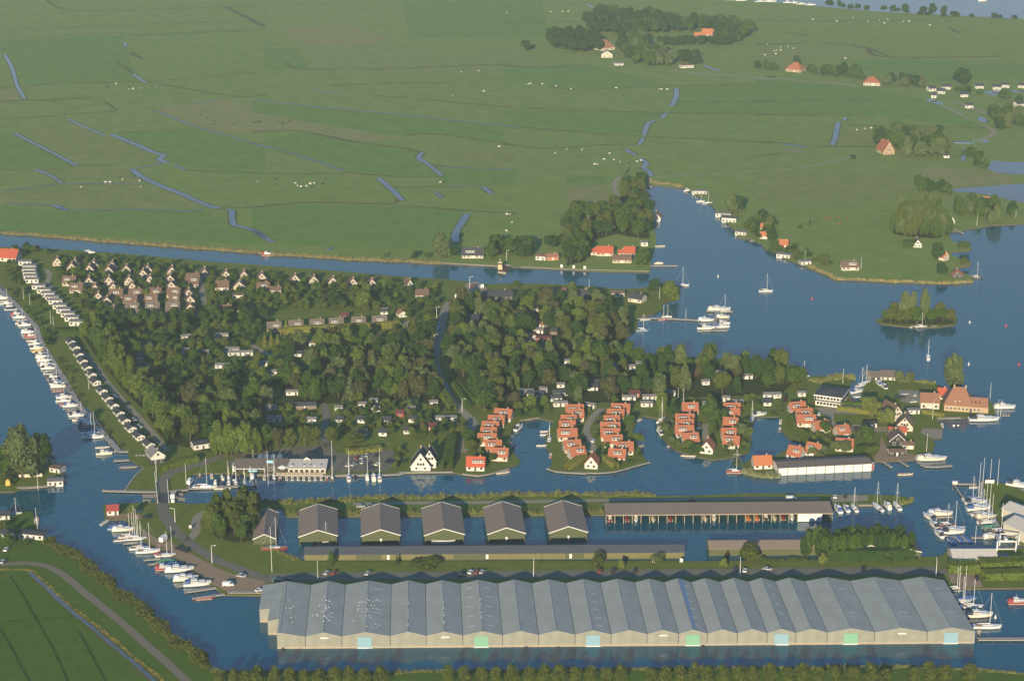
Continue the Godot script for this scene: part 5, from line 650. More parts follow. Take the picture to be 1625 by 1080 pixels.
const HEDGES := [
	[[[152.2,103.6],[165.5,104.8],[181.5,104.8],[193.6,101.3]],5,6,"dark","dense dark brush below the tree wall on the eastern verge"],
	[[[-152.4,-257.9],[-140.5,-264.1],[-127.9,-265],[-111.3,-267.8],[-94.5,-270.6],[-74.5,-275.5]],3.5,4.2,"gold","long golden clipped conifer hedge below the grey-roofed row"],
	[[[190.5,-111.3],[200.2,-108.2],[208.6,-103.7],[210.4,-99.2]],3,2.6,"gold","clipped zigzag hedge in front of the two-storey building"],
	[[[191.9,-120.5],[199.2,-121.3],[206.2,-119.7]],2.2,1.8,"mid","low dark hedge behind the zigzag hedge"],
	[[[-91.5,-39.5],[-82.6,-41.5],[-72.9,-45.5]],4.5,2.4,"gold","broad clipped hedge above the restaurant car park"],
	[[[208.2,116.8],[215,117.9],[221.8,117.3]],7,4.5,"light","bushy hedge in front of the white marina shed, west part"],
	[[[223.3,114.6],[232.4,114.1],[239.3,113],[245.1,113]],7,4.5,"light","bushy hedge in front of the white marina shed, east part"],
	[[[222.6,125.9],[229.8,125.4],[242.2,124.8]],6,3.6,"light","light hedge beside the marina quay garden"],
	[[[-34.5,-15.2],[-34.1,-38.5],[-33.3,-58.7]],5,5,"mid","tall hedge between the steep-roofed house and the road"],
	[[[29.2,-16.2],[33.2,-22.9],[36.9,-28.7]],3,3,"gold","sloping bright hedge at the second peninsula's western corner"],
	[[[50.8,-30.7],[53.6,-22.9],[56.4,-16.2]],3,3,"gold","sloping bright hedge beside the second peninsula's tip house"],
	[[[29.8,-16.2],[34.8,-22.9],[39.3,-31.6]],3,3,"gold","sloping bright hedge west of the tip house"],
	[[[-43.4,-144.3],[-39,-125.8],[-34.3,-107.7]],4,4.5,"light","tall yellow-green hedge along the camp road"],
	[[[-37.9,-165.9],[-31,-139.6],[-24.3,-114.4]],2,2,"mid","low hedge on the east side of the camp road"],
	[[[239.2,-106.6],[246,-102.3],[249.3,-99.5]],3,2.2,"gold","clipped hedge beside the farmhouse lawn"],
	[[[-190,-13.3],[-180.4,-22.9],[-172.2,-28.7]],5,3.2,"light","leafy border below the harbour house"],
	[[[-301.4,-266.4],[-286.2,-266.4]],4,2,"dark","dark hedge behind the last flat-roofed bungalow"],
]

const MASS := [
	["reeds","green reeds fringing the shed strip's canal side",[[-152.3,31.8],[-121.4,31.8],[-102,30.1],[-82.7,26.6],[-53.3,24.9],[-27.1,23.2],[-4.1,21.4],[18.9,20.5],[48.6,19.7],[74.8,22.3]],6,2.2,"reed","reedgreen"],
	["reeds","green reeds lining the boathouse basin",[[-114.9,46.2],[-87.6,46.2],[-61.9,45.8],[-4,44.9],[28.2,44.5],[46.9,44.5]],5,2,"reed","reedgreen"],
	["reeds","tan reeds along the long canal's far bank",[[-454.2,-545.5],[-399.7,-525.7],[-341.9,-508.3],[-285.4,-491.3],[-230.2,-476.4],[-180.9,-461.8],[-137.4,-451],[-99.3,-443.1],[-52.3,-436]],6,1.7,"reed","reedtan"],
	["bank_scrub","leafy scrub along the southern dike's waterline",[[-229.3,82],[-215.9,95.9],[-200.6,117.1],[-187,135.6],[-172.7,156],[-161.6,173.2],[-154.5,184.8],[-145.8,194.5],[-137.2,208.8],[-130.3,219.5]],8,3,"leaf","olive"],
	["reeds","pale reeds beside the orange-roofed cottage",[[125.5,-14.7],[130.3,-9.1],[136.2,-7.3],[143,-8.2]],7,2.4,"reed","reedpale"],
	["reeds","reeds along the meadow point shore",[[219,-426.4],[229,-404.1],[232.1,-393.3],[257.4,-388.9],[289.4,-383.4],[312.5,-381.7],[327.7,-386.8]],5,1.6,"reed","reedtan"],
	["reeds","reed bed on the lake side of the eastern hamlet",[[183.7,-161.6],[193.9,-169.4],[204.5,-172.6],[206.5,-167.9]],9,2.4,"reed","reedgreen"],
	["reeds","reed fringe on the lake side of the farmhouse",[[235.4,-164.7],[245.4,-164.7],[256.6,-160.1]],6,1.8,"reed","reedgreen"],
	["reeds","reeds fringing the grassy bank of the basin",[[-119.1,89],[-110.7,96.8],[-102.3,105.3]],4,1.6,"reed","reedgreen"],
	["reeds","yellow grass lining the south field ditch",[[-244.4,115.8],[-231.2,115.8],[-223.6,125.5],[-205.9,150.8],[-189.5,173.2],[-170,199.3],[-156.8,218],[-147.8,230.1]],2.6,0.7,"reed","reedyellow"],
	["verge_grass","rough grass edging the canal along the tree row",[[-128.7,220.6],[-84.1,222.7],[-3.4,221.2],[50.6,219.4],[140.8,217.4],[180.5,217.7],[198.8,220.6],[222.1,224.7]],4,1.2,"reed","reedgreen"],
	["reeds","reeds around the head of the meadow inlet",[[116.9,-710.2],[124.7,-693.1],[135.3,-688.3],[145.8,-681.1]],6,1.8,"reed","reedtan"],
	["reeds","reeds on the strip's eastern tip",[[200.4,31.9],[206.1,28.6],[207.4,24]],4,1.4,"reed","reedgreen"],
	["bank_scrub","leafy fringe behind the basin's eastern verge",[[117.9,104.2],[129.7,105.2],[141.8,104.2]],3,1.5,"leaf","mid"],
]

const LAMPS := [
	[[-144.4,107.8],9,0,"tall white street lamp on the verge beside the harbour road"],
	[[-170.2,57.5],7.5,180,"short white street lamp near the bridge"],
	[[-29.9,-369],8,0,"white street lamp at the ferry ramp"],
	[[-4.1,-440.9],8,0,"white street lamp beside the ferry landing"],
	[[-50.7,-295.9],7.5,0,"street lamp beside the camp road's upper bend"],
	[[-50,-235.1],7.5,0,"street lamp beside the camp road's shaded stretch"],
	[[-29.1,-108],8,0,"street lamp at the camp road junction"],
	[[10.2,125.2],9,90,"lamp post on the shed road, middle one"],
	[[108,124],9,90,"lamp post on the shed road, eastern one"],
	[[200.8,124],9,90,"lamp post at the shed road's eastern end"],
]

const POLES := [
	["white pole from the west at the restaurant quay","flagpoles at the restaurant quay",[[-152.9,-11.6,7],[-140.1,-20.1,10],[-127.3,-7.8,12],[-96.2,-6.8,20],[-87.5,-9.7,14],[-77.4,-7.8,11],[-71.1,-11.6,14]]],
	["white pole from the west on the bungalow lawns","flagpoles on the bungalow lawns",[[-338.6,-340.3,9],[-330.5,-324.4,9],[-307.3,-283.1,9],[-304.9,-280,6],[-255.2,-149.4,12]]],
	["white pole from the west around the eastern marina spit","masts on the eastern marina spit",[[242.8,25.1,20],[249.6,4.8,15],[254.7,-0.6,12],[256.9,6.8,15],[244.1,37.2,16],[244,44.7,17],[242.7,55.8,15],[227.8,85.4,10]]],
	["white pole from the west behind the third peninsula","poles behind the third peninsula",[[98.4,-127.2,9],[101.4,-124.9,9],[86.6,-94.8,14]]],
	["white pole from the west beside the harbour road","poles beside the harbour road",[[-191.2,-10.6,9],[-188.5,3.4,9],[-173,3.4,11]]],
	["white pole from the west on the verge by the basin","poles on the basin verge",[[-114.4,118.1,23],[-91.7,126.9,10]]],
	["white pole from the west beside the grey shed moorings","masts beside the grey sheds",[[209.1,148.6,17],[208.4,139.9,13]]],
	["white pole from the west around the willow point","poles around the willow point",[[54.5,-366.5,7],[102.3,-340.9,9],[101.9,-295.2,10],[116.9,-296.7,7]]],
	["white pole from the west around the hamlet quays","poles around the hamlet quays",[[243,-96.2,12],[229,-42.6,11],[282,-101.8,10],[283.6,-101.8,10],[201.1,-159.6,10],[285.2,-135.2,9]]],
	["white pole from the west among the quay boats","masts among the quay boats",[[-188.9,73,12],[-187.6,74.2,16],[-186.4,75.5,15],[-184.2,76.7,9],[-165.3,97.4,15]]],
	["white pole from the west on the meadow shores","poles on the meadow shores",[[254.7,-417.9,9],[367.5,-546.2,9],[404.7,-572.9,7],[369.6,-658.2,9],[217.3,-442.9,8]]],
	["white pole from the west on the western plots","poles on the western plots",[[-249.7,11.7,9],[-236.4,71.6,8],[-240.3,57.2,8]]],
	["white pole from the west rising from the canal before the restaurant","poles in the canal",[[-128.1,13.5,22]]],
]

const JETTIES := [
	[[[-367.3,-375.4],[-357.4,-356.5],[-344.1,-333.5],[-330.9,-306.9],[-321.4,-287.5],[-315.9,-277],[-311.9,-264.6],[-306,-246.3],[-296.2,-220.8],[-286.5,-198.1],[-276.8,-174.4],[-267.4,-151.4],[-264.8,-144.5]],3.2,"long plank jetty along the western water, upper stretch"],
	[[[-270.5,-159.8],[-262,-137.3],[-253.9,-116.7],[-246.3,-101.1],[-236.5,-81.6],[-225.9,-60.7],[-217.3,-43.5]],3,"long plank jetty along the western water, lower stretch"],
	[[[-217.2,-42.9],[-212,-43.5]],2.4,"short plank bridge joining the western jetty to the bank"],
	[[[-217.5,-29.1],[-209.3,-30.3]],2.2,"upper finger jetty by the grassy point"],
	[[[-212.4,-19.1],[-203.6,-20]],2,"lower finger jetty by the grassy point"],
	[[[-215,14.7],[-185.9,16.5]],2.2,"long straight timber pier west of the bridge"],
	[[[-180.6,15.9],[-170.5,13.6]],2,"short timber pier east of the bridge"],
	[[[-170.8,11.4],[-155.8,10],[-139.9,7.4]],2.4,"floating pier in the restaurant harbour"],
	[[[-139.4,-7.6],[-127.2,-8.1],[-117.8,-7.1],[-96.8,-6.8],[-88.8,-7.6],[-66.7,-8.1],[-58.6,-9.7]],2,"timber landing along the restaurant quay"],
	[[[-191.2,84.6],[-184.9,82.7]],1.4,"first finger pier at the brick quay"],
	[[[-188.1,89.8],[-184.5,88.2]],1.4,"second finger pier at the brick quay"],
	[[[-177.8,104.4],[-170.2,102.6]],1.4,"third finger pier at the brick quay"],
	[[[-174.5,109.7],[-170.5,108.2]],1.4,"fourth finger pier at the brick quay"],
	[[[-157,134.7],[-151.9,132.6]],1.4,"fifth finger pier at the brick quay"],
	[[[-152.3,141.1],[-138.5,136.2]],1.8,"sixth finger pier at the brick quay, the longest"],
	[[[-147.7,147.9],[-133.6,143.3]],1.8,"last finger pier at the brick quay beside the sheds"],
	[[[84,-294.5],[97.4,-295.4],[112.8,-293.3],[126.7,-290.4]],2.4,"long T-jetty reaching into the lake, walkway"],
	[[[139.9,-311.8],[132.7,-267.9]],3,"wide cross deck of the lake jetty"],
	[[[132.2,-312.4],[149.8,-310.3]],2,"upper arm of the lake jetty"],
	[[[125.1,-267.9],[141.6,-267.9]],2.2,"lower arm of the lake jetty"],
	[[[66.2,-213.9],[74.1,-224]],2.2,"upper slipway jetty at the wooded cove"],
	[[[69.7,-210.3],[80.2,-219.2]],2.2,"lower slipway jetty at the wooded cove"],
	[[[101.7,-427.1],[121.5,-427.1]],2.2,"timber jetty off the north bank point"],
	[[[221.5,-31.7],[224.3,-20.5],[238.4,-21.8]],2.2,"angled jetty off the brick quay"],
	[[[202.4,-28],[205.3,-19.3]],1.6,"western finger jetty off the brick quay"],
	[[[211.6,-29.2],[214.5,-21]],1.6,"eastern finger jetty off the brick quay"],
	[[[246,-97.6],[259.5,-98.1]],1.8,"quay edge below the farmhouse lawn"],
	[[[233.5,4.9],[245.7,5.5]],1.8,"northern boom jetty of the eastern marina"],
	[[[249.3,2.4],[244.6,24.8],[244.1,48.7],[244.3,68.1]],2.6,"walkway jetty of the eastern marina"],
	[[[234,5.8],[235.1,28.6],[236.2,58.5],[237.3,78.6]],0.8,"outer pile line of the eastern marina"],
	[[[214.7,50.5],[223.8,50.2]],1.6,"guest pontoon of the eastern marina"],
	[[[215.2,60.9],[215.4,75.1]],2.2,"inner pontoon of the eastern marina"],
	[[[228,76.9],[240.5,76.9]],1.8,"dark southern pontoon of the eastern marina"],
	[[[206,190.3],[226.4,190.3]],2.6,"long plank walkway running east from the great sheds"],
	[[[-132.1,141.1],[-113.6,141.4]],2.4,"timber quay edge beside the great sheds"],
	[[[178.6,34.6],[185.9,34.2]],1.8,"short landing at the strip's eastern quay"],
	[[[-261,10.4],[-246.1,8],[-237.4,0]],2,"plank edging of the willow dock"],
	[[[346.2,-537.8],[351.3,-522.3]],1.6,"short jetty below the poplar wood house"],
	[[[-60,-437],[-10.7,-426.7]],1,"timber bank edging west of the ferry"],
	[[[6.8,-424.6],[54,-416.2]],1,"timber bank edging east of the ferry"],
	[[[40.2,-418.3],[99.8,-412.4]],1,"timber bank edging of the bank point"],
	[[[19.2,-17.1],[24.6,-12.4],[39.7,-9.6]],1,"timber edging of the second peninsula"],
	[[[-60.9,-11.5],[-32,-12.2]],1.2,"timber edging below the steep-roofed house"],
	[[[-26.4,-9.6],[-18.1,-6.8],[-9.9,-10.5],[-1.6,-17.1]],1.2,"timber edging round the bright red-roofed house"],
	[[[32.4,-11.8],[44.8,-10.5],[55.9,-13],[68.9,-22.5],[74.8,-26.4]],1,"timber edging of the second peninsula tip"],
	[[[4.9,-93.4],[15.4,-98.5]],1,"timber edging at the head of the western inlet"],
	[[[-203.4,13.5],[-201.6,-8.6],[-198.7,-18.1]],0.8,"timber edging of the grassy point"],
]

const COWS := [
	["black-and-white","black-and-white cow grazing on the meadow behind the crooked ditch","cattle behind the crooked ditch black-and-white",[[-434.7,-1142],[-428.4,-1161.6],[-417.9,-1151.1],[-408.6,-1129.1],[-404.4,-1131.6],[-396.8,-1135.5],[-386.2,-1143.3]]],
	["dark","dark cow grazing on the tan meadow patch","cattle on the tan patch dark",[[-302.4,-973.6],[-293.4,-957.1],[-292.2,-940.8],[-273.2,-944],[-252.4,-951.6],[-248.3,-953.8]]],
	["black-and-white","black-and-white cow grazing beside the wide zigzag ditch","cattle beside the zigzag ditch black-and-white",[[-349.8,-693.9],[-345.9,-693.9],[-341.7,-715],[-336.9,-704.8],[-329.1,-715],[-321.6,-699.7],[-316.4,-677.3],[-367,-675.6],[-219.5,-696.4]]],
	["black-and-white","black-and-white cow grazing on the middle meadow above the canal","cattle above the canal black-and-white",[[-219.6,-696.1],[-204.7,-704.5],[-186,-690.3],[-183.3,-682],[-180,-677.9],[-175.4,-679.5],[-173,-687.8],[-170.4,-676.2],[-169.8,-690.3],[-162.4,-687.8],[-61.5,-694.4],[-58.7,-694.4]]],
	["dark","dark cow grazing on the dry strip","cattle on the dry strip dark",[[-253.6,-952.4],[-248.3,-952.4],[-230.7,-950.2],[-224.7,-946.9],[-219.4,-958.9]]],
	["white","white cow grazing on the eastern meadow","cattle on the eastern meadow white",[[-11.9,-838.9],[-4.1,-580.7],[-1.4,-580.7],[0,-553.9],[-4.3,-527.3],[-62.2,-1092.1],[-30,-1117.2],[-37.4,-1240.5],[-56.3,-1234.9]]],
	["black-and-white","black-and-white cow grazing above the meadow inlet","cattle above the inlet black-and-white",[[83.2,-785],[92,-782.9],[97,-773.3],[104.4,-770.2],[73.9,-764.4],[76.5,-763.9],[116.1,-779.7],[112.4,-776]]],
	["white","white cow grazing on the wide central meadow","cattle on the central meadow white",[[15.5,-1157.8],[18.2,-1159.7],[20,-1162.7],[32.8,-1160.7],[47.3,-1148],[62.8,-1130.7],[111.4,-1135.5],[156.7,-1128.8],[159.3,-1128.8],[165.4,-1127.8],[64.9,-825.6],[50.6,-828.4],[39.6,-811.4],[89.3,-809.3]]],
	["white","white cow grazing on the far northern meadow","cattle on the far meadow white",[[51.3,-1688.8],[67.4,-1691.8],[75.1,-1693.3],[-7.2,-1681.4]]],
	["white","white cow grazing north of the far road","sheep north of the far road white",[[307.7,-1423.4],[310.5,-1375.5],[313.6,-1380.2],[321.2,-1401.6],[318.5,-1380.2],[309.4,-1354.5],[330.7,-1406.4],[335.5,-1393.2],[296,-1347.6],[386.3,-1324.8]]],
	["white","white cow grazing along the far lake meadow","sheep on the lake meadow white",[[390.8,-1620.6],[419.6,-1606.5],[459.8,-1605.1],[478.6,-1591.2],[488.1,-1620.6],[505.8,-1606.5],[513.3,-1606.5],[533.6,-1574.7],[555.8,-1606.5],[445.9,-1637.7],[476.7,-1616.4]]],
	["white","white cow grazing on the meadow below the far road","sheep below the far road white",[[332.8,-915.3],[341.4,-920.8],[348.4,-924.7],[374.3,-926.3],[382.1,-916.9],[388.8,-914.5]]],
	["russet","russet cow grazing on the east meadow","cattle on the east meadow russet",[[249.6,-564],[252.2,-567.8],[255.3,-569.4],[259.6,-566.7],[261.6,-569.4],[261.9,-562.4],[259.6,-549.7],[268.4,-568.9]]],
]

const BUOYS := [
	[[208.3,-342.4],"red","red channel buoy on the lake west of the island"],
	[[328.3,-279.3],"red","red buoy east of the island"],
	[[317.3,-197.4],"red","red buoy north of the farmhouse"],
	[[305.9,-287.1],"white","white buoy right of the island"],
	[[286,-198.1],"white","white buoy off the lone willow"],
	[[148.7,-399.9],"white","white float between two sailing boats"],
	[[219.1,167.4],"white","round white float beside the shed yachts"],
]

const SHED_FRONT := [[-102.9,198.3],[-90.6,198.1],[-74.6,197.8],[-53.4,197.4],[-37.6,197.2],[-21.6,196.9],[-4.2,196.6],[11.7,196.3],[27.7,196],[43.5,195.7],[59.4,195.5],[73.2,195.2],[85.9,195],[99.1,194.7],[112.2,194.5],[124.9,194.3],[138.7,194],[159.6,193.7],[182.9,193.3],[204,192.9]]
const SHED_BACK := [[-93.1,144.5],[201.6,139]]
const BOATHOUSES := [
	[[-98.3,51.9],[-95.3,85.2],18.5],
	[[-66.9,51],[-64.5,84.4],18.6],
	[[-36,49.3],[-33.3,83.5],19.2],
	[[-5.1,48.5],[-2.7,82.1],18.2],
	[[25.9,47.3],[27.9,80.5],18.5],
]
const OTHER := {"slim":[[-124,52.4],[-121.8,85.2]],"low1":[[-100.3,99.2],[83.4,96.1]],"low2":[[95.7,92.3],[164.8,91.1]],"open_":[[47.3,46.1],[162,43.6]],"white_":[[142,-14.5],[193.3,-21.4]]}

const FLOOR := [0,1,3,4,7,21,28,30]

const EX := {"hotel":[[177.7,-120.3],[192.7,-115.5]],"farm":[[252.1,-110.5],[275.3,-105.7]],"rest":[[-149.2,-12.1],[-120.7,-12.1]],"rest2":[[-120.4,-9.5],[-99.8,-9.3]],"pav":[[-150.4,-12.9],[-143.4,-12.4]],"hall":[[-110.9,-18.2],[-111,-28.5]],"terrace":[[-128,-12.9],[-101.9,-12.9],[-101.4,-7.3],[-127.4,-7.3]],"parasols":[[-123.4,-11.9],[-118.6,-11.9],[-111.5,-11.9],[-106.2,-11.9]],"glass":[[-136.5,-25.2],[-133.3,-25.2],[-129.6,-25.2],[-126.1,-25.2]],"bridge":[[-186.1,17.9],[-180.1,17.9],[-177.4,31.8],[-183.2,31.8]],"ferry":[[-10.3,-410.8],[-4.3,-407.4],[-0.7,-424.5],[-6.3,-429.7]],"ferry_tower":[-8.7,-417.6],"marina_shed":[[211.6,104.4],[233,104.4]],"lift":[[236.2,95],[245.4,95],[249.3,85],[240,85]],"hall_a":[[253.1,48.9],[261.8,60.6]],"hall_b":[[251.4,67.2],[261.1,82.5]],"roof_w":[172.9,84.3],"roof_e":[188.3,83],"boards":[[36.3,-420.7,2.6],[45.1,-418.6,2.6],[53.2,-417.2,2.4],[45.1,-418.3,2.4],[52.9,-417.6,2.2],[-20.9,-367.3,3],[-38.8,-343.3,2.6],[81.5,107.9,2.2],[-161.2,66.2,1.8],[68.1,107.9,2]],"bigboard":[253,5.4],"tent":[-266.8,6.2],"spans":[[-263.6,-3.9],[-251.3,-5.9]],"kiosk":[234.6,5.2],"blueboards":[[-130.6,-12.1],[-138.7,-8.9]],"fender":[[[-192.3,22.7],[-184.6,22.7]],[[-191.1,29.5],[-187.5,29.8]],[[-176.7,19.9],[-172.2,20.6]],[[-175.8,25.4],[-170.1,27.5]]]}


const LAND_Y := 0.7
const LEAF_GAIN := 1.4
var leaf_colors := {}
var mats := {}
var used_names := {}
var mesh_cache := {}
var rng := RandomNumberGenerator.new()
var keep_clear: Array = []      # [x, z, radius, reach toward the south]

class Builder:
	var v := PackedVector3Array()
	var n := PackedVector3Array()
	var c := PackedColorArray()
	var uv := PackedVector2Array()
	var uv2 := PackedVector2Array()
	var xf := Transform3D.IDENTITY
	var col := Color.WHITE
	var use_col := false
	var map_scale := 0.0
	func pt(p: Vector3, nn: Vector3) -> void:
		v.append(p); n.append(nn)
		if use_col: c.append(col)
		if map_scale > 0.0:
			uv.append(Vector2(p.x, p.z) / map_scale); uv2.append(Vector2((p.x * 0.9 + p.z * 0.436) / (map_scale * 0.36), (p.z * 0.9 - p.x * 0.436) / (map_scale * 0.06)))
	func tri(a: Vector3, b: Vector3, d: Vector3) -> void:
		a = xf * a; b = xf * b; d = xf * d
		var nn := (b - a).cross(d - a).normalized()
		pt(a, nn); pt(d, nn); pt(b, nn)
	func quad(a: Vector3, b: Vector3, d: Vector3, e: Vector3) -> void:
		tri(a, b, d); tri(a, d, e)
	func box(o: Vector3, s: Vector3) -> void:      # o = centre of the base
		var x := s.x / 2; var z := s.z / 2; var y := s.y
		var p := [o + Vector3(-x, 0, z), o + Vector3(x, 0, z), o + Vector3(x, 0, -z), o + Vector3(-x, 0, -z)]
		var q := [p[0] + Vector3(0, y, 0), p[1] + Vector3(0, y, 0), p[2] + Vector3(0, y, 0), p[3] + Vector3(0, y, 0)]
		for i in 4:
			quad(p[i], p[(i + 1) % 4], q[(i + 1) % 4], q[i])
		quad(q[0], q[1], q[2], q[3]); quad(p[3], p[2], p[1], p[0])
	func taper_box(o: Vector3, s: Vector3, kx: float, kz: float) -> void:
		var x := s.x / 2; var z := s.z / 2; var y := s.y
		var p := [o + Vector3(-x, 0, z), o + Vector3(x, 0, z), o + Vector3(x, 0, -z), o + Vector3(-x, 0, -z)]
		var q := []
		for a in p: q.append(Vector3(o.x + (a.x - o.x) * kx, o.y + y, o.z + (a.z - o.z) * kz))
		for i in 4:
			quad(p[i], p[(i + 1) % 4], q[(i + 1) % 4], q[i])
		quad(q[0], q[1], q[2], q[3]); quad(p[3], p[2], p[1], p[0])
	func extrude_x(poly: PackedVector2Array, x0: float, x1: float) -> void:   # poly in (z, y), counter-clockwise seen from +x with z to the left
		var m := poly.size()
		for i in m:
			var a := poly[i]; var b := poly[(i + 1) % m]
			quad(Vector3(x0, a.y, a.x), Vector3(x1, a.y, a.x), Vector3(x1, b.y, b.x), Vector3(x0, b.y, b.x))
		var t := Geometry2D.triangulate_polygon(poly)
		for i in range(0, t.size(), 3):
			var a := poly[t[i]]; var b := poly[t[i + 1]]; var d := poly[t[i + 2]]
			if (b - a).cross(d - a) < 0.0:
				var s := b; b = d; d = s
			# (z,y) counter-clockwise means -x outward
			tri(Vector3(x0, a.y, a.x), Vector3(x0, b.y, b.x), Vector3(x0, d.y, d.x))
			tri(Vector3(x1, a.y, a.x), Vector3(x1, d.y, d.x), Vector3(x1, b.y, b.x))
	func tube(a: Vector3, b: Vector3, r0: float, r1: float, k := 6) -> void:
		var d := (b - a).normalized()
		var s := d.cross(Vector3(0.31, 0.2, 0.93)).normalized()
		var t := s.cross(d).normalized()
		for i in k:
			var f := TAU * i / k; var h := TAU * (i + 1) / k
			var p := s * cos(f) + t * sin(f); var q := s * cos(h) + t * sin(h)
			quad(a + p * r0, b + p * r1, b + q * r1, a + q * r0)
			tri(b, b + q * r1, b + p * r1)
	func loft(rings: Array, closed_ends := true) -> void:
		for i in rings.size() - 1:
			var a: PackedVector3Array = rings[i]; var b: PackedVector3Array = rings[i + 1]
			var m := a.size()
			for j in m:
				quad(a[j], b[j], b[(j + 1) % m], a[(j + 1) % m])
		if closed_ends:
			for e in [rings[0], rings[-1]]:
				var mid := Vector3.ZERO
				for p in e: mid += p
				mid /= e.size()
				for j in e.size():
					tri(mid, e[j], e[(j + 1) % e.size()])
	func sheet(poly: PackedVector2Array, y: float) -> bool:
		var t := Geometry2D.triangulate_polygon(poly)
		for i in range(0, t.size(), 3):
			var a := poly[t[i]]; var b := poly[t[i + 1]]; var d := poly[t[i + 2]]
			if (b - a).cross(d - a) > 0.0:
				var s := b; b = d; d = s
			tri(Vector3(a.x, y, a.y), Vector3(b.x, y, b.y), Vector3(d.x, y, d.y))
		return t.size() > 0
	func mesh() -> ArrayMesh:
		var arr := []
		arr.resize(Mesh.ARRAY_MAX)
		arr[Mesh.ARRAY_VERTEX] = v
		arr[Mesh.ARRAY_NORMAL] = n
		if use_col: arr[Mesh.ARRAY_COLOR] = c
		if map_scale > 0.0:
			arr[Mesh.ARRAY_TEX_UV] = uv; arr[Mesh.ARRAY_TEX_UV2] = uv2
		var m := ArrayMesh.new()
		m.add_surface_from_arrays(Mesh.PRIMITIVE_TRIANGLES, arr)
		return m

# ------------------------------------------------------------------ nodes
func numbered(called: String) -> String:
	var k: int = used_names.get(called, 0)
	used_names[called] = k + 1
	return called if k == 0 else "%s_%03d" % [called, k]

func tag(o: Node, label: String, category := "", group := "", kind := "") -> Node:
	if label: o.set_meta("label", label)
	if category: o.set_meta("category", category)
	if group: o.set_meta("group", group)
	if kind: o.set_meta("kind", kind)
	return o

func thing(called: String, label: String, category: String, at: Vector3, turn := 0.0, group := "") -> Node3D:
	var o := Node3D.new()
	o.name = numbered(called)
	add_child(o)
	o.position = at
	o.rotation.y = turn
	tag(o, label, category, group)
	return o

func part(parent: Node, called: String, mesh: Mesh, material: Material) -> MeshInstance3D:
	var o := MeshInstance3D.new()
	o.name = called
	o.mesh = mesh
	o.material_override = material
	parent.add_child(o, true)
	return o

func single(called: String, mesh: Mesh, material: Material, label: String, category := "", group := "", kind := "", at := Vector3.ZERO, turn := 0.0) -> MeshInstance3D:
	var o := MeshInstance3D.new()
	o.name = numbered(called)
	o.mesh = mesh
	o.material_override = material
	add_child(o)
	o.position = at
	o.rotation.y = turn
	tag(o, label, category, group, kind)
	return o

func xz(a) -> Vector2: return Vector2(a[0], a[1])
func pva(list) -> PackedVector2Array:
	var p := PackedVector2Array()
	for a in list: p.append(Vector2(a[0], a[1]))
	return p

# ------------------------------------------------------------------ materials
func noise_texture(seed_: int, freq: float, size: int, lo: Color, hi: Color, octaves := 4) -> ImageTexture:
	var f := FastNoiseLite.new()
	f.seed = seed_; f.frequency = freq; f.fractal_octaves = octaves
	f.noise_type = FastNoiseLite.TYPE_SIMPLEX_SMOOTH
	var src := f.get_seamless_image(size, size)
	src.convert(Image.FORMAT_L8)
	var d := src.get_data()
	var out := PackedByteArray()
	out.resize(size * size * 3)
	var table := PackedByteArray()
	for i in 256:
		var k := lo.lerp(hi, i / 255.0).linear_to_srgb()
		table.append(int(clampf(k.r, 0, 1) * 255)); table.append(int(clampf(k.g, 0, 1) * 255)); table.append(int(clampf(k.b, 0, 1) * 255))
	for i in size * size:
		var b := d[i] * 3
		out[i * 3] = table[b]; out[i * 3 + 1] = table[b + 1]; out[i * 3 + 2] = table[b + 2]
	var im := Image.create_from_data(size, size, false, Image.FORMAT_RGB8, out)
	im.generate_mipmaps()
	return ImageTexture.create_from_image(im)

func normal_texture(seed_: int, freq: float, size: int, strength: float, octaves := 4) -> ImageTexture:
	var f := FastNoiseLite.new()
	f.seed = seed_; f.frequency = freq; f.fractal_octaves = octaves
	var im := f.get_seamless_image(size, size)
	im.convert(Image.FORMAT_RGBA8)
	im.bump_map_to_normal_map(strength)
	im.generate_mipmaps()
	return ImageTexture.create_from_image(im)

func paint(key: String, c: Color, rough := 0.8, tex: Texture2D = null, scale := 0.1) -> StandardMaterial3D:
	var m := StandardMaterial3D.new()
	m.albedo_color = c.linear_to_srgb()
	m.roughness = rough
	m.metallic_specular = 0.3
	if tex:
		m.albedo_texture = tex
		m.uv1_triplanar = true
		m.uv1_scale = Vector3.ONE * scale
	mats[key] = m
	return m

func ground_paint(key: String, c: Color, tex: Texture2D, detail: Texture2D) -> StandardMaterial3D:
	var m := StandardMaterial3D.new()
	m.albedo_color = c.linear_to_srgb()
	m.albedo_texture = tex
	m.roughness = 0.95
	m.metallic_specular = 0.1
	m.detail_enabled = true
	m.detail_albedo = detail
	m.detail_blend_mode = BaseMaterial3D.BLEND_MODE_MUL
	m.detail_uv_layer = BaseMaterial3D.DETAIL_UV_2
	mats[key] = m
	return m

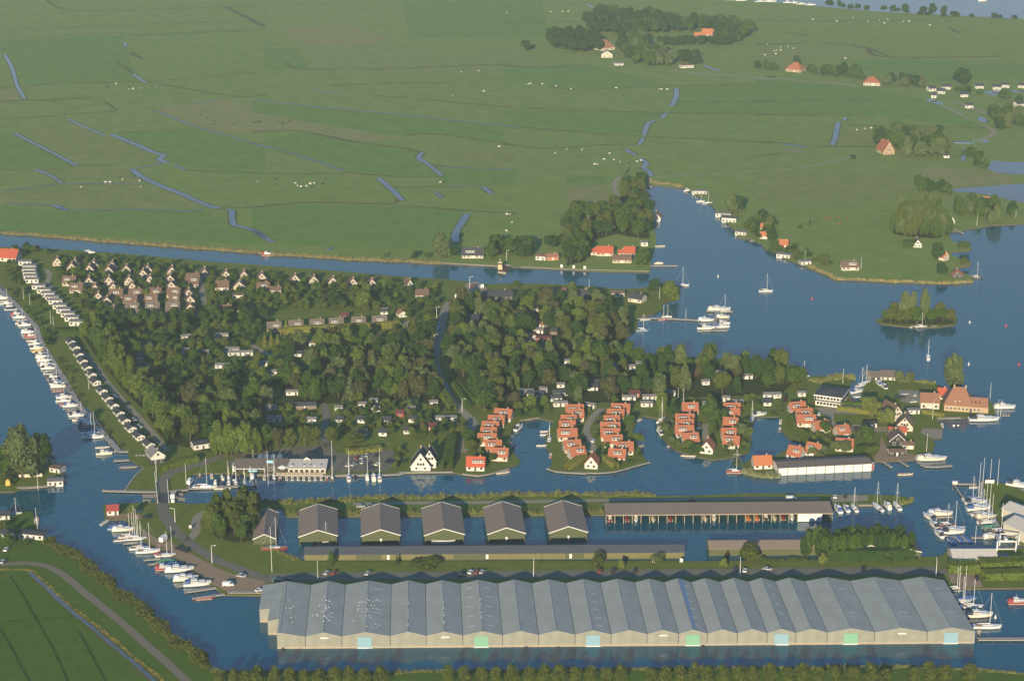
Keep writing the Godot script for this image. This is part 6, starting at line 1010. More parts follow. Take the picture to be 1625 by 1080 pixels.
func make_materials() -> void:
	var g0 := Color(1, 1, 1)
	var grime := noise_texture(3, 0.02, 256, Color(0.76, 0.75, 0.73), g0, 6)
	var tiles := noise_texture(5, 0.05, 256, Color(0.66, 0.64, 0.63), g0, 5)
	var patch := noise_texture(7, 0.012, 512, Color(0.72, 0.80, 0.66), Color(1.0, 0.96, 1.0), 5)
	var fine := noise_texture(8, 0.03, 512, Color(0.60, 0.66, 0.58), g0, 5)
	var walls := {"white": Color(.60, .60, .58), "cream": Color(.54, .50, .43), "sand": Color(.47, .42, .35), "yellow": Color(.52, .44, .27), "black": Color(.03, .03, .03),
		"dark": Color(.05, .05, .05), "wood": Color(.20, .14, .09), "redwood": Color(.26, .06, .04), "orangewall": Color(.50, .22, .10), "boatgreen": Color(.085, .10, .05),
		"boatolive": Color(.16, .15, .07), "shedwall": Color(.26, .268, .236), "plinth": Color(.36, .32, .26), "brickwall": Color(.42, .31, .20), "silver": Color(.5, .5, .5)}
	for k in walls: paint(k, walls[k], 0.75, grime, 0.12 if k != "shedwall" else 0.03)
	var roofs := {"red": Color(.37, .135, .070), "brightred": Color(.46, .10, .05), "maroonred": Color(.34, .07, .06), "orange": Color(.48, .17, .07), "tanred": Color(.30, .15, .09), "brown": Color(.16, .105, .075),
		"greybrown": Color(.15, .125, .105), "grey": Color(.21, .20, .19), "slate": Color(.055, .06, .068), "navy": Color(.035, .043, .062), "thatch": Color(.22, .16, .095), "maroon": Color(.13, .045, .04),
		"boatroof": Color(.25, .195, .15), "lowroof": Color(.085, .095, .11), "shedroof": Color(.325, .345, .312), "ridgeblue": Color(.19, .23, .28), "paleroof": Color(.56, .53, .46)}
	for k in roofs: paint(k, roofs[k], 0.7, tiles if k != "shedroof" else grime, 0.16 if k != "shedroof" else 0.018)
	mats["shedroof"].metallic_specular = 0.15; mats["shedroof"].roughness = 0.8
	var plain := {"trim": Color(.62, .62, .60), "door_blue": Color(.20, .34, .42), "door_green": Color(.17, .35, .25), "deck": Color(.30, .27, .23), "pile": Color(.16, .13, .10), "pole": Color(.72, .72, .70),
		"asphalt_dark": Color(.05, .05, .052), "bark": Color(.09, .07, .05), "tyre": Color(.02, .02, .02), "canvas_blue": Color(.05, .10, .26), "canvas_green": Color(.04, .17, .12), "canvas_cream": Color(.60, .54, .42), "canvas_maroon": Color(.24, .03, .035),
		"canvas_navy": Color(.025, .035, .06), "canvas_white": Color(.70, .70, .68), "canvas_yellow": Color(.55, .36, .08), "orange_paint": Color(.62, .17, .03), "lightblue": Color(.25, .50, .66), "tarp": Color(.16, .245, .34), "teak": Color(.33, .22, .13),
		"skylight": Color(.52, .52, .46), "gull": Color(.75, .75, .74), "cow_white": Color(.62, .60, .55), "cow_dark": Color(.03, .025, .02), "cow_russet": Color(.18, .07, .035), "buoy_red": Color(.55, .06, .04)}
	for k in plain: paint(k, plain[k], 0.6)
	var gloss := {"white": Color(.66, .66, .64), "cream": Color(.70, .63, .50), "navy": Color(.03, .04, .07), "maroon": Color(.25, .04, .035), "blue": Color(.07, .20, .40), "green": Color(.05, .22, .15), "yellow": Color(.6, .38, .06),
		"silver": Color(.42, .43, .45), "black": Color(.015, .015, .017), "teal": Color(.10, .20, .22)}
	for k in gloss:
		var m := paint("gel_" + k, gloss[k], 0.3)
		m.metallic_specular = 0.5
	var gl := paint("glass", Color(.025, .03, .035), 0.08)
	gl.metallic_specular = 0.5
	gl = paint("pale_glass", Color(.20, .28, .31), 0.12)
	gl.metallic_specular = 0.5
	# grounds
	ground_paint("meadow", Color(.245, .305, .078), patch, fine)
	ground_paint("meadow_lush", Color(.185, .285, .064), patch, fine)
	ground_paint("meadow_mid", Color(.235, .303, .075), patch, fine)
	ground_paint("meadow_dry", Color(.258, .290, .085), patch, fine)
	ground_paint("meadow_tan", Color(.300, .290, .112), patch, fine)
	ground_paint("southgrass", Color(.105, .165, .024), patch, fine)
	ground_paint("lawn", Color(.175, .205, .040), patch, fine)
	ground_paint("brownline", Color(.155, .145, .060), patch, fine)
	ground_paint("asphalt", Color(.25, .215, .18), fine, fine)
	ground_paint("paving", Color(.41, .335, .265), fine, fine)
	ground_paint("brick", Color(.44, .285, .20), fine, fine)
	ground_paint("tanground", Color(.34, .29, .19), fine, fine)
	ground_paint("track", Color(.28, .225, .175), fine, fine)
	ground_paint("southline", Color(.055, .095, .018), patch, fine)
	ground_paint("undergrowth", Color(.060, .075, .022), patch, fine)  # wood floor, darkened to stand for the shade between crowns
	paint("bank", Color(.10, .085, .05), 0.95)
	# water
	var w := StandardMaterial3D.new()
	w.albedo_color = Color(.000, .070, .108).linear_to_srgb()
	w.roughness = 0.06
	w.metallic_specular = 0.5
	w.normal_enabled = true
	w.normal_texture = normal_texture(21, 0.010, 1024, 9.0, 7)
	w.normal_scale = 0.13
	w.uv1_triplanar = true
	w.uv1_world_triplanar = true
	w.uv1_scale = Vector3.ONE / 110.0
	mats["water"] = w
	var dw := paint("ditchwater", Color(.075, .105, .130), 0.06)  # base colour paled to stand in for reflected sky
	dw.metallic_specular = 0.5
	# leaves
	var leaf := {"dark": Color(.024, .052, .010), "mid": Color(.044, .078, .012), "light": Color(.076, .108, .018), "olive": Color(.064, .080, .016), "grey": Color(.078, .102, .040), "lime": Color(.115, .135, .032), "gold": Color(.135, .140, .030),
		"plum": Color(.040, .022, .022), "brownish": Color(.062, .062, .026), "reedgreen": Color(.13, .15, .050), "reedtan": Color(.215, .19, .085), "reedpale": Color(.17, .19, .105), "reedyellow": Color(.23, .20, .060)}
	leaf_colors["any"] = Color.WHITE
	leaf["any"] = Color(1, 1, 1) / LEAF_GAIN
	for k in leaf:
		leaf_colors[k] = leaf[k] * LEAF_GAIN
		var m := paint("leaf_" + k, leaf[k] * LEAF_GAIN, 0.7)
		m.vertex_color_use_as_albedo = true
		m.metallic_specular = 0.2
		m.backlight = Color(.25, .3, .12) * 0.3

# ------------------------------------------------------------------ ground
func land(called: String, poly: PackedVector2Array, key: String, scale: float) -> void:
	var b := Builder.new()
	b.map_scale = scale
	if not b.sheet(poly, LAND_Y): print("LAND FAILED ", called)
	single(called, b.mesh(), mats[key], "", "", "", "structure")
	var s := Builder.new()
	var clockwise := Geometry2D.is_polygon_clockwise(poly)
	for i in poly.size():
		var p := poly[i]; var q := poly[(i + 1) % poly.size()]
		if clockwise:
			s.quad(Vector3(p.x, -2, p.y), Vector3(q.x, -2, q.y), Vector3(q.x, LAND_Y, q.y), Vector3(p.x, LAND_Y, p.y))
		else:
			s.quad(Vector3(q.x, -2, q.y), Vector3(p.x, -2, p.y), Vector3(p.x, LAND_Y, p.y), Vector3(q.x, LAND_Y, q.y))
	single("bank", s.mesh(), mats["bank"], "", "", "", "structure")

func sheet(called: String, poly: PackedVector2Array, key: String, y: float, scale := 30.0) -> void:
	var b := Builder.new()
	b.map_scale = scale
	if not b.sheet(poly, y):
		print("SHEET FAILED ", called, " ", poly)
		return
	single(called, b.mesh(), mats[key], "", "", "", "structure")

func ribbon_poly(pts: PackedVector2Array, width: float) -> Array:
	var l := PackedVector2Array(); var r := PackedVector2Array()
	for i in pts.size():
		var d := Vector2.ZERO
		if i > 0: d += (pts[i] - pts[i - 1]).normalized()
		if i < pts.size() - 1: d += (pts[i + 1] - pts[i]).normalized()
		d = d.normalized()
		var nn := Vector2(-d.y, d.x) * width / 2
		l.append(pts[i] + nn); r.append(pts[i] - nn)
	return [l, r]

func smooth(pts: PackedVector2Array, step: float) -> PackedVector2Array:
	var c := Curve2D.new()
	for i in pts.size():
		var t := Vector2.ZERO
		if i > 0 and i < pts.size() - 1: t = (pts[i + 1] - pts[i - 1]) / 6.0
		c.add_point(pts[i], -t, t)
	c.bake_interval = step
	return c.get_baked_points()

func ribbon(called: String, raw: PackedVector2Array, width: float, y: float, key: String, wobble := 0.0, scale := 14.0) -> void:
	var pts := smooth(raw, 6.0 if wobble == 0.0 else 9.0)
	if pts.size() < 2: return
	var b := Builder.new()
	b.map_scale = scale
	var lr := ribbon_poly(pts, width)
	var l: PackedVector2Array = lr[0]; var r: PackedVector2Array = lr[1]
	if wobble > 0.0:
		for i in pts.size():
			var d := (l[i] - r[i]).normalized()
			l[i] += d * rng.randf_range(-wobble, wobble)
			r[i] -= d * rng.randf_range(-wobble, wobble)
	for i in pts.size() - 1:
		b.quad(Vector3(l[i].x, y, l[i].y), Vector3(l[i + 1].x, y, l[i + 1].y), Vector3(r[i + 1].x, y, r[i + 1].y), Vector3(r[i].x, y, r[i].y))
	# faces must look up
	if b.n[0].y < 0.0:
		for i in b.n.size(): b.n[i] = -b.n[i]
		for i in range(0, b.v.size(), 3):
			var t := b.v[i + 1]; b.v[i + 1] = b.v[i + 2]; b.v[i + 2] = t
			var u := b.uv[i + 1]; b.uv[i + 1] = b.uv[i + 2]; b.uv[i + 2] = u
			u = b.uv2[i + 1]; b.uv2[i + 1] = b.uv2[i + 2]; b.uv2[i + 2] = u
	single(called, b.mesh(), mats[key], "", "", "", "structure")

func build_ground() -> void:
	var b := Builder.new()
	b.sheet(PackedVector2Array([Vector2(-6000, 900), Vector2(6000, 900), Vector2(6000, -9000), Vector2(-6000, -9000)]), 0.0)
	single("water", b.mesh(), mats["water"], "", "", "", "structure")
	for k in LAND:
		land(k, pva(LAND[k]), {"meadow": "meadow", "south_field": "southgrass"}.get(k, "lawn"), 170.0 if k == "meadow" else 60.0)
	var y := LAND_Y
	var i := 0
	for p in PARCEL:
		sheet("meadow_parcel", pva(p[0]), ["meadow_lush", "meadow_mid", "meadow_dry", "meadow_tan"][p[1]], y + 0.03 + 0.003 * i, 150.0)
		i += 1
	for l in LINES: ribbon("field_edge", pva(l[0]), l[1] * 1.15, y + 0.15, "brownline" if l[1] > 1.0 else "southline", l[1] * 0.35)
	for d in DITCH:
		ribbon("ditch_bank", pva(d[0]), d[1] * 0.8 + 2.2, y + 0.19, "brownline", 0.7)
		ribbon("ditch_water", pva(d[0]), d[1] * 0.8, y + 0.23, "ditchwater", 0.4)
	for p in PONDS: sheet("pond_water", pva(p), "ditchwater", y + 0.25)
	for p in FLOOR: sheet("undergrowth", pva(COPSES[p][2]), "undergrowth", y + 0.03, 40.0)  # dark sheets paint shade onto the ground under the trees
	for p in PAVED: sheet(p[0], pva(p[2]), p[1], y + 0.05, 14.0)
	for r in ROADS: ribbon(r[0], pva(r[2]), r[3], y + 0.09, r[1])

# ------------------------------------------------------------------ houses
func chevron(w: float, eh: float, rh: float, t: float, oh: float) -> PackedVector2Array:
	var k := (rh - eh) / (w / 2)
	var e := w / 2 + oh
	var ye := eh - k * oh
	# (z,y) counter-clockwise
	return PackedVector2Array([Vector2(-e, ye), Vector2(0, rh), Vector2(e, ye), Vector2(e, ye + t), Vector2(0, rh + t), Vector2(-e, ye + t)])

func window_mesh(w: float, h: float) -> Array:
	var key := "win %.1f %.1f" % [w, h]
	if not mesh_cache.has(key):
		var f := Builder.new()
		f.box(Vector3(0, 0, 0.02), Vector3(w + 0.24, h + 0.24, 0.08))
		var p := Builder.new()
		p.box(Vector3(0, 0.12, 0.07), Vector3(w, h, 0.04))
		mesh_cache[key] = [f.mesh(), p.mesh()]
	return mesh_cache[key]

func window(parent: Node3D, at: Vector3, turn: float, w: float, h: float, called := "window") -> void:
	var wm := window_mesh(w, h)
	var o := part(parent, called, wm[0], mats["trim"])
	o.position = at
	o.rotation.y = turn
	part(o, "pane", wm[1], mats["glass"])

func house_group(h: Array) -> void:
	for i in h[4].size():
		var r: Array = h[4][i]
		house([h[0], [r[0], r[1]], [r[2], r[3]], (h[1] % ordinal(i)) if h[1].begins_with("%s") else h[1], h[2], h[3]])

func ordinal(i: int) -> String:
	if i < ORDINALS.size(): return ORDINALS[i]
	return "later"

func house(h: Array) -> void:
	var d: Dictionary = KINDS[h[0]].duplicate()
	d.merge(h[5], true)
	var a := xz(h[1]); var e := xz(h[2])
	if e.x < a.x:
		var s := a; a = e; e = s
	var u := (e - a).normalized()
	var length: float = max(a.distance_to(e), 4.5)
	var mid := (a + e) / 2
	var base: float = d.get("base", LAND_Y)
	var turn := atan2(-u.y, u.x)
	var w: float = d.w; var eh: float = d.eh; var rh: float = d.rh
	var t := thing(d.name, h[3], d.cat, Vector3(mid.x, base, mid.y), turn, h[4])
	keep_clear.append([mid.x, mid.y, max(length, w) * 0.5 + 1.2, 12.0 + eh * 2.0])
	var l2 := length / 2
	var hip: bool = d.get("hip", 0) == 1
	var b := Builder.new()
	if hip:
		b.box(Vector3(0, -0.3, 0), Vector3(length, eh + 0.3, w))
	else:
		b.extrude_x(PackedVector2Array([Vector2(w / 2, -0.3), Vector2(-w / 2, -0.3), Vector2(-w / 2, eh - 0.02), Vector2(0, rh - 0.02), Vector2(w / 2, eh - 0.02)]), -l2, l2)
	# extrude_x wants counter-clockwise in (z,y): built clockwise above is turned by the caller
	part(t, "wall", fix(b), mats[d.wall])
	var r := Builder.new()
	if hip:
		r.taper_box(Vector3(0, eh, 0), Vector3(length + 1.0, rh - eh, w + 1.0), 0.25, 0.03)
	else:
		r.extrude_x(chevron(w, eh, rh, 0.22, 0.45), -l2 - 0.35, l2 + 0.35)
	var roof := part(t, "roof", fix(r), mats[d.roof])
	if d.cat == "house" and not hip:
		var c := Builder.new()
		c.box(Vector3(l2 * 0.5, rh - 0.5, -0.4), Vector3(0.7, 1.6, 0.7))
		part(roof, "chimney", c.mesh(), mats["brickwall"])
	if d.get("trim", 0) == 1:
		for s in [-1, 1]:
			var q := Builder.new()
			q.extrude_x(chevron(w, eh - 0.12, rh - 0.12, 0.42, 0.5), s * (l2 + 0.42) - 0.06, s * (l2 + 0.42) + 0.06)
			part(roof, "bargeboard", fix(q), mats["trim"])
	# dormers on the slope that faces the south
	var nd: int = d.get("dorm", 0)
	if nd > 0 and not hip:
		var dw := length * (0.42 if nd == 1 else 0.62)
		var slope := (rh - eh) / (w / 2)
		var zf := w * 0.36
		var y0 := rh - slope * zf
		var off: float = [-0.12, 0.14, 0.04][absi(int(mid.x * 3.0)) % 3] * length
		var db := Builder.new()
		var top := minf(y0 + 1.75, rh - 0.15)
		var zb := (rh - top) / slope
		db.extrude_x(PackedVector2Array([Vector2(zf, y0 + 0.1), Vector2(zb - 0.2, y0 + 0.1), Vector2(zb - 0.2, top), Vector2(zf, top)]), off - dw / 2, off + dw / 2)
		var dm := part(t, "dormer", fix(db), mats["trim"])
		var pb := Builder.new()
		var nw := int(max(2.0, round(dw / 1.7)))
		for k in nw:
			pb = Builder.new()
			pb.box(Vector3(off - dw / 2 + dw * (k + 0.5) / nw, y0 + 0.55, zf + 0.02), Vector3(dw / nw - 0.45, top - y0 - 0.85, 0.05))
			part(dm, "pane", pb.mesh(), mats["glass"])
		var rb := Builder.new()
		rb.box(Vector3(off, top, (zf + zb) / 2), Vector3(dw + 0.3, 0.1, zf - zb + 0.5))
		part(dm, "dormer_roof", rb.mesh(), mats["grey"])
	# openings: south wall, both end walls
	var wh := clampf(eh - 1.5, 0.9, 1.4)
	var n := int(clampf(floor(length / 2.7), 1, 6))
	for k in n:
		var x := -l2 + length * (k + 0.5) / n
		if k == n / 2 and n > 1:
			var db := Builder.new()
			db.box(Vector3(x, 0.05, w / 2 + 0.03), Vector3(1.0, 2.05, 0.08))
			part(t, "door", db.mesh(), mats["slate" if d.wall == "white" else "trim"])
		else:
			window(t, Vector3(x, 0.8, w / 2), 0.0, 1.3, wh)
	for s in [-1, 1]:
		for z in [-w * 0.22, w * 0.22]:
			window(t, Vector3(s * l2, 0.8, z), s * PI / 2, 1.2, wh)
		if rh - eh > 5.0 and not hip:
			for z in [-1.5, 1.5]: window(t, Vector3(s * l2, eh + 0.4, z), s * PI / 2, 1.1, 1.5)
			window(t, Vector3(s * l2, eh + 3.2, 0), s * PI / 2, 1.1, 1.3)
		if d.name == "harbour_house" and s < 0:
			part(t, "lower_cladding", block("clad", Vector3(0, -0.1, 0), Vector3(length + 0.1, 3.0, w + 0.1)), mats["black"])
		if rh - eh > 2.5 and not hip:
			window(t, Vector3(s * l2, eh + 0.4, 0), s * PI / 2, 1.3, 1.2)

# flips a builder whose faces point inward
func fix(b: Builder) -> ArrayMesh:
	var mid := Vector3.ZERO
	for p in b.v: mid += p
	mid /= b.v.size()
	var s := 0.0
	for i in range(0, b.v.size(), 3):
		var area := (b.v[i + 1] - b.v[i]).cross(b.v[i + 2] - b.v[i]).length()
		s += b.n[i].dot(b.v[i] - mid) * area
	if s < 0.0:
		for i in b.n.size(): b.n[i] = -b.n[i]
		for i in range(0, b.v.size(), 3):
			var t := b.v[i + 1]; b.v[i + 1] = b.v[i + 2]; b.v[i + 2] = t
	return b.mesh()

# ------------------------------------------------------------------ the great sheds and the boathouses
func build_sheds() -> void:
	var f := pva(SHED_FRONT)
	var depth := xz(SHED_BACK[0]) - f[1]
	var dl := depth.length()
	var along := (f[-1] - f[1]).normalized()
	var ev := 5.6; var rise := 2.0
	var doors := {3: "door_blue", 6: "door_green", 9: "door_blue", 12: "door_green", 15: "door_blue", 17: "door_green", 19: "door_blue"}
	var signs := [2, 5, 11, 18]
	var sky := {3: 4, 6: 5, 9: 6, 12: 6, 15: 5, 17: 2, 18: 2, 19: 2}
	for i in range(0, 19):
		var p := f[i]; var q := f[i + 1]
		var w := p.distance_to(q)
		var o := thing("boat_storage_shed", "%s grey gabled shed from the west in the great waterfront row" % ORDINALS[i], "shed", Vector3(p.x, 0, p.y), atan2(-along.y, along.x), "grey boat storage sheds")
		# local x along the front, local -z into the depth (skewed by the row's own angle)
		var ax := along; var az := Vector2(-along.y, along.x)
		var dv := Vector3(depth.dot(ax), 0, depth.dot(az))
		var full := w
		var x0 := 0.0
		var xr := w / 2
		if i == 0:
			w = p.distance_to(q); xr = 1.2
		var pr := func(x: float) -> float: return ev + rise * (1.0 - absf(x - xr) / (w / 2 if i > 0 else w - 1.2))
		var b := Builder.new()
		var prof := [[0.0, pr.call(0.0)], [xr, ev + rise], [w, ev]] if i > 0 else [[0.0, ev + rise - 0.2], [xr, ev + rise], [w, ev]]
		# walls: front, back, each a part
		for s in [0.0, 1.0]:
			b = Builder.new()
			var dd: Vector3 = dv * s
			for k in 2:
				var a = prof[k]; var c = prof[k + 1]
				var pts := [Vector3(a[0], 0.9, 0) + dd, Vector3(c[0], 0.9, 0) + dd, Vector3(c[0], c[1], 0) + dd, Vector3(a[0], a[1], 0) + dd]
				if s == 0.0: b.quad(pts[0], pts[1], pts[2], pts[3])
				else: b.quad(pts[1], pts[0], pts[3], pts[2])
			part(o, "front_wall" if s == 0.0 else "back_wall", b.mesh(), mats["shedwall"])
		b = Builder.new()
		if i == 18:
			b.quad(Vector3(w, 0, 0), Vector3(w, 0, 0) + dv, Vector3(w, ev, 0) + dv, Vector3(w, ev, 0))
		if i == 0:
			b.quad(Vector3(0, 0, 0) + dv, Vector3(0, 0, 0), Vector3(0, ev + 1.8, 0), Vector3(0, ev + 1.8, 0) + dv)
		if i == 0 or i == 18: part(o, "side_wall", b.mesh(), mats["shedwall"])
		var pl := Builder.new()
		pl.box(Vector3(w / 2, -0.3, -0.1), Vector3(w - 0.05, 1.25, 0.5))
		part(o, "plinth", pl.mesh(), mats["plinth"])
		# roof slopes, each a slab
		for k in 2:
			var a = prof[k]; var c = prof[k + 1]
			if absf(a[0] - c[0]) < 0.01: continue
			var r := Builder.new()
			var g0 := 0.10 if k == 0 else 0.0
			var g1 := 0.10 if k == 1 else 0.0
			var out := dv.normalized() * -0.35
			var A := Vector3(a[0] + g0, a[1] + 0.05, 0) + out; var C := Vector3(c[0] - g1, c[1] + 0.05, 0) + out
			var A2 := A + dv - out * 2; var C2 := C + dv - out * 2
			var up := Vector3(0, 0.18, 0)
			r.quad(A + up, C + up, C2 + up, A2 + up)
			r.quad(A, C, C + up, A + up)
			r.quad(C2, A2, A2 + up, C2 + up)
			part(o, "roof_slope", r.mesh(), mats["shedroof"])
			if (sky.has(i + 1) and k == 1) or (i + 1 == 6):
				var nsk: int = sky.get(i + 1, 4)
				for j in nsk:
					var s := (j + 0.7) / nsk * 0.92
					var m0 := A.lerp(C, 0.28).lerp(A2.lerp(C2, 0.28), s) + Vector3(0, 0.24, 0)
					var m1 := A.lerp(C, 0.62).lerp(A2.lerp(C2, 0.62), s) + Vector3(0, 0.24, 0)
					var dz := dv.normalized() * 0.8
					var sb := Builder.new()
					sb.quad(m0, m1, m1 + dz, m0 + dz)
					part(o, "skylight", sb.mesh(), mats["skylight"])
			if i + 1 == 12 and k == 1:
				var tb := Builder.new()
				var up3 := Vector3(0, 0.21, 0)
				tb.quad(A.lerp(C, 0.04) + up3, A.lerp(C, 0.24) + up3, A2.lerp(C2, 0.42) + up3, A2.lerp(C2, 0.04) + up3)
				part(o, "tarpaulin", tb.mesh(), mats["tarp"])
		var rc := Builder.new()
		var rr := Vector3(prof[1][0], prof[1][1] + 0.26, 0)
		rc.quad(rr + Vector3(-0.2, -0.04, 0), rr, rr + dv, rr + dv + Vector3(-0.2, -0.04, 0))
		rc.quad(rr, rr + Vector3(0.2, -0.04, 0), rr + dv + Vector3(0.2, -0.04, 0), rr + dv)
		part(o, "ridge_cap", rc.mesh(), mats["ridgeblue"])
		# gutter in the valley
		if i < 18:
			var gu := Builder.new()
			gu.quad(Vector3(w - 0.22, ev - 0.1, 0.3), Vector3(w + 0.22, ev - 0.1, 0.3), Vector3(w + 0.22, ev - 0.1, 0) + dv, Vector3(w - 0.22, ev - 0.1, 0) + dv)
			part(o, "valley_gutter", gu.mesh(), mats["slate"])
			var dp := Builder.new()
			dp.box(Vector3(w, 0.95, 0.08), Vector3(0.22, ev - 1.0, 0.14))
			part(o, "downpipe", dp.mesh(), mats["slate"])
		if doors.has(i + 1):
			var fr := Builder.new()
			var dx := full * 0.5 - (0.6 if i < 8 else 0.0)
			fr.box(Vector3(dx, 0.35, 0.2), Vector3(6.2, 5.0, 0.14))
			var dr := part(o, "door", fr.mesh(), mats[doors[i + 1]])
			for s in 4:
				var rb := Builder.new()
				rb.box(Vector3(dx, 0.9 + s * 1.2, 0.29), Vector3(6.2, 0.05, 0.04))
				part(dr, "door_rib", rb.mesh(), mats[doors[i + 1]])
			var th := Builder.new()
			th.box(Vector3(dx, 0.0, 0.2), Vector3(6.6, 0.34, 0.5))
			part(dr, "threshold", th.mesh(), mats["trim"])
		if signs.has(i + 1):
			var sg := Builder.new()
			sg.box(Vector3(full * 0.52, 4.7, 0.06), Vector3(3.6, 0.55, 0.1))
			part(o, "sign_board", sg.mesh(), mats["trim"])
	# the stepped western flank of the first shed
	var o := thing("boat_storage_lean_to", "stepped grey lean-to closing the western end of the great sheds", "shed", Vector3(f[0].x, 0, f[0].y), atan2(-along.y, along.x), "")
	var az := Vector2(-along.y, along.x)
	var dv := Vector3(depth.dot(along), 0, depth.dot(az))
	var steps := [[0.0, -5.0, 0.26], [-5.0, -9.6, 0.5]]
	for k in 2:
		var xa: float = steps[k][1]; var xb: float = steps[k][0]; var s: float = steps[k][2]
		var ya := ev + rise + xa * 0.16 - 0.2; var yb := ev + rise + xb * 0.16 - 0.2
		var b := Builder.new()
		var F := dv * s
		b.quad(Vector3(xa, 0, 0) + F, Vector3(xb, 0, 0) + F, Vector3(xb, yb, 0) + F, Vector3(xa, ya, 0) + F)
		b.quad(Vector3(xa, 0, 0) + dv, Vector3(xa, 0, 0) + F, Vector3(xa, ya, 0) + F, Vector3(xa, ya, 0) + dv)
		b.quad(Vector3(xb, 0, 0) + dv, Vector3(xa, 0, 0) + dv, Vector3(xa, ya, 0) + dv, Vector3(xb, yb, 0) + dv)
		part(o, "wall", b.mesh(), mats["shedwall"])
		var r := Builder.new()
		var up := Vector3(0, 0.14, 0); var up2 := Vector3(0, 0.3, 0)
		var ex := Vector3(-0.3 if k == 1 else 0.0, 0, 0)
		var e0 := -dv.normalized() * 0.35
		var P := [Vector3(xa, ya, 0) + F + ex + e0, Vector3(xb, yb, 0) + F + e0, Vector3(xb, yb, 0) + dv, Vector3(xa, ya, 0) + dv + ex]
		r.quad(P[0] + up2, P[1] + up2, P[2] + up2, P[3] + up2)
		r.quad(P[0] + up, P[1] + up, P[1] + up2, P[0] + up2)
		r.quad(P[3] + up, P[0] + up, P[0] + up2, P[3] + up2)
		part(o, "roof_slope", r.mesh(), mats["shedroof"])
		var pl := Builder.new()
		pl.quad(Vector3(xa, 0, 0.1) + F, Vector3(xb, 0, 0.1) + F, Vector3(xb, 0.9, 0.1) + F, Vector3(xa, 0.9, 0.1) + F)
		part(o, "plinth", pl.mesh(), mats["plinth"])

func boathouse(called: String, a: Vector2, e: Vector2, w: float, eh: float, rh: float, wallkey: String, roofkey: String, label: String, group: String, raise: float) -> Node3D:
	# a = far end, e = near end of the ridge
	var u := (a - e).normalized()
	var length := a.distance_to(e)
	var mid := (a + e) / 2
	var turn := atan2(-u.y, u.x)
	var t := thing(called, label, "boathouse", Vector3(mid.x, 0, mid.y), turn, group)
	keep_clear.append([mid.x, mid.y, length * 0.55, 25.0])
	var l2 := length / 2
	# local x runs away from the viewer; -x end faces the viewer
	var g := Builder.new()
	for s in [-1, 1]:
		g = Builder.new()
		g.extrude_x(PackedVector2Array([Vector2(-w / 2, raise), Vector2(w / 2, raise), Vector2(w / 2, eh), Vector2(0, rh), Vector2(-w / 2, eh)]), s * (l2 - 0.1) - 0.08, s * (l2 - 0.1) + 0.08)
		part(t, "gable_wall", fix(g), mats[wallkey])
		g = Builder.new()
		g.box(Vector3(0, -0.4, s * w / 2), Vector3(length - 0.5, eh + 0.35, 0.16))
		part(t, "side_wall", g.mesh(), mats[wallkey])
		g = Builder.new()
		g.extrude_x(chevron(w, eh - 0.1, rh - 0.1, 0.42, 0.5), s * (l2 + 0.36) - 0.06, s * (l2 + 0.36) + 0.06)
		part(t, "bargeboard", fix(g), mats["trim"])
		for z in [-w * 0.48, 0.0, w * 0.48]:
			g = Builder.new()
			g.box(Vector3(s * (l2 - 0.3), -0.6, z), Vector3(0.22, raise + 0.8, 0.22))
			part(t, "post", g.mesh(), mats["pile"])
	for s in [-1, 1]:
		var r := Builder.new()
		var k := (rh - eh) / (w / 2)
		var z1: float = s * (w / 2 + 0.6); var y1: float = eh - k * 0.6
		r.extrude_x(PackedVector2Array([Vector2(0, rh), Vector2(z1, y1), Vector2(z1, y1 + 0.2), Vector2(0, rh + 0.2)]), -l2 - 0.3, l2 + 0.3)
		part(t, "roof_slope", fix(r), mats[roofkey])
	var c := Builder.new()
	c.box(Vector3(0, rh + 0.14, 0), Vector3(length + 0.6, 0.14, 0.5))
	part(t, "ridge_cap", c.mesh(), mats[roofkey])
	return t

func long_building(called: String, a: Vector2, e: Vector2, w: float, eh: float, rh: float, wallkey: String, roofkey: String, label: String, category: String, base := LAND_Y) -> Node3D:
	if e.x < a.x:
		var s := a; a = e; e = s
	var u := (e - a).normalized()
	var length := a.distance_to(e)
	var mid := (a + e) / 2
	var t := thing(called, label, category, Vector3(mid.x, base, mid.y), atan2(-u.y, u.x))
	for k in int(length / 12) + 1:
		var p := a.lerp(e, k / (length / 12))
		keep_clear.append([p.x, p.y, 8.0, 8.0])
	var l2 := length / 2
	var b := Builder.new()
	b.extrude_x(PackedVector2Array([Vector2(-w / 2, -0.8), Vector2(w / 2, -0.8), Vector2(w / 2, eh - 0.02), Vector2(0, rh - 0.02), Vector2(-w / 2, eh - 0.02)]), -l2, l2)
	part(t, "wall", fix(b), mats[wallkey])
	for s in [-1, 1]:
		var r := Builder.new()
		var k := (rh - eh) / (w / 2)
		var z1: float = s * (w / 2 + 0.4); var y1: float = eh - k * 0.4
		r.extrude_x(PackedVector2Array([Vector2(0, rh), Vector2(z1, y1), Vector2(z1, y1 + 0.18), Vector2(0, rh + 0.18)]), -l2 - 0.3, l2 + 0.3)
		part(t, "roof_slope", fix(r), mats[roofkey])
	return t

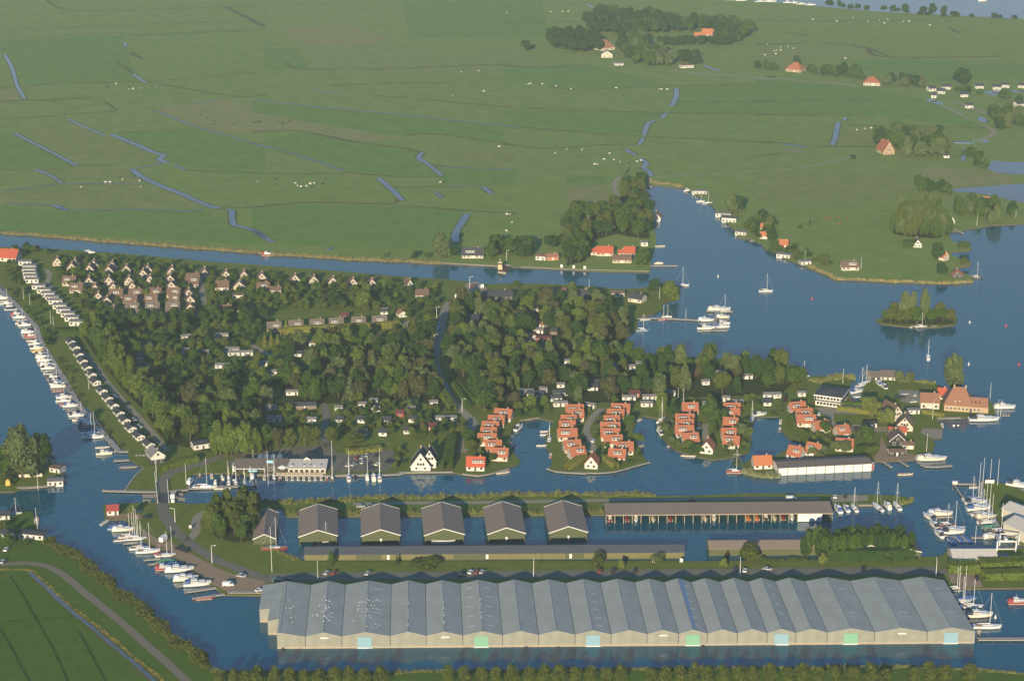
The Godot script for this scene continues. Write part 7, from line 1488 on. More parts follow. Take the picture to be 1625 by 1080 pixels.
func build_boathouses() -> void:
	for i in BOATHOUSES.size():
		var h = BOATHOUSES[i]
		var t := boathouse("green_boathouse", xz(h[0]), xz(h[1]), h[2], 5.0, 8.2, "boatgreen", "boatroof", "%s brown-roofed green boathouse from the west standing in the basin" % ORDINALS[i], "five green boathouses in the basin", 2.2)
		if i != 0 and i != 2:
			var lamp := Builder.new()
			lamp.box(Vector3(-xz(h[0]).distance_to(xz(h[1])) / 2 - 0.25, 2.2, 0.0), Vector3(0.1, 1.2, 1.0))
			part(t, "notice_board", lamp.mesh(), mats["trim"])
	boathouse("green_boathouse", xz(OTHER.slim[0]), xz(OTHER.slim[1]), 10.5, 3.6, 6.0, "boatgreen", "boatroof", "narrow brown-roofed boathouse beside the grove, west of the five", "", 0.2)
	# long low boathouse, its wall made of panels
	var p := pva(OTHER.low1)
	var t := long_building("long_boathouse", p[0], p[1], 10.0, 3.4, 5.2, "boatgreen", "lowroof", "very long low boathouse with dark roof and olive wall panels", "boathouse", 0.1)
	var ln := p[0].distance_to(p[1])
	var kinds := ["boatolive", "boatgreen", "boatolive", "boatolive", "boatgreen", "boatolive", "yellow", "boatgreen"]
	var x := -ln / 2
	var k := 0
	while x < ln / 2 - 1.0:
		var w := minf([9.0, 16.0, 12.0, 7.0, 14.0, 5.0][k % 6], ln / 2 - x)
		var b := Builder.new()
		b.box(Vector3(x + w / 2, 0.5, 5.03), Vector3(w - 0.12, 2.9, 0.1))
		part(t, "wall_panel", b.mesh(), mats["boatgreen" if k % 5 == 2 else ("yellow" if k == 17 else "boatolive")])
		x += w; k += 1
	for s in [-0.28, -0.02, 0.2, 0.43]:
		var b := Builder.new()
		b.box(Vector3(ln * s, 0.6, 5.12), Vector3(1.2, 2.3, 0.08))
		part(t, "door", b.mesh(), mats["trim"])
	p = pva(OTHER.low2)
	long_building("long_boathouse", p[0], p[1], 11.0, 3.6, 5.6, "boatgreen", "boatroof", "brown-roofed low boathouse half hidden behind the dark tree wall", "boathouse", 0.1)
	var re := xz(EX.roof_w)
	boathouse("green_boathouse", re, re + Vector2(0.8, 16), 17, 4.2, 6.6, "boatgreen", "lowroof", "dark boathouse roof behind the tree wall, western one", "boathouses behind the tree wall", 2.0)
	re = xz(EX.roof_e)
	boathouse("green_boathouse", re, re + Vector2(0.8, 20), 17, 4.2, 6.6, "boatgreen", "lowroof", "dark boathouse roof behind the tree wall, eastern one", "boathouses behind the tree wall", 2.0)
	# open boathouse with stalls
	p = pva(OTHER.open_)
	var u := (p[1] - p[0]).normalized()
	ln = p[0].distance_to(p[1])
	var o := thing("open_boathouse", "long open-fronted boathouse with boat stalls on the basin's northern side", "boathouse", Vector3(p[0].x, 0, p[0].y), atan2(-u.y, u.x))
	var r := Builder.new()
	r.extrude_x(PackedVector2Array([Vector2(-1.0, 5.9), Vector2(11.5, 4.6), Vector2(11.5, 4.85), Vector2(-1.0, 6.2)]), -0.4, ln + 0.4)
	part(o, "roof", fix(r), mats["boatroof"])
	r = Builder.new()
	r.box(Vector3(ln / 2, -0.3, -0.8), Vector3(ln, 6.0, 0.2))
	part(o, "back_wall", r.mesh(), mats["boatgreen"])
	r = Builder.new()
	r.box(Vector3(ln / 2, 4.25, 11.3), Vector3(ln, 0.5, 0.15))
	part(o, "fascia", r.mesh(), mats["plinth"])
	var stalls := 22
	var open_len := ln * 0.845
	for i in stalls + 1:
		var sx := open_len * i / stalls
		r = Builder.new()
		r.box(Vector3(sx, -0.4, 5.2), Vector3(0.14, 5.0, 12.0))
		part(o, "stall_wall", r.mesh(), mats["boatgreen"])
		r = Builder.new()
		r.box(Vector3(sx, -0.4, 11.35), Vector3(0.32, 4.7, 0.32))
		part(o, "post", r.mesh(), mats["plinth"])
	for i in 2:
		r = Builder.new()
		var wv := ln * 0.054
		r.box(Vector3(open_len + wv * (i + 0.5) + 0.2, 0.3, 11.4), Vector3(wv - 0.15, 4.1, 0.15))
		part(o, "sliding_door", r.mesh(), mats["trim"])
	r = Builder.new()
	r.box(Vector3(ln - 0.1, -0.4, 5.2), Vector3(0.2, 5.2, 12.4))
	part(o, "end_wall", r.mesh(), mats["plinth"])
	var cols := ["maroon", "", "maroon", "white", "", "cream", "", "maroon", "", "", "", "cream", "cream", "", "", "", "orange", "orange", "black", "cream", "maroon", "white"]
	for i in stalls:
		if cols[i] == "": continue
		var sx := open_len * (i + 0.5) / stalls
		var w := p[0] + u * sx + Vector2(-u.y, u.x) * 6.5
		boat("covered" if i % 3 else "cruiser", Vector3(w.x, 0, w.y), atan2(-u.y, u.x) - PI / 2, 8.0, cols[i] if cols[i] != "orange" else "maroon", "%s stall from the west, %s boat inside the open boathouse" % [ORDINALS[i], cols[i]], "boats in the open boathouse stalls", cols[i])
	# long white boathouse with ten doors
	p = pva(OTHER.white_)
	t = long_building("white_boathouse", p[0], p[1], 12.0, 4.4, 5.6, "white", "greybrown", "long grey-roofed boathouse with ten white doors beside the brick quay", "boathouse", 0.0)
	ln = p[0].distance_to(p[1])
	for i in 10:
		r = Builder.new()
		r.box(Vector3(-ln / 2 + ln * (i + 0.5) / 10, 0.25, 6.05), Vector3(ln / 10 - 0.35, 4.0, 0.12))
		part(t, "door_panel", r.mesh(), mats["trim"])
	for i in 11:
		r = Builder.new()
		r.box(Vector3(-ln / 2 + ln * i / 10, -0.2, 6.1), Vector3(0.28, 4.4, 0.2))
		part(t, "post", r.mesh(), mats["greybrown"])

# ------------------------------------------------------------------ boats
func hull_mesh(l: float, beam: float, free: float) -> Array:
	var key := "hull %.1f %.2f %.2f" % [l, beam, free]
	if mesh_cache.has(key): return mesh_cache[key]
	var st := [[-0.5, 0.78, 0.0], [-0.25, 0.96, -0.02], [0.0, 1.0, 0.0], [0.22, 0.86, 0.08], [0.38, 0.55, 0.2], [0.5, 0.03, 0.36]]
	var b := Builder.new(); var d := Builder.new()
	var rings := []; var deck := []
	for s in st:
		var x: float = s[0] * l; var hw: float = s[1] * beam / 2; var top: float = free * (1.0 + s[2])
		var pin := 0.03 * l if s[0] > 0.3 else 0.0
		rings.append(PackedVector3Array([Vector3(x, top, hw), Vector3(x - pin, free * 0.35, hw * 0.93), Vector3(x - pin * 2, -0.35, hw * 0.5), Vector3(x - pin * 2, -0.35, -hw * 0.5), Vector3(x - pin, free * 0.35, -hw * 0.93), Vector3(x, top, -hw)]))
		deck.append([x, top, hw])
	b.loft(rings)
	for i in deck.size() - 1:
		var a = deck[i]; var c = deck[i + 1]
		d.quad(Vector3(a[0], a[1] + 0.03, a[2] * 0.92), Vector3(c[0], c[1] + 0.03, c[2] * 0.92), Vector3(c[0], c[1] + 0.03, -c[2] * 0.92), Vector3(a[0], a[1] + 0.03, -a[2] * 0.92))
	mesh_cache[key] = [fix(b), d.mesh()]
	return mesh_cache[key]

func block(key: String, o: Vector3, s: Vector3, kx := 1.0, kz := 1.0) -> ArrayMesh:
	key = "blk %s %.2f %.2f %.2f %.2f %.2f %.2f %.2f" % [key, o.x, o.y, o.z, s.x, s.y, s.z, kx]
	if not mesh_cache.has(key):
		var b := Builder.new()
		b.taper_box(o, s, kx, kz)
		mesh_cache[key] = b.mesh()
	return mesh_cache[key]

func boat(kind: String, at: Vector3, turn: float, l: float, color: String, label: String, group: String, special := "") -> void:
	var cat: String = {"cruiser": "motor boat", "sail": "sailing boat", "sloop": "open boat", "covered": "boat"}[kind]
	var called: String = {"cruiser": "motor_cruiser", "sail": "sailing_yacht", "sloop": "open_boat", "covered": "covered_boat"}[kind]
	var t := thing(called, label, cat, at, turn, group)
	var beam := l * (0.33 if kind == "cruiser" else 0.29)
	var free := 1.25 if kind == "cruiser" else (0.95 if kind == "sail" else 0.7)
	if l > 11: free += 0.35
	var hm := hull_mesh(l, beam, free)
	var gel: Material = mats["orange_paint"] if special == "orange" else mats["gel_" + color]
	var hull := part(t, "hull", hm[0], gel)
	var light := color in ["white", "cream"]
	part(hull, "waterline_stripe", block("stripe", Vector3(-0.06 * l, 0.1, 0), Vector3(l * 0.8, 0.12, beam * 0.985), 1.0, 1.0), mats["gel_navy" if light else "gel_cream"])
	match kind:
		"cruiser":
			part(t, "deck", hm[1], mats["gel_white"])
			var cab := part(t, "cabin", block("cab", Vector3(0.02 * l, free, 0), Vector3(l * 0.56, 0.75, beam * 0.72), 0.86, 0.84), mats["gel_white"])
			part(cab, "window_band", block("band", Vector3(0.02 * l, free + 0.28, 0), Vector3(l * 0.535, 0.3, beam * 0.70), 0.95, 0.95), mats["glass"])
			var wh := part(t, "wheelhouse", block("wh", Vector3(-0.12 * l, free + 0.7, 0), Vector3(l * 0.26, 0.95, beam * 0.64), 0.86, 0.88), mats["gel_white"])
			part(wh, "window_band", block("band2", Vector3(-0.12 * l, free + 0.98, 0), Vector3(l * 0.262, 0.4, beam * 0.645), 0.9, 0.93), mats["glass"])
			part(t, "cockpit_canopy", block("can", Vector3(-0.36 * l, free + 0.05, 0), Vector3(l * 0.2, 1.3, beam * 0.66), 0.8, 0.85), mats["canvas_" + (color if color in ["navy", "maroon", "blue", "green"] else ["navy", "cream", "white", "blue"][absi(int(at.x)) % 4])])
			if l > 9.5:
				var mb := Builder.new()
				mb.tube(Vector3(-0.1 * l, free + 1.6, 0), Vector3(-0.12 * l, free + 3.4, 0), 0.06, 0.04, 5)
				part(t, "signal_mast", mb.mesh(), mats["pole"])
		"sail":
			part(t, "deck", hm[1], mats["gel_white"] if light else mats["teak"])
			var cab := part(t, "cabin", block("scab", Vector3(0.03 * l, free, 0), Vector3(l * 0.42, 0.5, beam * 0.55), 0.85, 0.8), mats["gel_white"])
			part(cab, "window_band", block("sband", Vector3(0.03 * l, free + 0.15, 0), Vector3(l * 0.39, 0.18, beam * 0.54), 0.95, 0.94), mats["glass"])
			part(t, "cockpit", block("cock", Vector3(-0.3 * l, free + 0.02, 0), Vector3(l * 0.22, 0.12, beam * 0.5)), mats["teak"])
			var hgt := l * 1.22
			var mk := "mast %.1f" % l
			if not mesh_cache.has(mk):
				var mb := Builder.new()
				mb.tube(Vector3(0.08 * l, free, 0), Vector3(0.07 * l, free + hgt, 0), 0.10, 0.065, 6)
				mb.tube(Vector3(0.075 * l, free + hgt * 0.55, -beam * 0.3), Vector3(0.075 * l, free + hgt * 0.55, beam * 0.3), 0.05, 0.05, 4)
				var bb := Builder.new()
				bb.tube(Vector3(0.07 * l, free + 1.1, 0), Vector3(-0.34 * l, free + 1.0, 0), 0.2, 0.14, 6)
				var sb := Builder.new()
				for q in [Vector3(0.49 * l, free * 1.3, 0), Vector3(-0.48 * l, free, 0)]:
					sb.tube(q, Vector3(0.07 * l, free + hgt * 0.98, 0), 0.025, 0.025, 3)
				mesh_cache[mk] = [mb.mesh(), bb.mesh(), sb.mesh()]
			var mast := part(t, "mast", mesh_cache[mk][0], mats["pole"])
			part(mast, "rigging", mesh_cache[mk][2], mats["pole"])
			part(t, "covered_boom", mesh_cache[mk][1], mats[["canvas_white", "canvas_blue", "canvas_white", "canvas_cream"][absi(int(at.x * 3)) % 4]])
		"sloop":
			part(t, "floor", hm[1], mats["teak"])
			for k in 3:
				part(t, "thwart", block("thw%d" % k, Vector3(l * (-0.28 + 0.24 * k), free + 0.05, 0), Vector3(0.4, 0.12, beam * 0.75)), mats["trim"])
			part(t, "outboard_motor", block("eng", Vector3(-0.51 * l, free * 0.4, 0), Vector3(0.4, 0.9, 0.4), 0.8, 0.8), mats["tyre"])
		"covered":
			var ck: String = {"white": "navy", "cream": "cream", "orange": "maroon"}.get(color, color)
			if not mats.has("canvas_" + ck): ck = "navy"
			var key := "cover %.1f" % l
			if not mesh_cache.has(key):
				var cb := Builder.new()
				for s in [[-0.48, 0.7, 0.25], [-0.15, 0.9, 0.75], [0.12, 0.85, 0.7], [0.36, 0.55, 0.35]]: pass
				var st := [[-0.49, 0.74, 0.1], [-0.2, 0.93, 0.85], [0.1, 0.95, 0.8], [0.34, 0.62, 0.45], [0.46, 0.2, 0.25]]
				for i in st.size() - 1:
					var a = st[i]; var c = st[i + 1]
					for s in [-1, 1]:
						var q := [Vector3(a[0] * l, free + 0.04, s * a[1] * beam / 2), Vector3(c[0] * l, free + 0.06, s * c[1] * beam / 2), Vector3(c[0] * l, free + c[2], 0), Vector3(a[0] * l, free + a[2], 0)]
						if s > 0: cb.quad(q[0], q[1], q[2], q[3])
						else: cb.quad(q[3], q[2], q[1], q[0])
				mesh_cache[key] = cb.mesh()
			part(t, "canvas_cover", mesh_cache[key], mats["orange_paint"] if special == "orange" else mats["canvas_" + ck])
			part(t, "rail", block("rail", Vector3(-0.1 * l, free - 0.1, 0), Vector3(l * 0.7, 0.1, beam * 1.0)), mats["trim"])

# ------------------------------------------------------------------ vehicles
func car(kind: String, at: Vector3, turn: float, color: String, label: String, group: String) -> void:
	var t := thing({"car": "parked_car", "van": "van", "truck": "box_truck"}[kind], label, {"car": "car", "van": "van", "truck": "truck"}[kind], at, turn, group)
	var l: float = {"car": 4.4, "van": 5.4, "truck": 6.4}[kind]
	var w: float = {"car": 1.8, "van": 2.0, "truck": 2.3}[kind]
	var key := "car " + kind
	if not mesh_cache.has(key):
		var b := Builder.new()
		if kind == "car":
			b.extrude_x(PackedVector2Array([Vector2(-l / 2, 0.35), Vector2(l / 2, 0.35), Vector2(l / 2, 0.72), Vector2(l * 0.3, 0.92), Vector2(-l * 0.42, 0.95), Vector2(-l / 2, 0.75)]), -w / 2, w / 2)
		elif kind == "van":
			b.extrude_x(PackedVector2Array([Vector2(-l / 2, 0.35), Vector2(l / 2, 0.35), Vector2(l / 2, 0.95), Vector2(l * 0.36, 1.2), Vector2(l * 0.24, 2.1), Vector2(-l / 2, 2.15)]), -w / 2, w / 2)
		else:
			b.extrude_x(PackedVector2Array([Vector2(l * 0.26, 0.4), Vector2(l / 2, 0.4), Vector2(l / 2, 1.3), Vector2(l * 0.44, 2.2), Vector2(l * 0.26, 2.2)]), -w / 2 + 0.1, w / 2 - 0.1)
		var c := Builder.new(); var r := Builder.new(); var wl := Builder.new()
		if kind == "car":
			c.extrude_x(PackedVector2Array([Vector2(-l * 0.40, 0.93), Vector2(l * 0.22, 0.93), Vector2(l * 0.08, 1.42), Vector2(-l * 0.28, 1.42)]), -w * 0.45, w * 0.45)
			r.box(Vector3(0, 1.42, -l * 0.10), Vector3(w * 0.84, 0.05, l * 0.35))
		elif kind == "van":
			c.extrude_x(PackedVector2Array([Vector2(l * 0.10, 1.25), Vector2(l * 0.352, 1.25), Vector2(l * 0.25, 1.95), Vector2(l * 0.10, 1.95)]), -w * 0.505, w * 0.505)
			r.box(Vector3(0, 2.15, -l * 0.12), Vector3(w * 0.9, 0.06, l * 0.6))
		else:
			c.extrude_x(PackedVector2Array([Vector2(l * 0.28, 1.35), Vector2(l * 0.492, 1.35), Vector2(l * 0.445, 2.0), Vector2(l * 0.28, 2.0)]), -w * 0.46, w * 0.46)
			r.box(Vector3(0, 0.9, -l * 0.12), Vector3(w, 2.3, l * 0.72))
		wl.tube(Vector3(-0.12, 0, 0), Vector3(0.12, 0, 0), 0.33, 0.33, 10)
		wl.tube(Vector3(0.12, 0, 0), Vector3(-0.12, 0, 0), 0.33, 0.33, 10)
		mesh_cache[key] = [fix(b), fix(c), r.mesh(), wl.mesh()]
	var m = mesh_cache[key]
	var body := part(t, "body", m[0], mats["gel_" + color] if kind != "truck" else mats["gel_navy"])
	part(t, "windows", m[1], mats["glass"])
	part(t, "roof" if kind != "truck" else "cargo_box", m[2], mats["gel_" + color])
	for s in [-1, 1]:
		for z in [-0.3, 0.31]:
			var q := part(t, "wheel", m[3], mats["tyre"])
			q.position = Vector3(s * w * 0.46, 0.33, z * l)
	for s in [-1, 1]:
		part(body, "headlight", block("hl%s%d" % [kind, s], Vector3(s * w * 0.36, 0.6, l / 2 - 0.02), Vector3(0.34, 0.14, 0.08)), mats["pale_glass"])

# ------------------------------------------------------------------ plants
func crown_mesh(sp: String, variant: int) -> ArrayMesh:
	var key := "crown %s %d" % [sp, variant]
	if mesh_cache.has(key): return mesh_cache[key]
	var r := RandomNumberGenerator.new()
	r.seed = hash(key)
	var b := Builder.new()
	b.use_col = true
	# unit crown: radius 1, centred on 0, height -1..1
	var lobes := []
	var leaves := 2600
	var size := 0.09
	match sp:
		"round":
			lobes.append([Vector3(0, 0.05, 0), Vector3(0.62, 0.66, 0.62)])
			for i in 11:
				var f := TAU * i / 11.0 + r.randf() * 0.6
				var y := r.randf_range(-0.55, 0.62)
				var k := sqrt(1.0 - y * y * 0.8) * r.randf_range(0.48, 0.66)
				lobes.append([Vector3(cos(f) * k, y, sin(f) * k), Vector3.ONE * r.randf_range(0.26, 0.42)])
			lobes.append([Vector3(r.randf_range(-.2, .2), 0.62, r.randf_range(-.2, .2)), Vector3.ONE * r.randf_range(0.3, 0.38)])
		"willow":
			leaves = 3200
			lobes.append([Vector3(0, -0.05, 0), Vector3(0.6, 0.85, 0.6)])
			for i in 12:
				var f := TAU * i / 12.0 + r.randf() * 0.7
				var y := r.randf_range(-0.7, 0.6)
				var k := (0.62 - 0.42 * maxf(y, 0.0)) * r.randf_range(0.75, 1.05)
				lobes.append([Vector3(cos(f) * k, y, sin(f) * k), Vector3(0.26, r.randf_range(0.34, 0.5), 0.26)])
			lobes.append([Vector3(r.randf_range(-.12, .12), 0.7, r.randf_range(-.12, .12)), Vector3(0.24, 0.32, 0.24)])
		"young":
			leaves = 1300
			size = 0.105
			for i in 9:
				var y := -0.8 + 1.5 * i / 8.0
				var k := 0.86 * sqrt(maxf(0.04, 1.0 - pow((y + 0.25) / 1.12, 2.0)))
				for j in 2:
					var f := r.randf() * TAU
					lobes.append([Vector3(cos(f) * k * 0.5, y, sin(f) * k * 0.5), Vector3(k * 0.62 + 0.08, 0.26, k * 0.62 + 0.08)])
		"poplar":
			leaves = 900
			for i in 7:
				var y := -0.85 + 1.7 * i / 6.0
				lobes.append([Vector3(r.randf_range(-.15, .15), y, r.randf_range(-.15, .15)), Vector3(0.6 * (1.0 - absf(y) * 0.45), 0.3, 0.6 * (1.0 - absf(y) * 0.45))])
		"conifer":
			leaves = 1000
			for i in 8:
				var y := -0.9 + 1.75 * i / 7.0
				var k := 0.8 * (1.0 - (y + 0.95) / 2.0) + 0.06
				lobes.append([Vector3(0, y, 0), Vector3(k, 0.2, k)])
		"bush":
			leaves = 900
			for i in 8:
				var f := r.randf() * TAU
				var k := r.randf_range(0.2, 0.6)
				lobes.append([Vector3(cos(f) * k, r.randf_range(-0.6, 0.3), sin(f) * k), Vector3(r.randf_range(0.32, 0.5), r.randf_range(0.4, 0.6), r.randf_range(0.32, 0.5))])
	var total := 0.0
	for l in lobes: total += l[1].x * l[1].y
	for l in lobes:
		var cnt := int(leaves * l[1].x * l[1].y / total)
		var tone := r.randf_range(0.62, 0.86)
		for i in cnt:
			var d := Vector3(r.randfn(), r.randfn(), r.randfn()).normalized()
			var k := r.randf_range(0.78, 1.08)
			var p: Vector3 = l[0] + d * l[1] * k
			var nn := (d + Vector3(r.randfn(), r.randfn(), r.randfn()) * 0.38).normalized()
			var s := nn.cross(Vector3(r.randfn(), r.randfn(), r.randfn())).normalized() * size * r.randf_range(0.6, 1.25)
			var q := nn.cross(s) * r.randf_range(0.6, 1.0)
			var tn := clampf(tone * r.randf_range(0.75, 1.3), 0.3, 1.0)
			b.col = Color(tn * r.randf_range(0.92, 1.0), tn, tn * r.randf_range(0.8, 1.0))
			b.tri(p - s - q * 0.6, p + s - q * 0.6, p + q + s * r.randf_range(-0.5, 0.5))
			b.tri(p - s * 0.9 - q * 0.55 + nn * size * 0.3, p + q * 0.9, p - s * 0.4 + q * 0.5 - nn * size * 0.2)
	mesh_cache[key] = b.mesh()
	return mesh_cache[key]

func trunk_mesh(variant: int) -> ArrayMesh:
	var key := "trunk %d" % variant
	if mesh_cache.has(key): return mesh_cache[key]
	var r := RandomNumberGenerator.new()
	r.seed = 77 + variant
	var b := Builder.new()
	var p := Vector3(0, -0.15, 0)
	var w := 0.032
	for i in 4:
		var q := p + Vector3(r.randf_range(-.02, .02), 0.19, r.randf_range(-.02, .02))
		b.tube(p, q, w, w * 0.82, 6)
		p = q; w *= 0.82
		if i >= 1:
			for j in 2:
				var f := r.randf() * TAU
				b.tube(p, p + Vector3(cos(f) * 0.2, r.randf_range(0.12, 0.26), sin(f) * 0.2), w * 0.6, w * 0.2, 5)
	mesh_cache[key] = b.mesh()      # unit height 1
	return mesh_cache[key]

func crown_numbers(sp: String, h: float, w: float) -> Array:
	var low: float = {"round": 0.16, "willow": 0.07, "young": 0.16, "poplar": 0.08, "conifer": 0.03, "bush": 0.0}[sp]
	var y0 := h * low
	return [Vector3(w / 2, (h - y0) / 2 * 1.02, w / 2), y0 + (h - y0) / 2]

func tree(sp: String, at: Vector3, h: float, w: float, tint: String, label: String, group: String, called := "", variant := -1) -> void:
	var names := {"round": "broadleaf_tree", "willow": "willow_tree", "young": "young_tree", "poplar": "slim_tree", "conifer": "conifer_tree", "bush": "shrub"}
	if variant < 0: variant = rng.randi() % 5
	var t := thing(called if called else names[sp], label, "shrub" if sp == "bush" else "tree", at, rng.randf() * TAU, group)
	if sp != "bush":
		var tr := part(t, "trunk", trunk_mesh(variant % 3), mats["bark"])
		tr.scale = Vector3(h, h, h) if sp != "poplar" else Vector3(h * 0.5, h, h * 0.5)
	var k := crown_numbers(sp, h, w)
	var c := part(t, "crown", crown_mesh(sp, variant), mats["leaf_" + tint])
	c.scale = k[0]
	c.position.y = k[1]

func blocked(p: Vector2, reach: float) -> bool:
	if reach < 0.0: return false
	for k in keep_clear:
		var dx: float = p.x - k[0]; var dz: float = p.y - k[1]
		var r: float = k[2]
		if absf(dx) < r and dz > -r * 0.9 and dz < maxf(k[3] * reach + r * 0.4, r * 0.9): return true
	for r in road_samples:
		if r.distance_squared_to(p) < 22.0: return true
	return false

var road_samples: Array = []

func build_trees() -> void:
	for t in TREES:
		tree(t[0], Vector3(t[1][0], LAND_Y - 0.1, t[1][1]), t[2], t[3], t[4], t[5], t[6])
	for r in ROADS:
		for p in smooth(pva(r[2]), 5.0): road_samples.append(p)
	var masses := {}
	var village := pva(LAND.village)
	var meadow := pva(LAND.meadow)
	for ci in COPSES.size():
		var c = COPSES[ci]
		var poly := pva(c[2])
		var box := Rect2(poly[0], Vector2.ZERO)
		for p in poly: box = box.expand(p)
		var s: float = c[3]
		var spots := []
		var row := 0
		var z := box.position.y
		while z < box.end.y:
			var x := box.position.x + (s * 0.5 if row % 2 else 0.0)
			while x < box.end.x:
				var p := Vector2(x + rng.randf_range(-0.42, 0.42) * s, z + rng.randf_range(-0.42, 0.42) * s)
				if rng.randf() < c[8] and Geometry2D.is_point_in_polygon(p, poly) and not blocked(p, c[9]): spots.append(p)
				x += s
			z += s * 0.92
			row += 1
		spots.sort_custom(func(a, b): return a.y > b.y)
		var limit: int = c[10]
		for i in spots.size():
			var p: Vector2 = spots[i]
			var sp: String = c[6][rng.randi() % c[6].size()]
			var tint: String = c[7][rng.randi() % c[7].size()]
			var h := rng.randf_range(c[4], c[5])
			var w := clampf(h * rng.randf_range(0.72, 0.98), s * 0.75, s * 1.45)
			if sp == "willow": w *= 0.85
			if sp == "bush": h *= 0.6; w = h * 1.7
			if i < limit:
				var called := ""
				if sp == "round" and ci > 1: called = ("camp_tree" if "camp" in c[1] or "caravan" in c[1] else "garden_tree") if c[5] < 10.0 else "tall_tree"
				tree(sp, Vector3(p.x, LAND_Y - 0.1, p.y), h, w, tint, "%s %s %s" % ["tall" if h > lerpf(c[4], c[5], 0.5) else "low", TINT_WORDS[tint], c[0].trim_prefix("tall ").trim_prefix("low ").trim_prefix("small ").trim_prefix("grey ")], c[1], called)
			else:
				var k := crown_numbers(sp, h, w)
				var tf := Transform3D(Basis(Vector3.UP, rng.randf() * TAU).scaled_local(k[0]), Vector3(p.x, LAND_Y + k[1], p.y))
				if not masses.has(ci): masses[ci] = []
				masses[ci].append([tf, tint])
	for ci in masses:
		var mm := MultiMesh.new()
		mm.transform_format = MultiMesh.TRANSFORM_3D
		mm.use_colors = true
		mm.mesh = crown_mesh("willow" if COPSES[ci][1] == "poplar wood" else "round", ci % 5)
		mm.instance_count = masses[ci].size()
		for i in masses[ci].size():
			mm.set_instance_transform(i, masses[ci][i][0])
			mm.set_instance_color(i, leaf_colors[masses[ci][i][1]])
		var o := MultiMeshInstance3D.new()
		o.name = numbered("woodland")
		o.multimesh = mm
		o.material_override = mats["leaf_any"]
		add_child(o)
		tag(o, "massed leafy crowns of the %s" % COPSES[ci][1], "woodland", "", "stuff")

func leaf_line(raw: PackedVector2Array, w: float, h: float, size: float, density: float, upright: bool) -> ArrayMesh:
	var pts := smooth(raw, 1.0)
	var b := Builder.new()
	b.use_col = true
	for i in pts.size() - 1:
		var d := (pts[i + 1] - pts[i]).normalized()
		var nn := Vector2(-d.y, d.x)
		var bump := 0.72 + 0.42 * sin(i * 0.53) * sin(i * 0.171 + 1.0) + 0.2 * sin(i * 1.3 + 2.0)
		var shift := 0.22 * w * sin(i * 0.11) * sin(i * 0.037 + 0.6)
		var spread := w * (0.75 + 0.3 * sin(i * 0.23 + 1.7))
		for k in int(density * w):
			var o := rng.randf_range(-0.5, 0.5)
			var p := pts[i] + d * rng.randf() + nn * (o * spread + shift)
			var tn := rng.randf_range(0.55, 1.0)
			b.col = Color(tn, tn * rng.randf_range(0.94, 1.0), tn * rng.randf_range(0.8, 1.0))
			if upright:
				var hh := h * bump * rng.randf_range(0.6, 1.15)
				var a := rng.randf() * TAU
				var s := Vector3(cos(a), 0, sin(a)) * size
				var q := Vector3(p.x, LAND_Y - 0.5, p.y)
				b.tri(q - s, q + s, q + Vector3(rng.randf_range(-.3, .3), hh + 0.5, rng.randf_range(-.3, .3)))
			else:
				var y := h * bump * pow(rng.randf(), 0.55) * (1.0 - o * o * 1.4)
				var q := Vector3(p.x, LAND_Y + y, p.y)
				var f := Vector3(rng.randfn(), rng.randfn() + 0.5, rng.randfn()).normalized()
				var s := f.cross(Vector3(rng.randfn(), rng.randfn(), rng.randfn())).normalized() * size
				var u := f.cross(s)
				b.tri(q - s - u * 0.6, q + s - u * 0.6, q + u)
	return b.mesh()

func hedge_mesh(raw: PackedVector2Array, w: float, h: float) -> ArrayMesh:
	var pts := smooth(raw, 1.0)
	var b := Builder.new()
	b.use_col = true
	for i in pts.size() - 1:
		var d := (pts[i + 1] - pts[i]).normalized()
		var nn := Vector2(-d.y, d.x)
		for k in int(9 * (w + 2 * h)):
			var r := rng.randf() * (w + 2 * h)
			var o := 0.0; var y := 0.0; var f := Vector3.UP
			if r < w:
				o = r - w / 2; y = h * rng.randf_range(0.92, 1.04)
			else:
				var side := 1.0 if r < w + h else -1.0
				o = side * w / 2 * rng.randf_range(0.92, 1.03); y = rng.randf() * h; f = Vector3(nn.x * side, 0.2, nn.y * side)
			var p := pts[i] + d * rng.randf() + nn * o
			f = (f + Vector3(rng.randfn(), rng.randfn(), rng.randfn()) * 0.4).normalized()
			var s := f.cross(Vector3(rng.randfn(), rng.randfn(), rng.randfn())).normalized() * rng.randf_range(0.2, 0.42)
			var u := f.cross(s)
			var q := Vector3(p.x, LAND_Y + y, p.y)
			var tn := rng.randf_range(0.6, 1.0)
			b.col = Color(tn, tn, tn * rng.randf_range(0.8, 1.0))
			b.tri(q - s - u * 0.6, q + s - u * 0.6, q + u)
	return b.mesh()

func build_green() -> void:
	for hd in HEDGES:
		single("hedge", hedge_mesh(pva(hd[0]), hd[1], hd[2]), mats["leaf_" + hd[3]], hd[4], "hedge", "clipped hedges")
	for m in MASS:
		var dens := 5.0 if m[5] == "reed" else 9.0
		single(m[0], leaf_line(pva(m[2]), m[3], m[4], 0.22 if m[5] == "reed" else 0.45, dens, m[5] == "reed"), mats["leaf_" + m[6]], m[1], "reeds" if m[5] == "reed" else "scrub", "", "stuff")

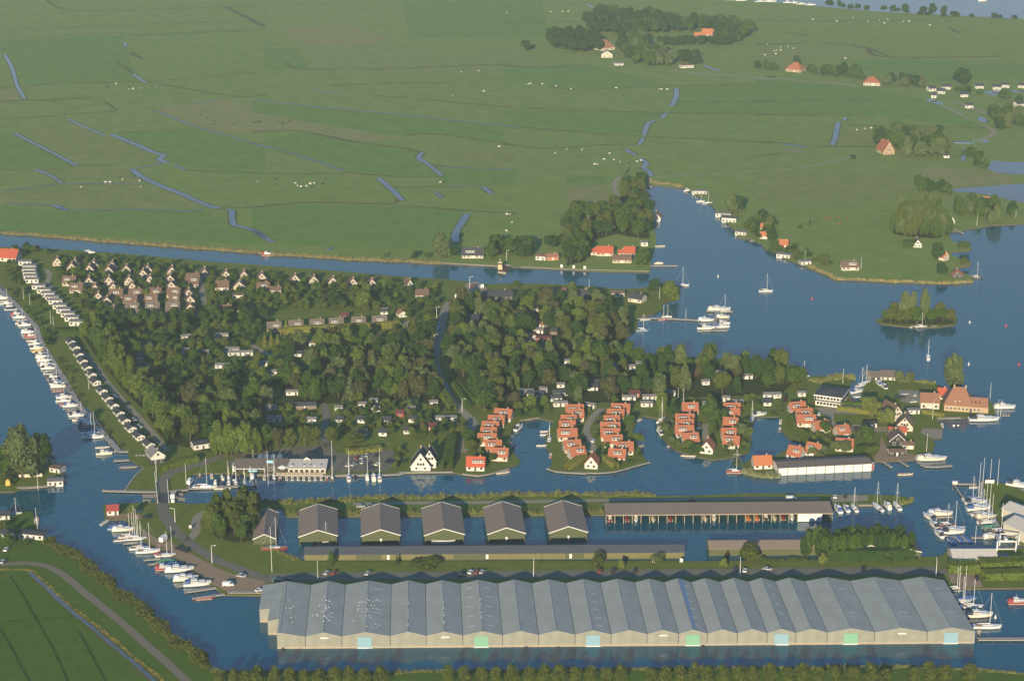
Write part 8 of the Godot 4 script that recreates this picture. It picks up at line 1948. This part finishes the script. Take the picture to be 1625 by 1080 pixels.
# ------------------------------------------------------------------ small things
func build_small() -> void:
	for l in LAMPS:
		var t := thing("street_lamp", l[3], "street lamp", Vector3(l[0][0], LAND_Y, l[0][1]), deg_to_rad(l[2]), "street lamps")
		var b := Builder.new()
		b.tube(Vector3(0, -0.2, 0), Vector3(0, l[1], 0), 0.16, 0.09, 7)
		part(t, "pole", b.mesh(), mats["pole"])
		b = Builder.new()
		b.tube(Vector3(0, l[1] - 0.05, 0), Vector3(1.5, l[1] + 0.2, 0), 0.07, 0.06, 5)
		part(t, "arm", b.mesh(), mats["pole"])
		b = Builder.new()
		b.taper_box(Vector3(1.8, l[1] + 0.1, 0), Vector3(0.9, 0.2, 0.35), 0.7, 0.6)
		part(t, "lamp_head", b.mesh(), mats["pole"])
	var pole_list := []
	for q in POLES:
		for i in q[2].size(): pole_list.append([q[2][i], q[2][i][2], "%s %s" % [ordinal(i), q[0]], q[1]])
	for p in pole_list:
		var t := thing("flagpole", p[2], "pole", Vector3(p[0][0], 0.2, p[0][1]), 0.0, p[3])
		var b := Builder.new()
		b.tube(Vector3(0, -0.4, 0), Vector3(0, p[1], 0), 0.11, 0.06, 6)
		part(t, "shaft", b.mesh(), mats["pole"])
		b = Builder.new()
		b.tube(Vector3(0, p[1], 0), Vector3(0, p[1] + 0.25, 0), 0.2, 0.02, 6)
		part(t, "finial", b.mesh(), mats["pole"])
	for j in JETTIES:
		var pts := smooth(pva(j[0]), 4.0)
		var c := pts[0]
		var t := thing("jetty", j[2], "jetty", Vector3(c.x, 0, c.y), 0.0, "jetties and landing stages")
		var lr := ribbon_poly(pts, j[1])
		var l: PackedVector2Array = lr[0]; var r: PackedVector2Array = lr[1]
		var b := Builder.new()
		var top := 0.95; var low := 0.55
		for i in pts.size() - 1:
			var a := Vector3(l[i].x - c.x, top, l[i].y - c.y); var d := Vector3(l[i + 1].x - c.x, top, l[i + 1].y - c.y)
			var e := Vector3(r[i + 1].x - c.x, top, r[i + 1].y - c.y); var f := Vector3(r[i].x - c.x, top, r[i].y - c.y)
			var dn := Vector3(0, low - top, 0)
			if (f - a).cross(e - a).y > 0.0: b.quad(a, f, e, d)
			else: b.quad(d, e, f, a)
			b.quad(a, d, d + dn, a + dn); b.quad(e, f, f + dn, e + dn)
			if i == 0: b.quad(f, a, a + dn, f + dn)
			if i == pts.size() - 2: b.quad(d, e, e + dn, d + dn)
		part(t, "deck", b.mesh(), mats["deck"])
		var step := 2 if j[1] > 1.2 else 3
		for i in range(0, pts.size(), step):
			for q in [l[i], r[i]]:
				var pm := block("pile", Vector3(0, -0.6, 0), Vector3(0.26, 1.9, 0.26), 0.9, 0.9)
				var o := part(t, "pile", pm, mats["pile"])
				o.position = Vector3(q.x - c.x, 0, q.y - c.y)
	var cow_list := []
	for q in COWS:
		for p in q[3]: cow_list.append([p, q[0], q[1], q[2]])
	for w in cow_list:
		var key: String = "cow " + w[1]
		if not mesh_cache.has(key):
			var b := Builder.new()
			var rings := []
			for s in [[-1.05, 1.05, 0.22, 0.3], [-0.9, 1.0, 0.42, 0.46], [-0.2, 0.95, 0.46, 0.5], [0.6, 1.02, 0.38, 0.46], [0.85, 1.08, 0.26, 0.34], [1.15, 1.05, 0.18, 0.24], [1.5, 0.85, 0.12, 0.15]]:
				var ring := PackedVector3Array()
				for i in 8:
					var f := TAU * i / 8.0
					ring.append(Vector3(s[0], s[1] + sin(f) * s[3], cos(f) * s[2]))
				rings.append(ring)
			b.loft(rings)
			for x in [-0.85, 0.6]:
				for z in [-0.25, 0.25]:
					b.tube(Vector3(x, 0.85, z), Vector3(x + 0.04, 0.4, z), 0.13, 0.08, 5)
					b.tube(Vector3(x + 0.04, 0.4, z), Vector3(x, 0.0, z), 0.08, 0.06, 5)
			b.tube(Vector3(-1.05, 1.3, 0), Vector3(-1.15, 0.6, 0), 0.05, 0.03, 4)
			mesh_cache[key] = b.mesh()
		single("cow", mesh_cache[key], mats[{"white": "cow_white", "dark": "cow_dark", "black-and-white": "cow_white" if rng.randf() < 0.5 else "cow_dark", "russet": "cow_russet"}[w[1]]], w[2], "cow", w[3], "", Vector3(w[0][0], LAND_Y + 0.1, w[0][1]), rng.randf() * TAU)
	for q in BUOYS:
		var t := thing("buoy", q[2], "buoy", Vector3(q[0][0], 0, q[0][1]), 0.0, "buoys on the water")
		var b := Builder.new()
		b.tube(Vector3(0, -0.3, 0), Vector3(0, 0.6, 0), 0.6, 0.6, 10)
		var m: Material = mats["buoy_red"] if q[1] == "red" else mats["trim"]
		part(t, "float", b.mesh(), m)
		b = Builder.new()
		b.tube(Vector3(0, 0.6, 0), Vector3(0, 2.0, 0), 0.3, 0.08, 8)
		part(t, "top_mark", b.mesh(), m)
	# gulls resting on the great sheds
	var gb := Builder.new()
	var rings := []
	for s in [[-0.38, 0.16, 0.03], [-0.15, 0.16, 0.12], [0.1, 0.18, 0.13], [0.22, 0.27, 0.08], [0.32, 0.3, 0.07], [0.44, 0.28, 0.015]]:
		var ring := PackedVector3Array()
		for i in 6:
			var f := TAU * i / 6.0
			ring.append(Vector3(s[0], s[1] + sin(f) * s[2] * 0.9, cos(f) * s[2]))
		rings.append(ring)
	gb.loft(rings)
	var gm := fix(gb)
	var f0 := pva(SHED_FRONT)
	var depth := xz(SHED_BACK[0]) - f0[1]
	for i in 150:
		var sh: int = [1, 1, 1, 1, 2, 2, 2, 2, 0, 3, 4, 5][i % 12]
		var w := f0[sh].distance_to(f0[sh + 1])
		var k := clampf(0.5 + rng.randfn() * 0.13, 0.06, 0.94)
		if sh > 2 or i % 5 == 0: k = 0.5
		if sh == 0: k = rng.randf_range(0.15, 0.5)
		var s := clampf(0.42 + rng.randfn() * 0.14, 0.1, 0.9)
		var p := f0[sh].lerp(f0[sh + 1], k) + depth * s
		var y := 5.6 + 2.0 * (1.0 - absf(k - 0.5) * 2.0) + 0.3
		if sh == 0: y = 5.6 + 2.0 * (1.0 - k) + 0.3
		var o := single("gull", gm, mats["gull"], "white gull resting on the grey shed roofs", "gull", "gulls on the shed roofs", "", Vector3(p.x, y, p.y), rng.randf() * TAU)
		o.scale = Vector3.ONE * 0.85

func put(parent: Node, called: String, key: String, o: Vector3, s: Vector3, kx := 1.0, kz := 1.0) -> MeshInstance3D:
	var b := Builder.new()
	b.taper_box(o, s, kx, kz)
	return part(parent, called, b.mesh(), mats[key])

func frame_at(a: Vector2, e: Vector2) -> Array:      # origin at a, x toward e
	var u := (e - a).normalized()
	return [atan2(-u.y, u.x), a.distance_to(e), u, Vector2(-u.y, u.x)]

func window_row(t: Node3D, x0: float, x1: float, n: int, y: float, z: float, turn: float, w: float, h: float) -> void:
	for i in n:
		var x := lerpf(x0, x1, (i + 0.5) / n)
		var at := Vector3(x, y, z) if turn == 0.0 else Vector3(z, y, -x)
		window(t, at, turn, w, h)

func hip_roof(x0: float, x1: float, z0: float, z1: float, eh: float, rh: float, ra: float, rb: float) -> ArrayMesh:   # ridge from x=ra to rb at mid depth
	var b := Builder.new()
	var zm := (z0 + z1) / 2
	var A := Vector3(x0, eh, z1); var B := Vector3(x1, eh, z1); var C := Vector3(x1, eh, z0); var D := Vector3(x0, eh, z0)
	var R := Vector3(ra, rh, zm); var S := Vector3(rb, rh, zm)
	b.quad(A, B, S, R); b.quad(C, D, R, S); b.tri(B, C, S); b.tri(D, A, R)
	b.quad(D, C, B, A)
	return b.mesh()

func build_extra() -> void:
	# two-storey waterside building with hipped dark roof
	var f := frame_at(xz(EX.hotel[0]), xz(EX.hotel[1]))
	var o := xz(EX.hotel[0])
	var t := thing("two_storey_lodge", "two-storey white lodge with dark hipped roof and window bands", "lodge", Vector3(o.x, LAND_Y, o.y), f[0])
	keep_clear.append([o.x + 8, o.y - 6, 13.0, 14.0])
	t.rotation.y = deg_to_rad(-23.0)
	var L: float = f[1] + 0.8; var D := 18.0
	put(t, "ground_floor_wall", "white", Vector3(L / 2, 0, -D / 2), Vector3(L - 1.6, 3.0, D - 1.6))
	put(t, "balcony_slab", "dark", Vector3(L / 2, 3.0, -D / 2), Vector3(L - 0.4, 0.5, D - 0.4))
	put(t, "upper_floor_wall", "white", Vector3(L / 2, 3.5, -D / 2), Vector3(L - 2.4, 2.6, D - 2.4))
	put(t, "fascia", "trim", Vector3(L / 2, 6.1, -D / 2), Vector3(L + 0.6, 0.6, D + 0.6))
	part(t, "roof", hip_roof(-0.2, L + 0.2, -D - 0.2, 0.2, 6.72, 8.6, L * 0.4, L * 0.62), mats["slate"])
	for y in [0.7, 4.0]:
		window_row(t, 1.4, L - 1.4, 7, y, -0.8 if y < 1 else -1.2, 0.0, 1.5, 1.5)
		for i in 6: window(t, Vector3(L - (0.8 if y < 1 else 1.2), y, -1.6 - i * 2.5), PI / 2, 1.6, 1.5)
	for i in 6: put(t, "balcony_post", "trim", Vector3(0.4 + (L - 0.8) * i / 5.0, 3.5, -0.35), Vector3(0.16, 2.6, 0.16))
	# big farmhouse on the lake
	f = frame_at(xz(EX.farm[0]), xz(EX.farm[1])); o = xz(EX.farm[0]); L = f[1]
	t = thing("great_farmhouse", "big brick farmhouse with huge steep tan-red roof on the point", "farmhouse", Vector3(o.x, LAND_Y, o.y), f[0])
	keep_clear.append([o.x + 13, o.y - 5, 17.0, 12.0])
	var Lm := L * 0.70
	put(t, "main_wall", "brickwall", Vector3(Lm / 2, -0.4, -8.5), Vector3(Lm - 0.8, 4.0, 16.6))
	var roof := part(t, "main_roof", hip_roof(-0.3, Lm + 0.6, -17.4, 0.3, 3.55, 12.4, Lm * 0.32, Lm * 0.72), mats["tanred"])
	put(t, "wing_wall", "brickwall", Vector3(Lm + L * 0.17, -0.4, -5.2), Vector3(L * 0.42, 4.0, 9.4))
	var wb := Builder.new()
	wb.xf = Transform3D(Basis.IDENTITY, Vector3(0, 0, -5.2))
	wb.extrude_x(chevron(9.8, 3.7, 7.6, 0.25, 0.4), Lm - 3.0, L + 1.6)
	part(t, "wing_roof", fix(wb), mats["tanred"])
	var gb := Builder.new()
	gb.xf = Transform3D(Basis.IDENTITY, Vector3(0, 0, -5.2))
	gb.extrude_x(PackedVector2Array([Vector2(4.7, 3.5), Vector2(-4.7, 3.5), Vector2(0, 7.5)]), L + 0.9, L + 1.15)
	part(t, "wing_gable", fix(gb), mats["brickwall"])
	for x in [Lm * 0.34, Lm * 0.74]: put(roof, "chimney", "brickwall", Vector3(x, 11.9, -8.5), Vector3(0.8, 1.9, 0.8))
	for x in [Lm * 0.4, Lm * 0.55, Lm * 0.95, Lm * 1.1, Lm * 1.25]: put(t, "roof_window", "glass", Vector3(x, 5.6 if x < Lm * 0.7 else 5.4, -1.9 if x < Lm * 0.7 else -2.2), Vector3(0.9, 0.8, 0.7))
	window_row(t, 1.0, L * 0.9, 9, 1.0, -0.05, 0.0, 1.0, 1.4)
	put(t, "door", "slate", Vector3(L * 0.66, 0.05, -0.1), Vector3(1.2, 2.3, 0.3))
	# restaurant
	f = frame_at(xz(EX.rest[0]), xz(EX.rest[1])); o = xz(EX.rest[0]); L = f[1]
	t = thing("waterside_restaurant", "long dark-roofed waterside restaurant with white beam and blue boards", "restaurant", Vector3(o.x, LAND_Y, o.y), f[0])
	for k in 4: keep_clear.append([o.x + 5 + k * 7, o.y - 5, 7.0, 25.0])
	put(t, "wall", "dark", Vector3(L / 2, -0.2, -6.0), Vector3(L - 1.0, 3.6, 11.6))
	var rb := Builder.new()
	rb.xf = Transform3D(Basis.IDENTITY, Vector3(0, 0, -6.0))
	rb.extrude_x(chevron(12.0, 3.4, 5.4, 0.25, 0.5), -0.4, L + 0.2)
	roof = part(t, "roof", fix(rb), mats["greybrown"])
	for i in 4:
		var g: Array = EX.glass[i]
		var d := Vector2(g[0], g[1]) - o
		var gx: float = d.dot(f[2])
		var gr := Builder.new()
		gr.xf = Transform3D(Basis(Vector3.UP, PI / 2), Vector3(gx, 0, -10.5))
		gr.extrude_x(chevron(2.7, 4.6, 5.4, 0.1, 0.1), -3.0, 3.0)
		part(roof, "glass_lantern", fix(gr), mats["pale_glass"])
	put(t, "fascia_beam", "trim", Vector3(L * 0.28, 3.0, 3.2), Vector3(L * 0.62, 0.35, 0.3))
	for i in 4: put(t, "beam_post", "trim", Vector3(L * (-0.02 + 0.2 * i), 0, 3.2), Vector3(0.2, 3.0, 0.2))
	put(t, "blue_board", "lightblue", Vector3(L * 0.36, 1.6, 3.4), Vector3(4.8, 0.9, 0.1))
	put(t, "blue_board", "lightblue", Vector3(L * 0.66, 4.2, -2.2), Vector3(3.4, 1.7, 0.15))
	window_row(t, L * 0.3, L * 0.95, 6, 0.8, -0.18, 0.0, 1.6, 1.5)
	var pv := Builder.new()
	var p0 := xz(EX.pav[0])
	t = thing("glazed_pavilion", "small white glazed pavilion at the restaurant's western corner", "pavilion", Vector3(p0.x, LAND_Y, p0.y), 0.0)
	put(t, "wall", "white", Vector3(3.5, 0, -2.5), Vector3(7.0, 2.9, 5.0))
	put(t, "roof", "trim", Vector3(3.5, 2.9, -2.5), Vector3(7.6, 0.3, 5.6))
	window_row(t, 0.3, 6.7, 5, 0.9, 0.0, 0.0, 0.8, 1.4)
	for i in 2: window(t, Vector3(7.0, 0.9, -1.4 - i * 2.2), PI / 2, 1.2, 1.4)
	# the lighter hall and its terrace
	f = frame_at(xz(EX.rest2[0]), xz(EX.rest2[1])); o = xz(EX.rest2[0]); L = f[1]
	t = thing("terrace_hall", "pale grey roofed hall behind the restaurant terrace", "restaurant", Vector3(o.x, LAND_Y, o.y), f[0])
	for k in 3: keep_clear.append([o.x + 4 + k * 7, o.y - 4, 6.0, 25.0])
	put(t, "wall", "cream", Vector3(L / 2, -0.2, -5.0), Vector3(L - 0.6, 3.2, 9.6))
	rb = Builder.new()
	rb.xf = Transform3D(Basis.IDENTITY, Vector3(0, 0, -5.0))
	rb.extrude_x(PackedVector2Array([Vector2(5.6, 3.1), Vector2(-5.0, 4.6), Vector2(-5.0, 4.85), Vector2(5.6, 3.35)]), -0.3, L + 0.3)
	roof = part(t, "roof", fix(rb), mats["paleroof"])
	for x in [0.12, 0.42, 0.6, 0.87]: put(roof, "roof_vent", "slate", Vector3(L * x, 3.9, -3.5), Vector3(0.8, 0.5, 0.6))
	window_row(t, 0.5, L - 0.5, 7, 0.7, -0.18, 0.0, 1.8, 1.6)
	var q: Array = EX.terrace
	var tb := Builder.new()
	tb.sheet(pva(q), LAND_Y + 0.55)
	t = thing("terrace_deck", "tan timber terrace deck in front of the restaurant", "terrace", Vector3.ZERO)
	part(t, "deck", tb.mesh(), mats["teak"])
	var tl := xz(q[3]); var tr := xz(q[2])
	for i in 12:
		var p := tl.lerp(tr, i / 11.0)
		put(t, "railing_post", "canvas_cream", Vector3(p.x, 0.2, p.y), Vector3(0.2, 2.0, 0.2))
	var bm := Builder.new()
	bm.tube(Vector3(tl.x, 2.15, tl.y), Vector3(tr.x, 2.15, tr.y), 0.12, 0.12, 5)
	part(t, "railing", bm.mesh(), mats["canvas_cream"])
	put(t, "apron", "canvas_cream", Vector3((tl.x + tr.x) / 2, 0.15, (tl.y + tr.y) / 2 + 0.1), Vector3(tl.distance_to(tr), 1.1, 0.12))
	for i in 4:
		var p := xz(EX.parasols[i])
		var s := thing("parasol", "%s big white parasol from the west on the restaurant terrace" % ORDINALS[i], "parasol", Vector3(p.x, LAND_Y + 0.55, p.y), 0.2 * i, "white parasols on the terrace")
		put(s, "pole", "pole", Vector3.ZERO, Vector3(0.14, 2.9, 0.14))
		var cb := Builder.new()
		for k in 8:
			var a := TAU * k / 8.0; var b := TAU * (k + 1) / 8.0
			cb.tri(Vector3(0, 3.5, 0), Vector3(cos(b) * 2.6, 2.5, sin(b) * 2.6), Vector3(cos(a) * 2.6, 2.5, sin(a) * 2.6))
			cb.quad(Vector3(cos(a) * 2.6, 2.5, sin(a) * 2.6), Vector3(cos(b) * 2.6, 2.5, sin(b) * 2.6), Vector3(cos(b) * 2.6, 2.25, sin(b) * 2.6), Vector3(cos(a) * 2.6, 2.25, sin(a) * 2.6))
		part(s, "canopy", cb.mesh(), mats["canvas_white"])
	for i in 9:
		var p := xz(q[0]).lerp(xz(q[2]), 0.06 + 0.105 * i) + Vector2(0, 1.2 if i % 2 else -0.6)
		p.y = clampf(p.y, xz(q[0]).y + 1.0, xz(q[3]).y - 1.0)
		var s := thing("terrace_table", "%s small dark table from the west on the restaurant terrace" % ORDINALS[i], "table", Vector3(p.x, LAND_Y + 0.55, p.y), 0.0, "tables on the terrace")
		put(s, "table_top", "wood", Vector3(0, 0.7, 0), Vector3(1.6, 0.06, 0.9))
		put(s, "leg", "slate", Vector3(0, 0, 0), Vector3(0.12, 0.7, 0.12))
		for k in [-1, 1]: put(s, "bench", "wood", Vector3(0, 0.42, k * 0.8), Vector3(1.6, 0.06, 0.35))
	var ha := xz(EX.hall[0]); var hb := xz(EX.hall[1])
	house(["dark", [ha.x, ha.y], [hb.x, hb.y], "dark hall with white triangular gable behind the restaurant", "", {"w": 9.0, "eh": 3.2, "rh": 6.4, "wall": "white", "roof": "slate", "dorm": 0, "name": "gabled_hall", "cat": "hall"}])
	# bridge
	var br: Array = EX.bridge
	var c := (xz(br[0]) + xz(br[1]) + xz(br[2]) + xz(br[3])) / 4
	t = thing("lift_bridge", "small road bridge with white railings beside the harbour", "bridge", Vector3(c.x, 0, c.y))
	var db := Builder.new()
	var dp := PackedVector2Array()
	for p in br: dp.append(xz(p) - c)
	db.sheet(dp, 0.83)
	for i in 4:
		var a := dp[i]; var b := dp[(i + 1) % 4]
		db.quad(Vector3(a.x, 0.2, a.y), Vector3(b.x, 0.2, b.y), Vector3(b.x, 0.83, b.y), Vector3(a.x, 0.83, a.y))
	part(t, "deck", db.mesh(), mats["asphalt_dark"])
	for s in [[0, 3], [1, 2]]:
		var a := dp[s[0]]; var b := dp[s[1]]
		var ext := (a - b) * (2.0 if s[0] == 0 else 1.2)
		var e := a + ext
		for i in 12:
			var p := b.lerp(e, i / 11.0)
			put(t, "railing_post", "trim", Vector3(p.x, 0.7, p.y), Vector3(0.28, 1.15, 0.28))
		for y in [1.2, 1.75]:
			var rl := Builder.new()
			rl.tube(Vector3(b.x, y, b.y), Vector3(e.x, y, e.y), 0.09, 0.09, 5)
			part(t, "rail", rl.mesh(), mats["trim"])
	put(t, "control_box", "trim", Vector3(dp[2].x + 1.0, 0.6, dp[2].y - 6), Vector3(2.2, 2.8, 2.4))
	put(t, "barrier_arm_housing", "trim", Vector3(dp[2].x + 1.8, 0.6, dp[2].y - 1.5), Vector3(1.6, 1.6, 1.6))
	for fd in EX.fender:
		var a := xz(fd[0]); var b := xz(fd[1])
		var fs := thing("timber_fender", "timber guide fence on piles %s the bridge, %s row" % ["west of" if a.x < c.x else "east of", "far" if a.y < c.y else "near"], "fender", Vector3(a.x, 0, a.y), 0.0, "timber fenders at the bridge")
		for i in 5:
			var p := (b - a) * (i / 4.0)
			put(fs, "pile", "pile", Vector3(p.x, -0.5, p.y), Vector3(0.35, 2.6, 0.35))
		for y in [0.5, 1.3]:
			var rl := Builder.new()
			rl.tube(Vector3(0, y, 0), Vector3(b.x - a.x, y, b.y - a.y), 0.16, 0.16, 4)
			part(fs, "rail", rl.mesh(), mats["deck"])
	# ferry
	var fe: Array = EX.ferry
	c = (xz(fe[0]) + xz(fe[1]) + xz(fe[2]) + xz(fe[3])) / 4
	t = thing("cable_ferry", "small car ferry with yellow wheelhouse at the northern landing", "ferry", Vector3(c.x, 0, c.y))
	dp = PackedVector2Array()
	for p in fe: dp.append(xz(p) - c)
	db = Builder.new()
	db.sheet(dp, 0.9)
	part(t, "deck", db.mesh(), mats["maroon"])
	db = Builder.new()
	for i in 4:
		var a := dp[i]; var b := dp[(i + 1) % 4]
		db.quad(Vector3(a.x, -0.3, a.y), Vector3(b.x, -0.3, b.y), Vector3(b.x, 1.3, b.y), Vector3(a.x, 1.3, a.y))
	part(t, "hull", db.mesh(), mats["plinth"])
	var tw := xz(EX.ferry_tower) - c
	var wh := put(t, "wheelhouse", "yellow", Vector3(tw.x, 0.9, tw.y), Vector3(3.4, 5.6, 3.0), 0.85, 0.85)
	put(wh, "window_band", "glass", Vector3(tw.x, 4.6, tw.y), Vector3(3.1, 1.0, 2.8), 0.95, 0.95)
	put(t, "mast", "pole", Vector3(tw.x, 6.4, tw.y), Vector3(0.15, 2.6, 0.15))
	for i in [0, 2]:
		var a := dp[i]; var b := dp[i + 1]
		var m := (a + b) / 2
		var rp := Builder.new()
		var out := m.normalized() * 2.2
		rp.quad(Vector3(a.x, 0.9, a.y), Vector3(b.x, 0.9, b.y), Vector3(b.x + out.x, 1.5, b.y + out.y), Vector3(a.x + out.x, 1.5, a.y + out.y))
		part(t, "ramp", rp.mesh(), mats["grey"])
	# marina shed, halls, boat lift
	var ms := xz(EX.marina_shed[0]); var me := xz(EX.marina_shed[1])
	t = long_building("marina_shed", ms, me, 12.5, 3.4, 5.8, "cream", "paleroof", "pale marina shed with a strip of high windows", "shed")
	var ln := ms.distance_to(me)
	for i in 4:
		put(t, "window_strip", "glass", Vector3(-ln / 2 + ln * (i + 0.5) / 4.4, 2.4, 6.28), Vector3(ln / 4 - 1.0, 0.5, 0.08))
	put(t, "band", "trim", Vector3(0, 1.3, 6.27), Vector3(ln * 0.94, 0.5, 0.06))
	long_building("marina_hall", xz(EX.hall_a[0]), xz(EX.hall_a[1]), 12, 5.6, 8.0, "cream", "paleroof", "northern pale-roofed marina hall at the spit", "hall")
	long_building("marina_hall", xz(EX.hall_b[0]), xz(EX.hall_b[1]), 16, 5.6, 8.0, "cream", "paleroof", "southern pale-roofed marina hall beside the slip", "hall")
	var lf: Array = EX.lift
	t = thing("boat_lift", "white steel boat lift frame over the marina slip", "boat lift", Vector3(xz(lf[0]).x, 0, xz(lf[0]).y))
	var base := xz(lf[0])
	for i in 4:
		var p := xz(lf[i]) - base
		put(t, "column", "trim", Vector3(p.x, -0.3, p.y), Vector3(0.5, 6.8, 0.5))
	for i in 4:
		var a := xz(lf[i]) - base; var b := xz(lf[(i + 1) % 4]) - base
		for y in [6.2, 2.4]:
			var rl := Builder.new()
			rl.tube(Vector3(a.x, y, a.y), Vector3(b.x, y, b.y), 0.28, 0.28, 4)
			part(t, "beam", rl.mesh(), mats["trim"])
	put(t, "hoist", "trim", Vector3((xz(lf[1]) - base).x * 0.5, 6.3, -3), Vector3(1.2, 0.9, 3.0))
	# boards, kiosk, tent, garden screen
	var words := ["first white canal sign board from the ferry on the north bank", "second white canal sign board from the ferry on the north bank", "third white canal sign board from the ferry on the north bank", "western white sign board on the bank point", "eastern white sign board on the bank point", "white sign board at the ferry ramp", "white sign board beside the road to the ferry", "white sign board at the end of the long low boathouse", "white sign board on the bridge verge", "small white board against the long low boathouse"]
	for i in EX.boards.size():
		var b: Array = EX.boards[i]
		t = thing("sign_board", words[i], "sign", Vector3(b[0], LAND_Y, b[1]), 0.0, "white sign boards")
		put(t, "panel", "trim", Vector3(0, 0.7, 0), Vector3(b[2] * 0.7, b[2] * 0.8, 0.12))
		for s in [-1, 1]: put(t, "post", "pole", Vector3(s * b[2] * 0.25, -0.1, -0.12), Vector3(0.12, 1.2, 0.12))
	var bb := xz(EX.bigboard)
	t = thing("welcome_board", "wide white board between masts on the marina spit", "sign", Vector3(bb.x, LAND_Y, bb.y))
	put(t, "panel", "trim", Vector3(0, 0.6, 0), Vector3(4.8, 1.8, 0.16))
	for s in [-1, 1]: put(t, "post", "pole", Vector3(s * 2.0, -0.1, -0.15), Vector3(0.16, 1.4, 0.16))
	bb = xz(EX.kiosk)
	t = thing("pier_kiosk", "small white box hut at the end of the marina boom", "hut", Vector3(bb.x, 0.9, bb.y))
	put(t, "wall", "white", Vector3.ZERO, Vector3(2.6, 1.3, 1.6))
	put(t, "roof", "trim", Vector3(0, 1.3, 0), Vector3(2.9, 0.15, 1.9))
	bb = xz(EX.tent)
	t = thing("orange_tent", "bright orange tent on the western plot", "tent", Vector3(bb.x, LAND_Y, bb.y), 0.2)
	put(t, "canvas", "canvas_yellow", Vector3.ZERO, Vector3(2.6, 2.2, 2.6), 0.85, 0.85)
	put(t, "canvas_roof", "canvas_yellow", Vector3(0, 2.2, 0), Vector3(2.4, 1.0, 2.4), 0.05, 0.05)
	var sa := xz(EX.spans[0]); var sb := xz(EX.spans[1])
	t = thing("garden_screen", "pale garden screen beneath the giant willow", "fence", Vector3(sa.x, LAND_Y, sa.y))
	for i in 8:
		var p := (sb - sa) * ((i + 0.5) / 8.0)
		put(t, "panel", "canvas_cream", Vector3(p.x, 0, p.y), Vector3((sb - sa).length() / 8.0 - 0.15, 1.7, 0.08))


# ------------------------------------------------------------------ the scene
func _ready() -> void:
	var cam := Camera3D.new()
	cam.name = "camera"
	add_child(cam)
	cam.position = Vector3(0, 396, 1000)
	cam.rotation_degrees = Vector3(-17.6, 0, 0)
	cam.fov = rad_to_deg(2.0 * atan(540.0 / 3200.0))
	cam.near = 1.0
	cam.far = 20000.0
	cam.current = true

	var env := Environment.new()
	env.background_mode = Environment.BG_SKY
	var sky := Sky.new()
	var sm := ProceduralSkyMaterial.new()
	sm.sky_top_color = Color(.08, .45, .75)
	sm.sky_horizon_color = Color(.64, .73, .80)
	sm.sky_curve = 0.30
	sm.ground_horizon_color = Color(.40, .46, .50)
	sm.ground_bottom_color = Color(.2, .24, .22)
	sm.sun_angle_max = 1.0
	sky.sky_material = sm
	env.sky = sky
	env.background_energy_multiplier = 0.62
	env.tonemap_mode = Environment.TONE_MAPPER_LINEAR
	env.tonemap_exposure = 1.66
	env.fog_enabled = true
	env.fog_density = 0.00007
	env.fog_light_color = Color(.84, .93, .92)
	env.sdfgi_enabled = true
	env.ssao_enabled = true
	env.ssil_enabled = true
	var we := WorldEnvironment.new()
	we.name = "world_environment"
	we.environment = env
	add_child(we)

	var sun := DirectionalLight3D.new()
	sun.name = "sun"
	add_child(sun)
	var az := deg_to_rad(11.0); var el := deg_to_rad(15.0)
	sun.look_at_from_position(Vector3.ZERO, Vector3(sin(az) * cos(el), -sin(el), -cos(az) * cos(el)))
	sun.light_energy = 1.6
	sun.light_color = Color(1.0, 0.915, 0.765)
	sun.light_angular_distance = 0.5
	sun.shadow_enabled = true
	sun.directional_shadow_max_distance = 4000.0

	rng.seed = 20240611
	make_materials()
	build_ground()
	print("ground ", Time.get_ticks_msec())
	build_sheds()
	build_boathouses()
	for h in HOUSES: house_group(h)
	build_extra()
	print("buildings ", Time.get_ticks_msec())
	var boat_words := {"cruiser": "motor cruiser", "sail": "sailing yacht", "sloop": "open boat", "covered": "canvas-covered boat"}
	for q in BOATS:
		var seen := {}
		for b in q[2]:
			var kind: String = "%s %s" % [b[5], boat_words[b[0]]]
			seen[kind] = seen.get(kind, 0) + 1
			boat(b[0], Vector3(b[1], 0, b[2]), deg_to_rad(b[3]), b[4], b[5], "%s %s %s" % [ordinal(seen[kind] - 1), kind, q[0]], q[1])
	for q in CARS:
		var seen := {}
		for c in q[2]:
			var kind: String = "%s %s" % [c[4], {"car": "car", "van": "van", "truck": "box truck"}[c[0]]]
			seen[kind] = seen.get(kind, 0) + 1
			car(c[0], Vector3(c[1], LAND_Y + 0.1, c[2]), deg_to_rad(c[3]) + PI / 2, c[4], "%s %s %s" % [ordinal(seen[kind] - 1), kind, q[0]], q[1])
	build_trees()
	build_green()
	print("plants ", Time.get_ticks_msec())
	build_small()
	print("done ", Time.get_ticks_msec(), " nodes ", get_child_count())
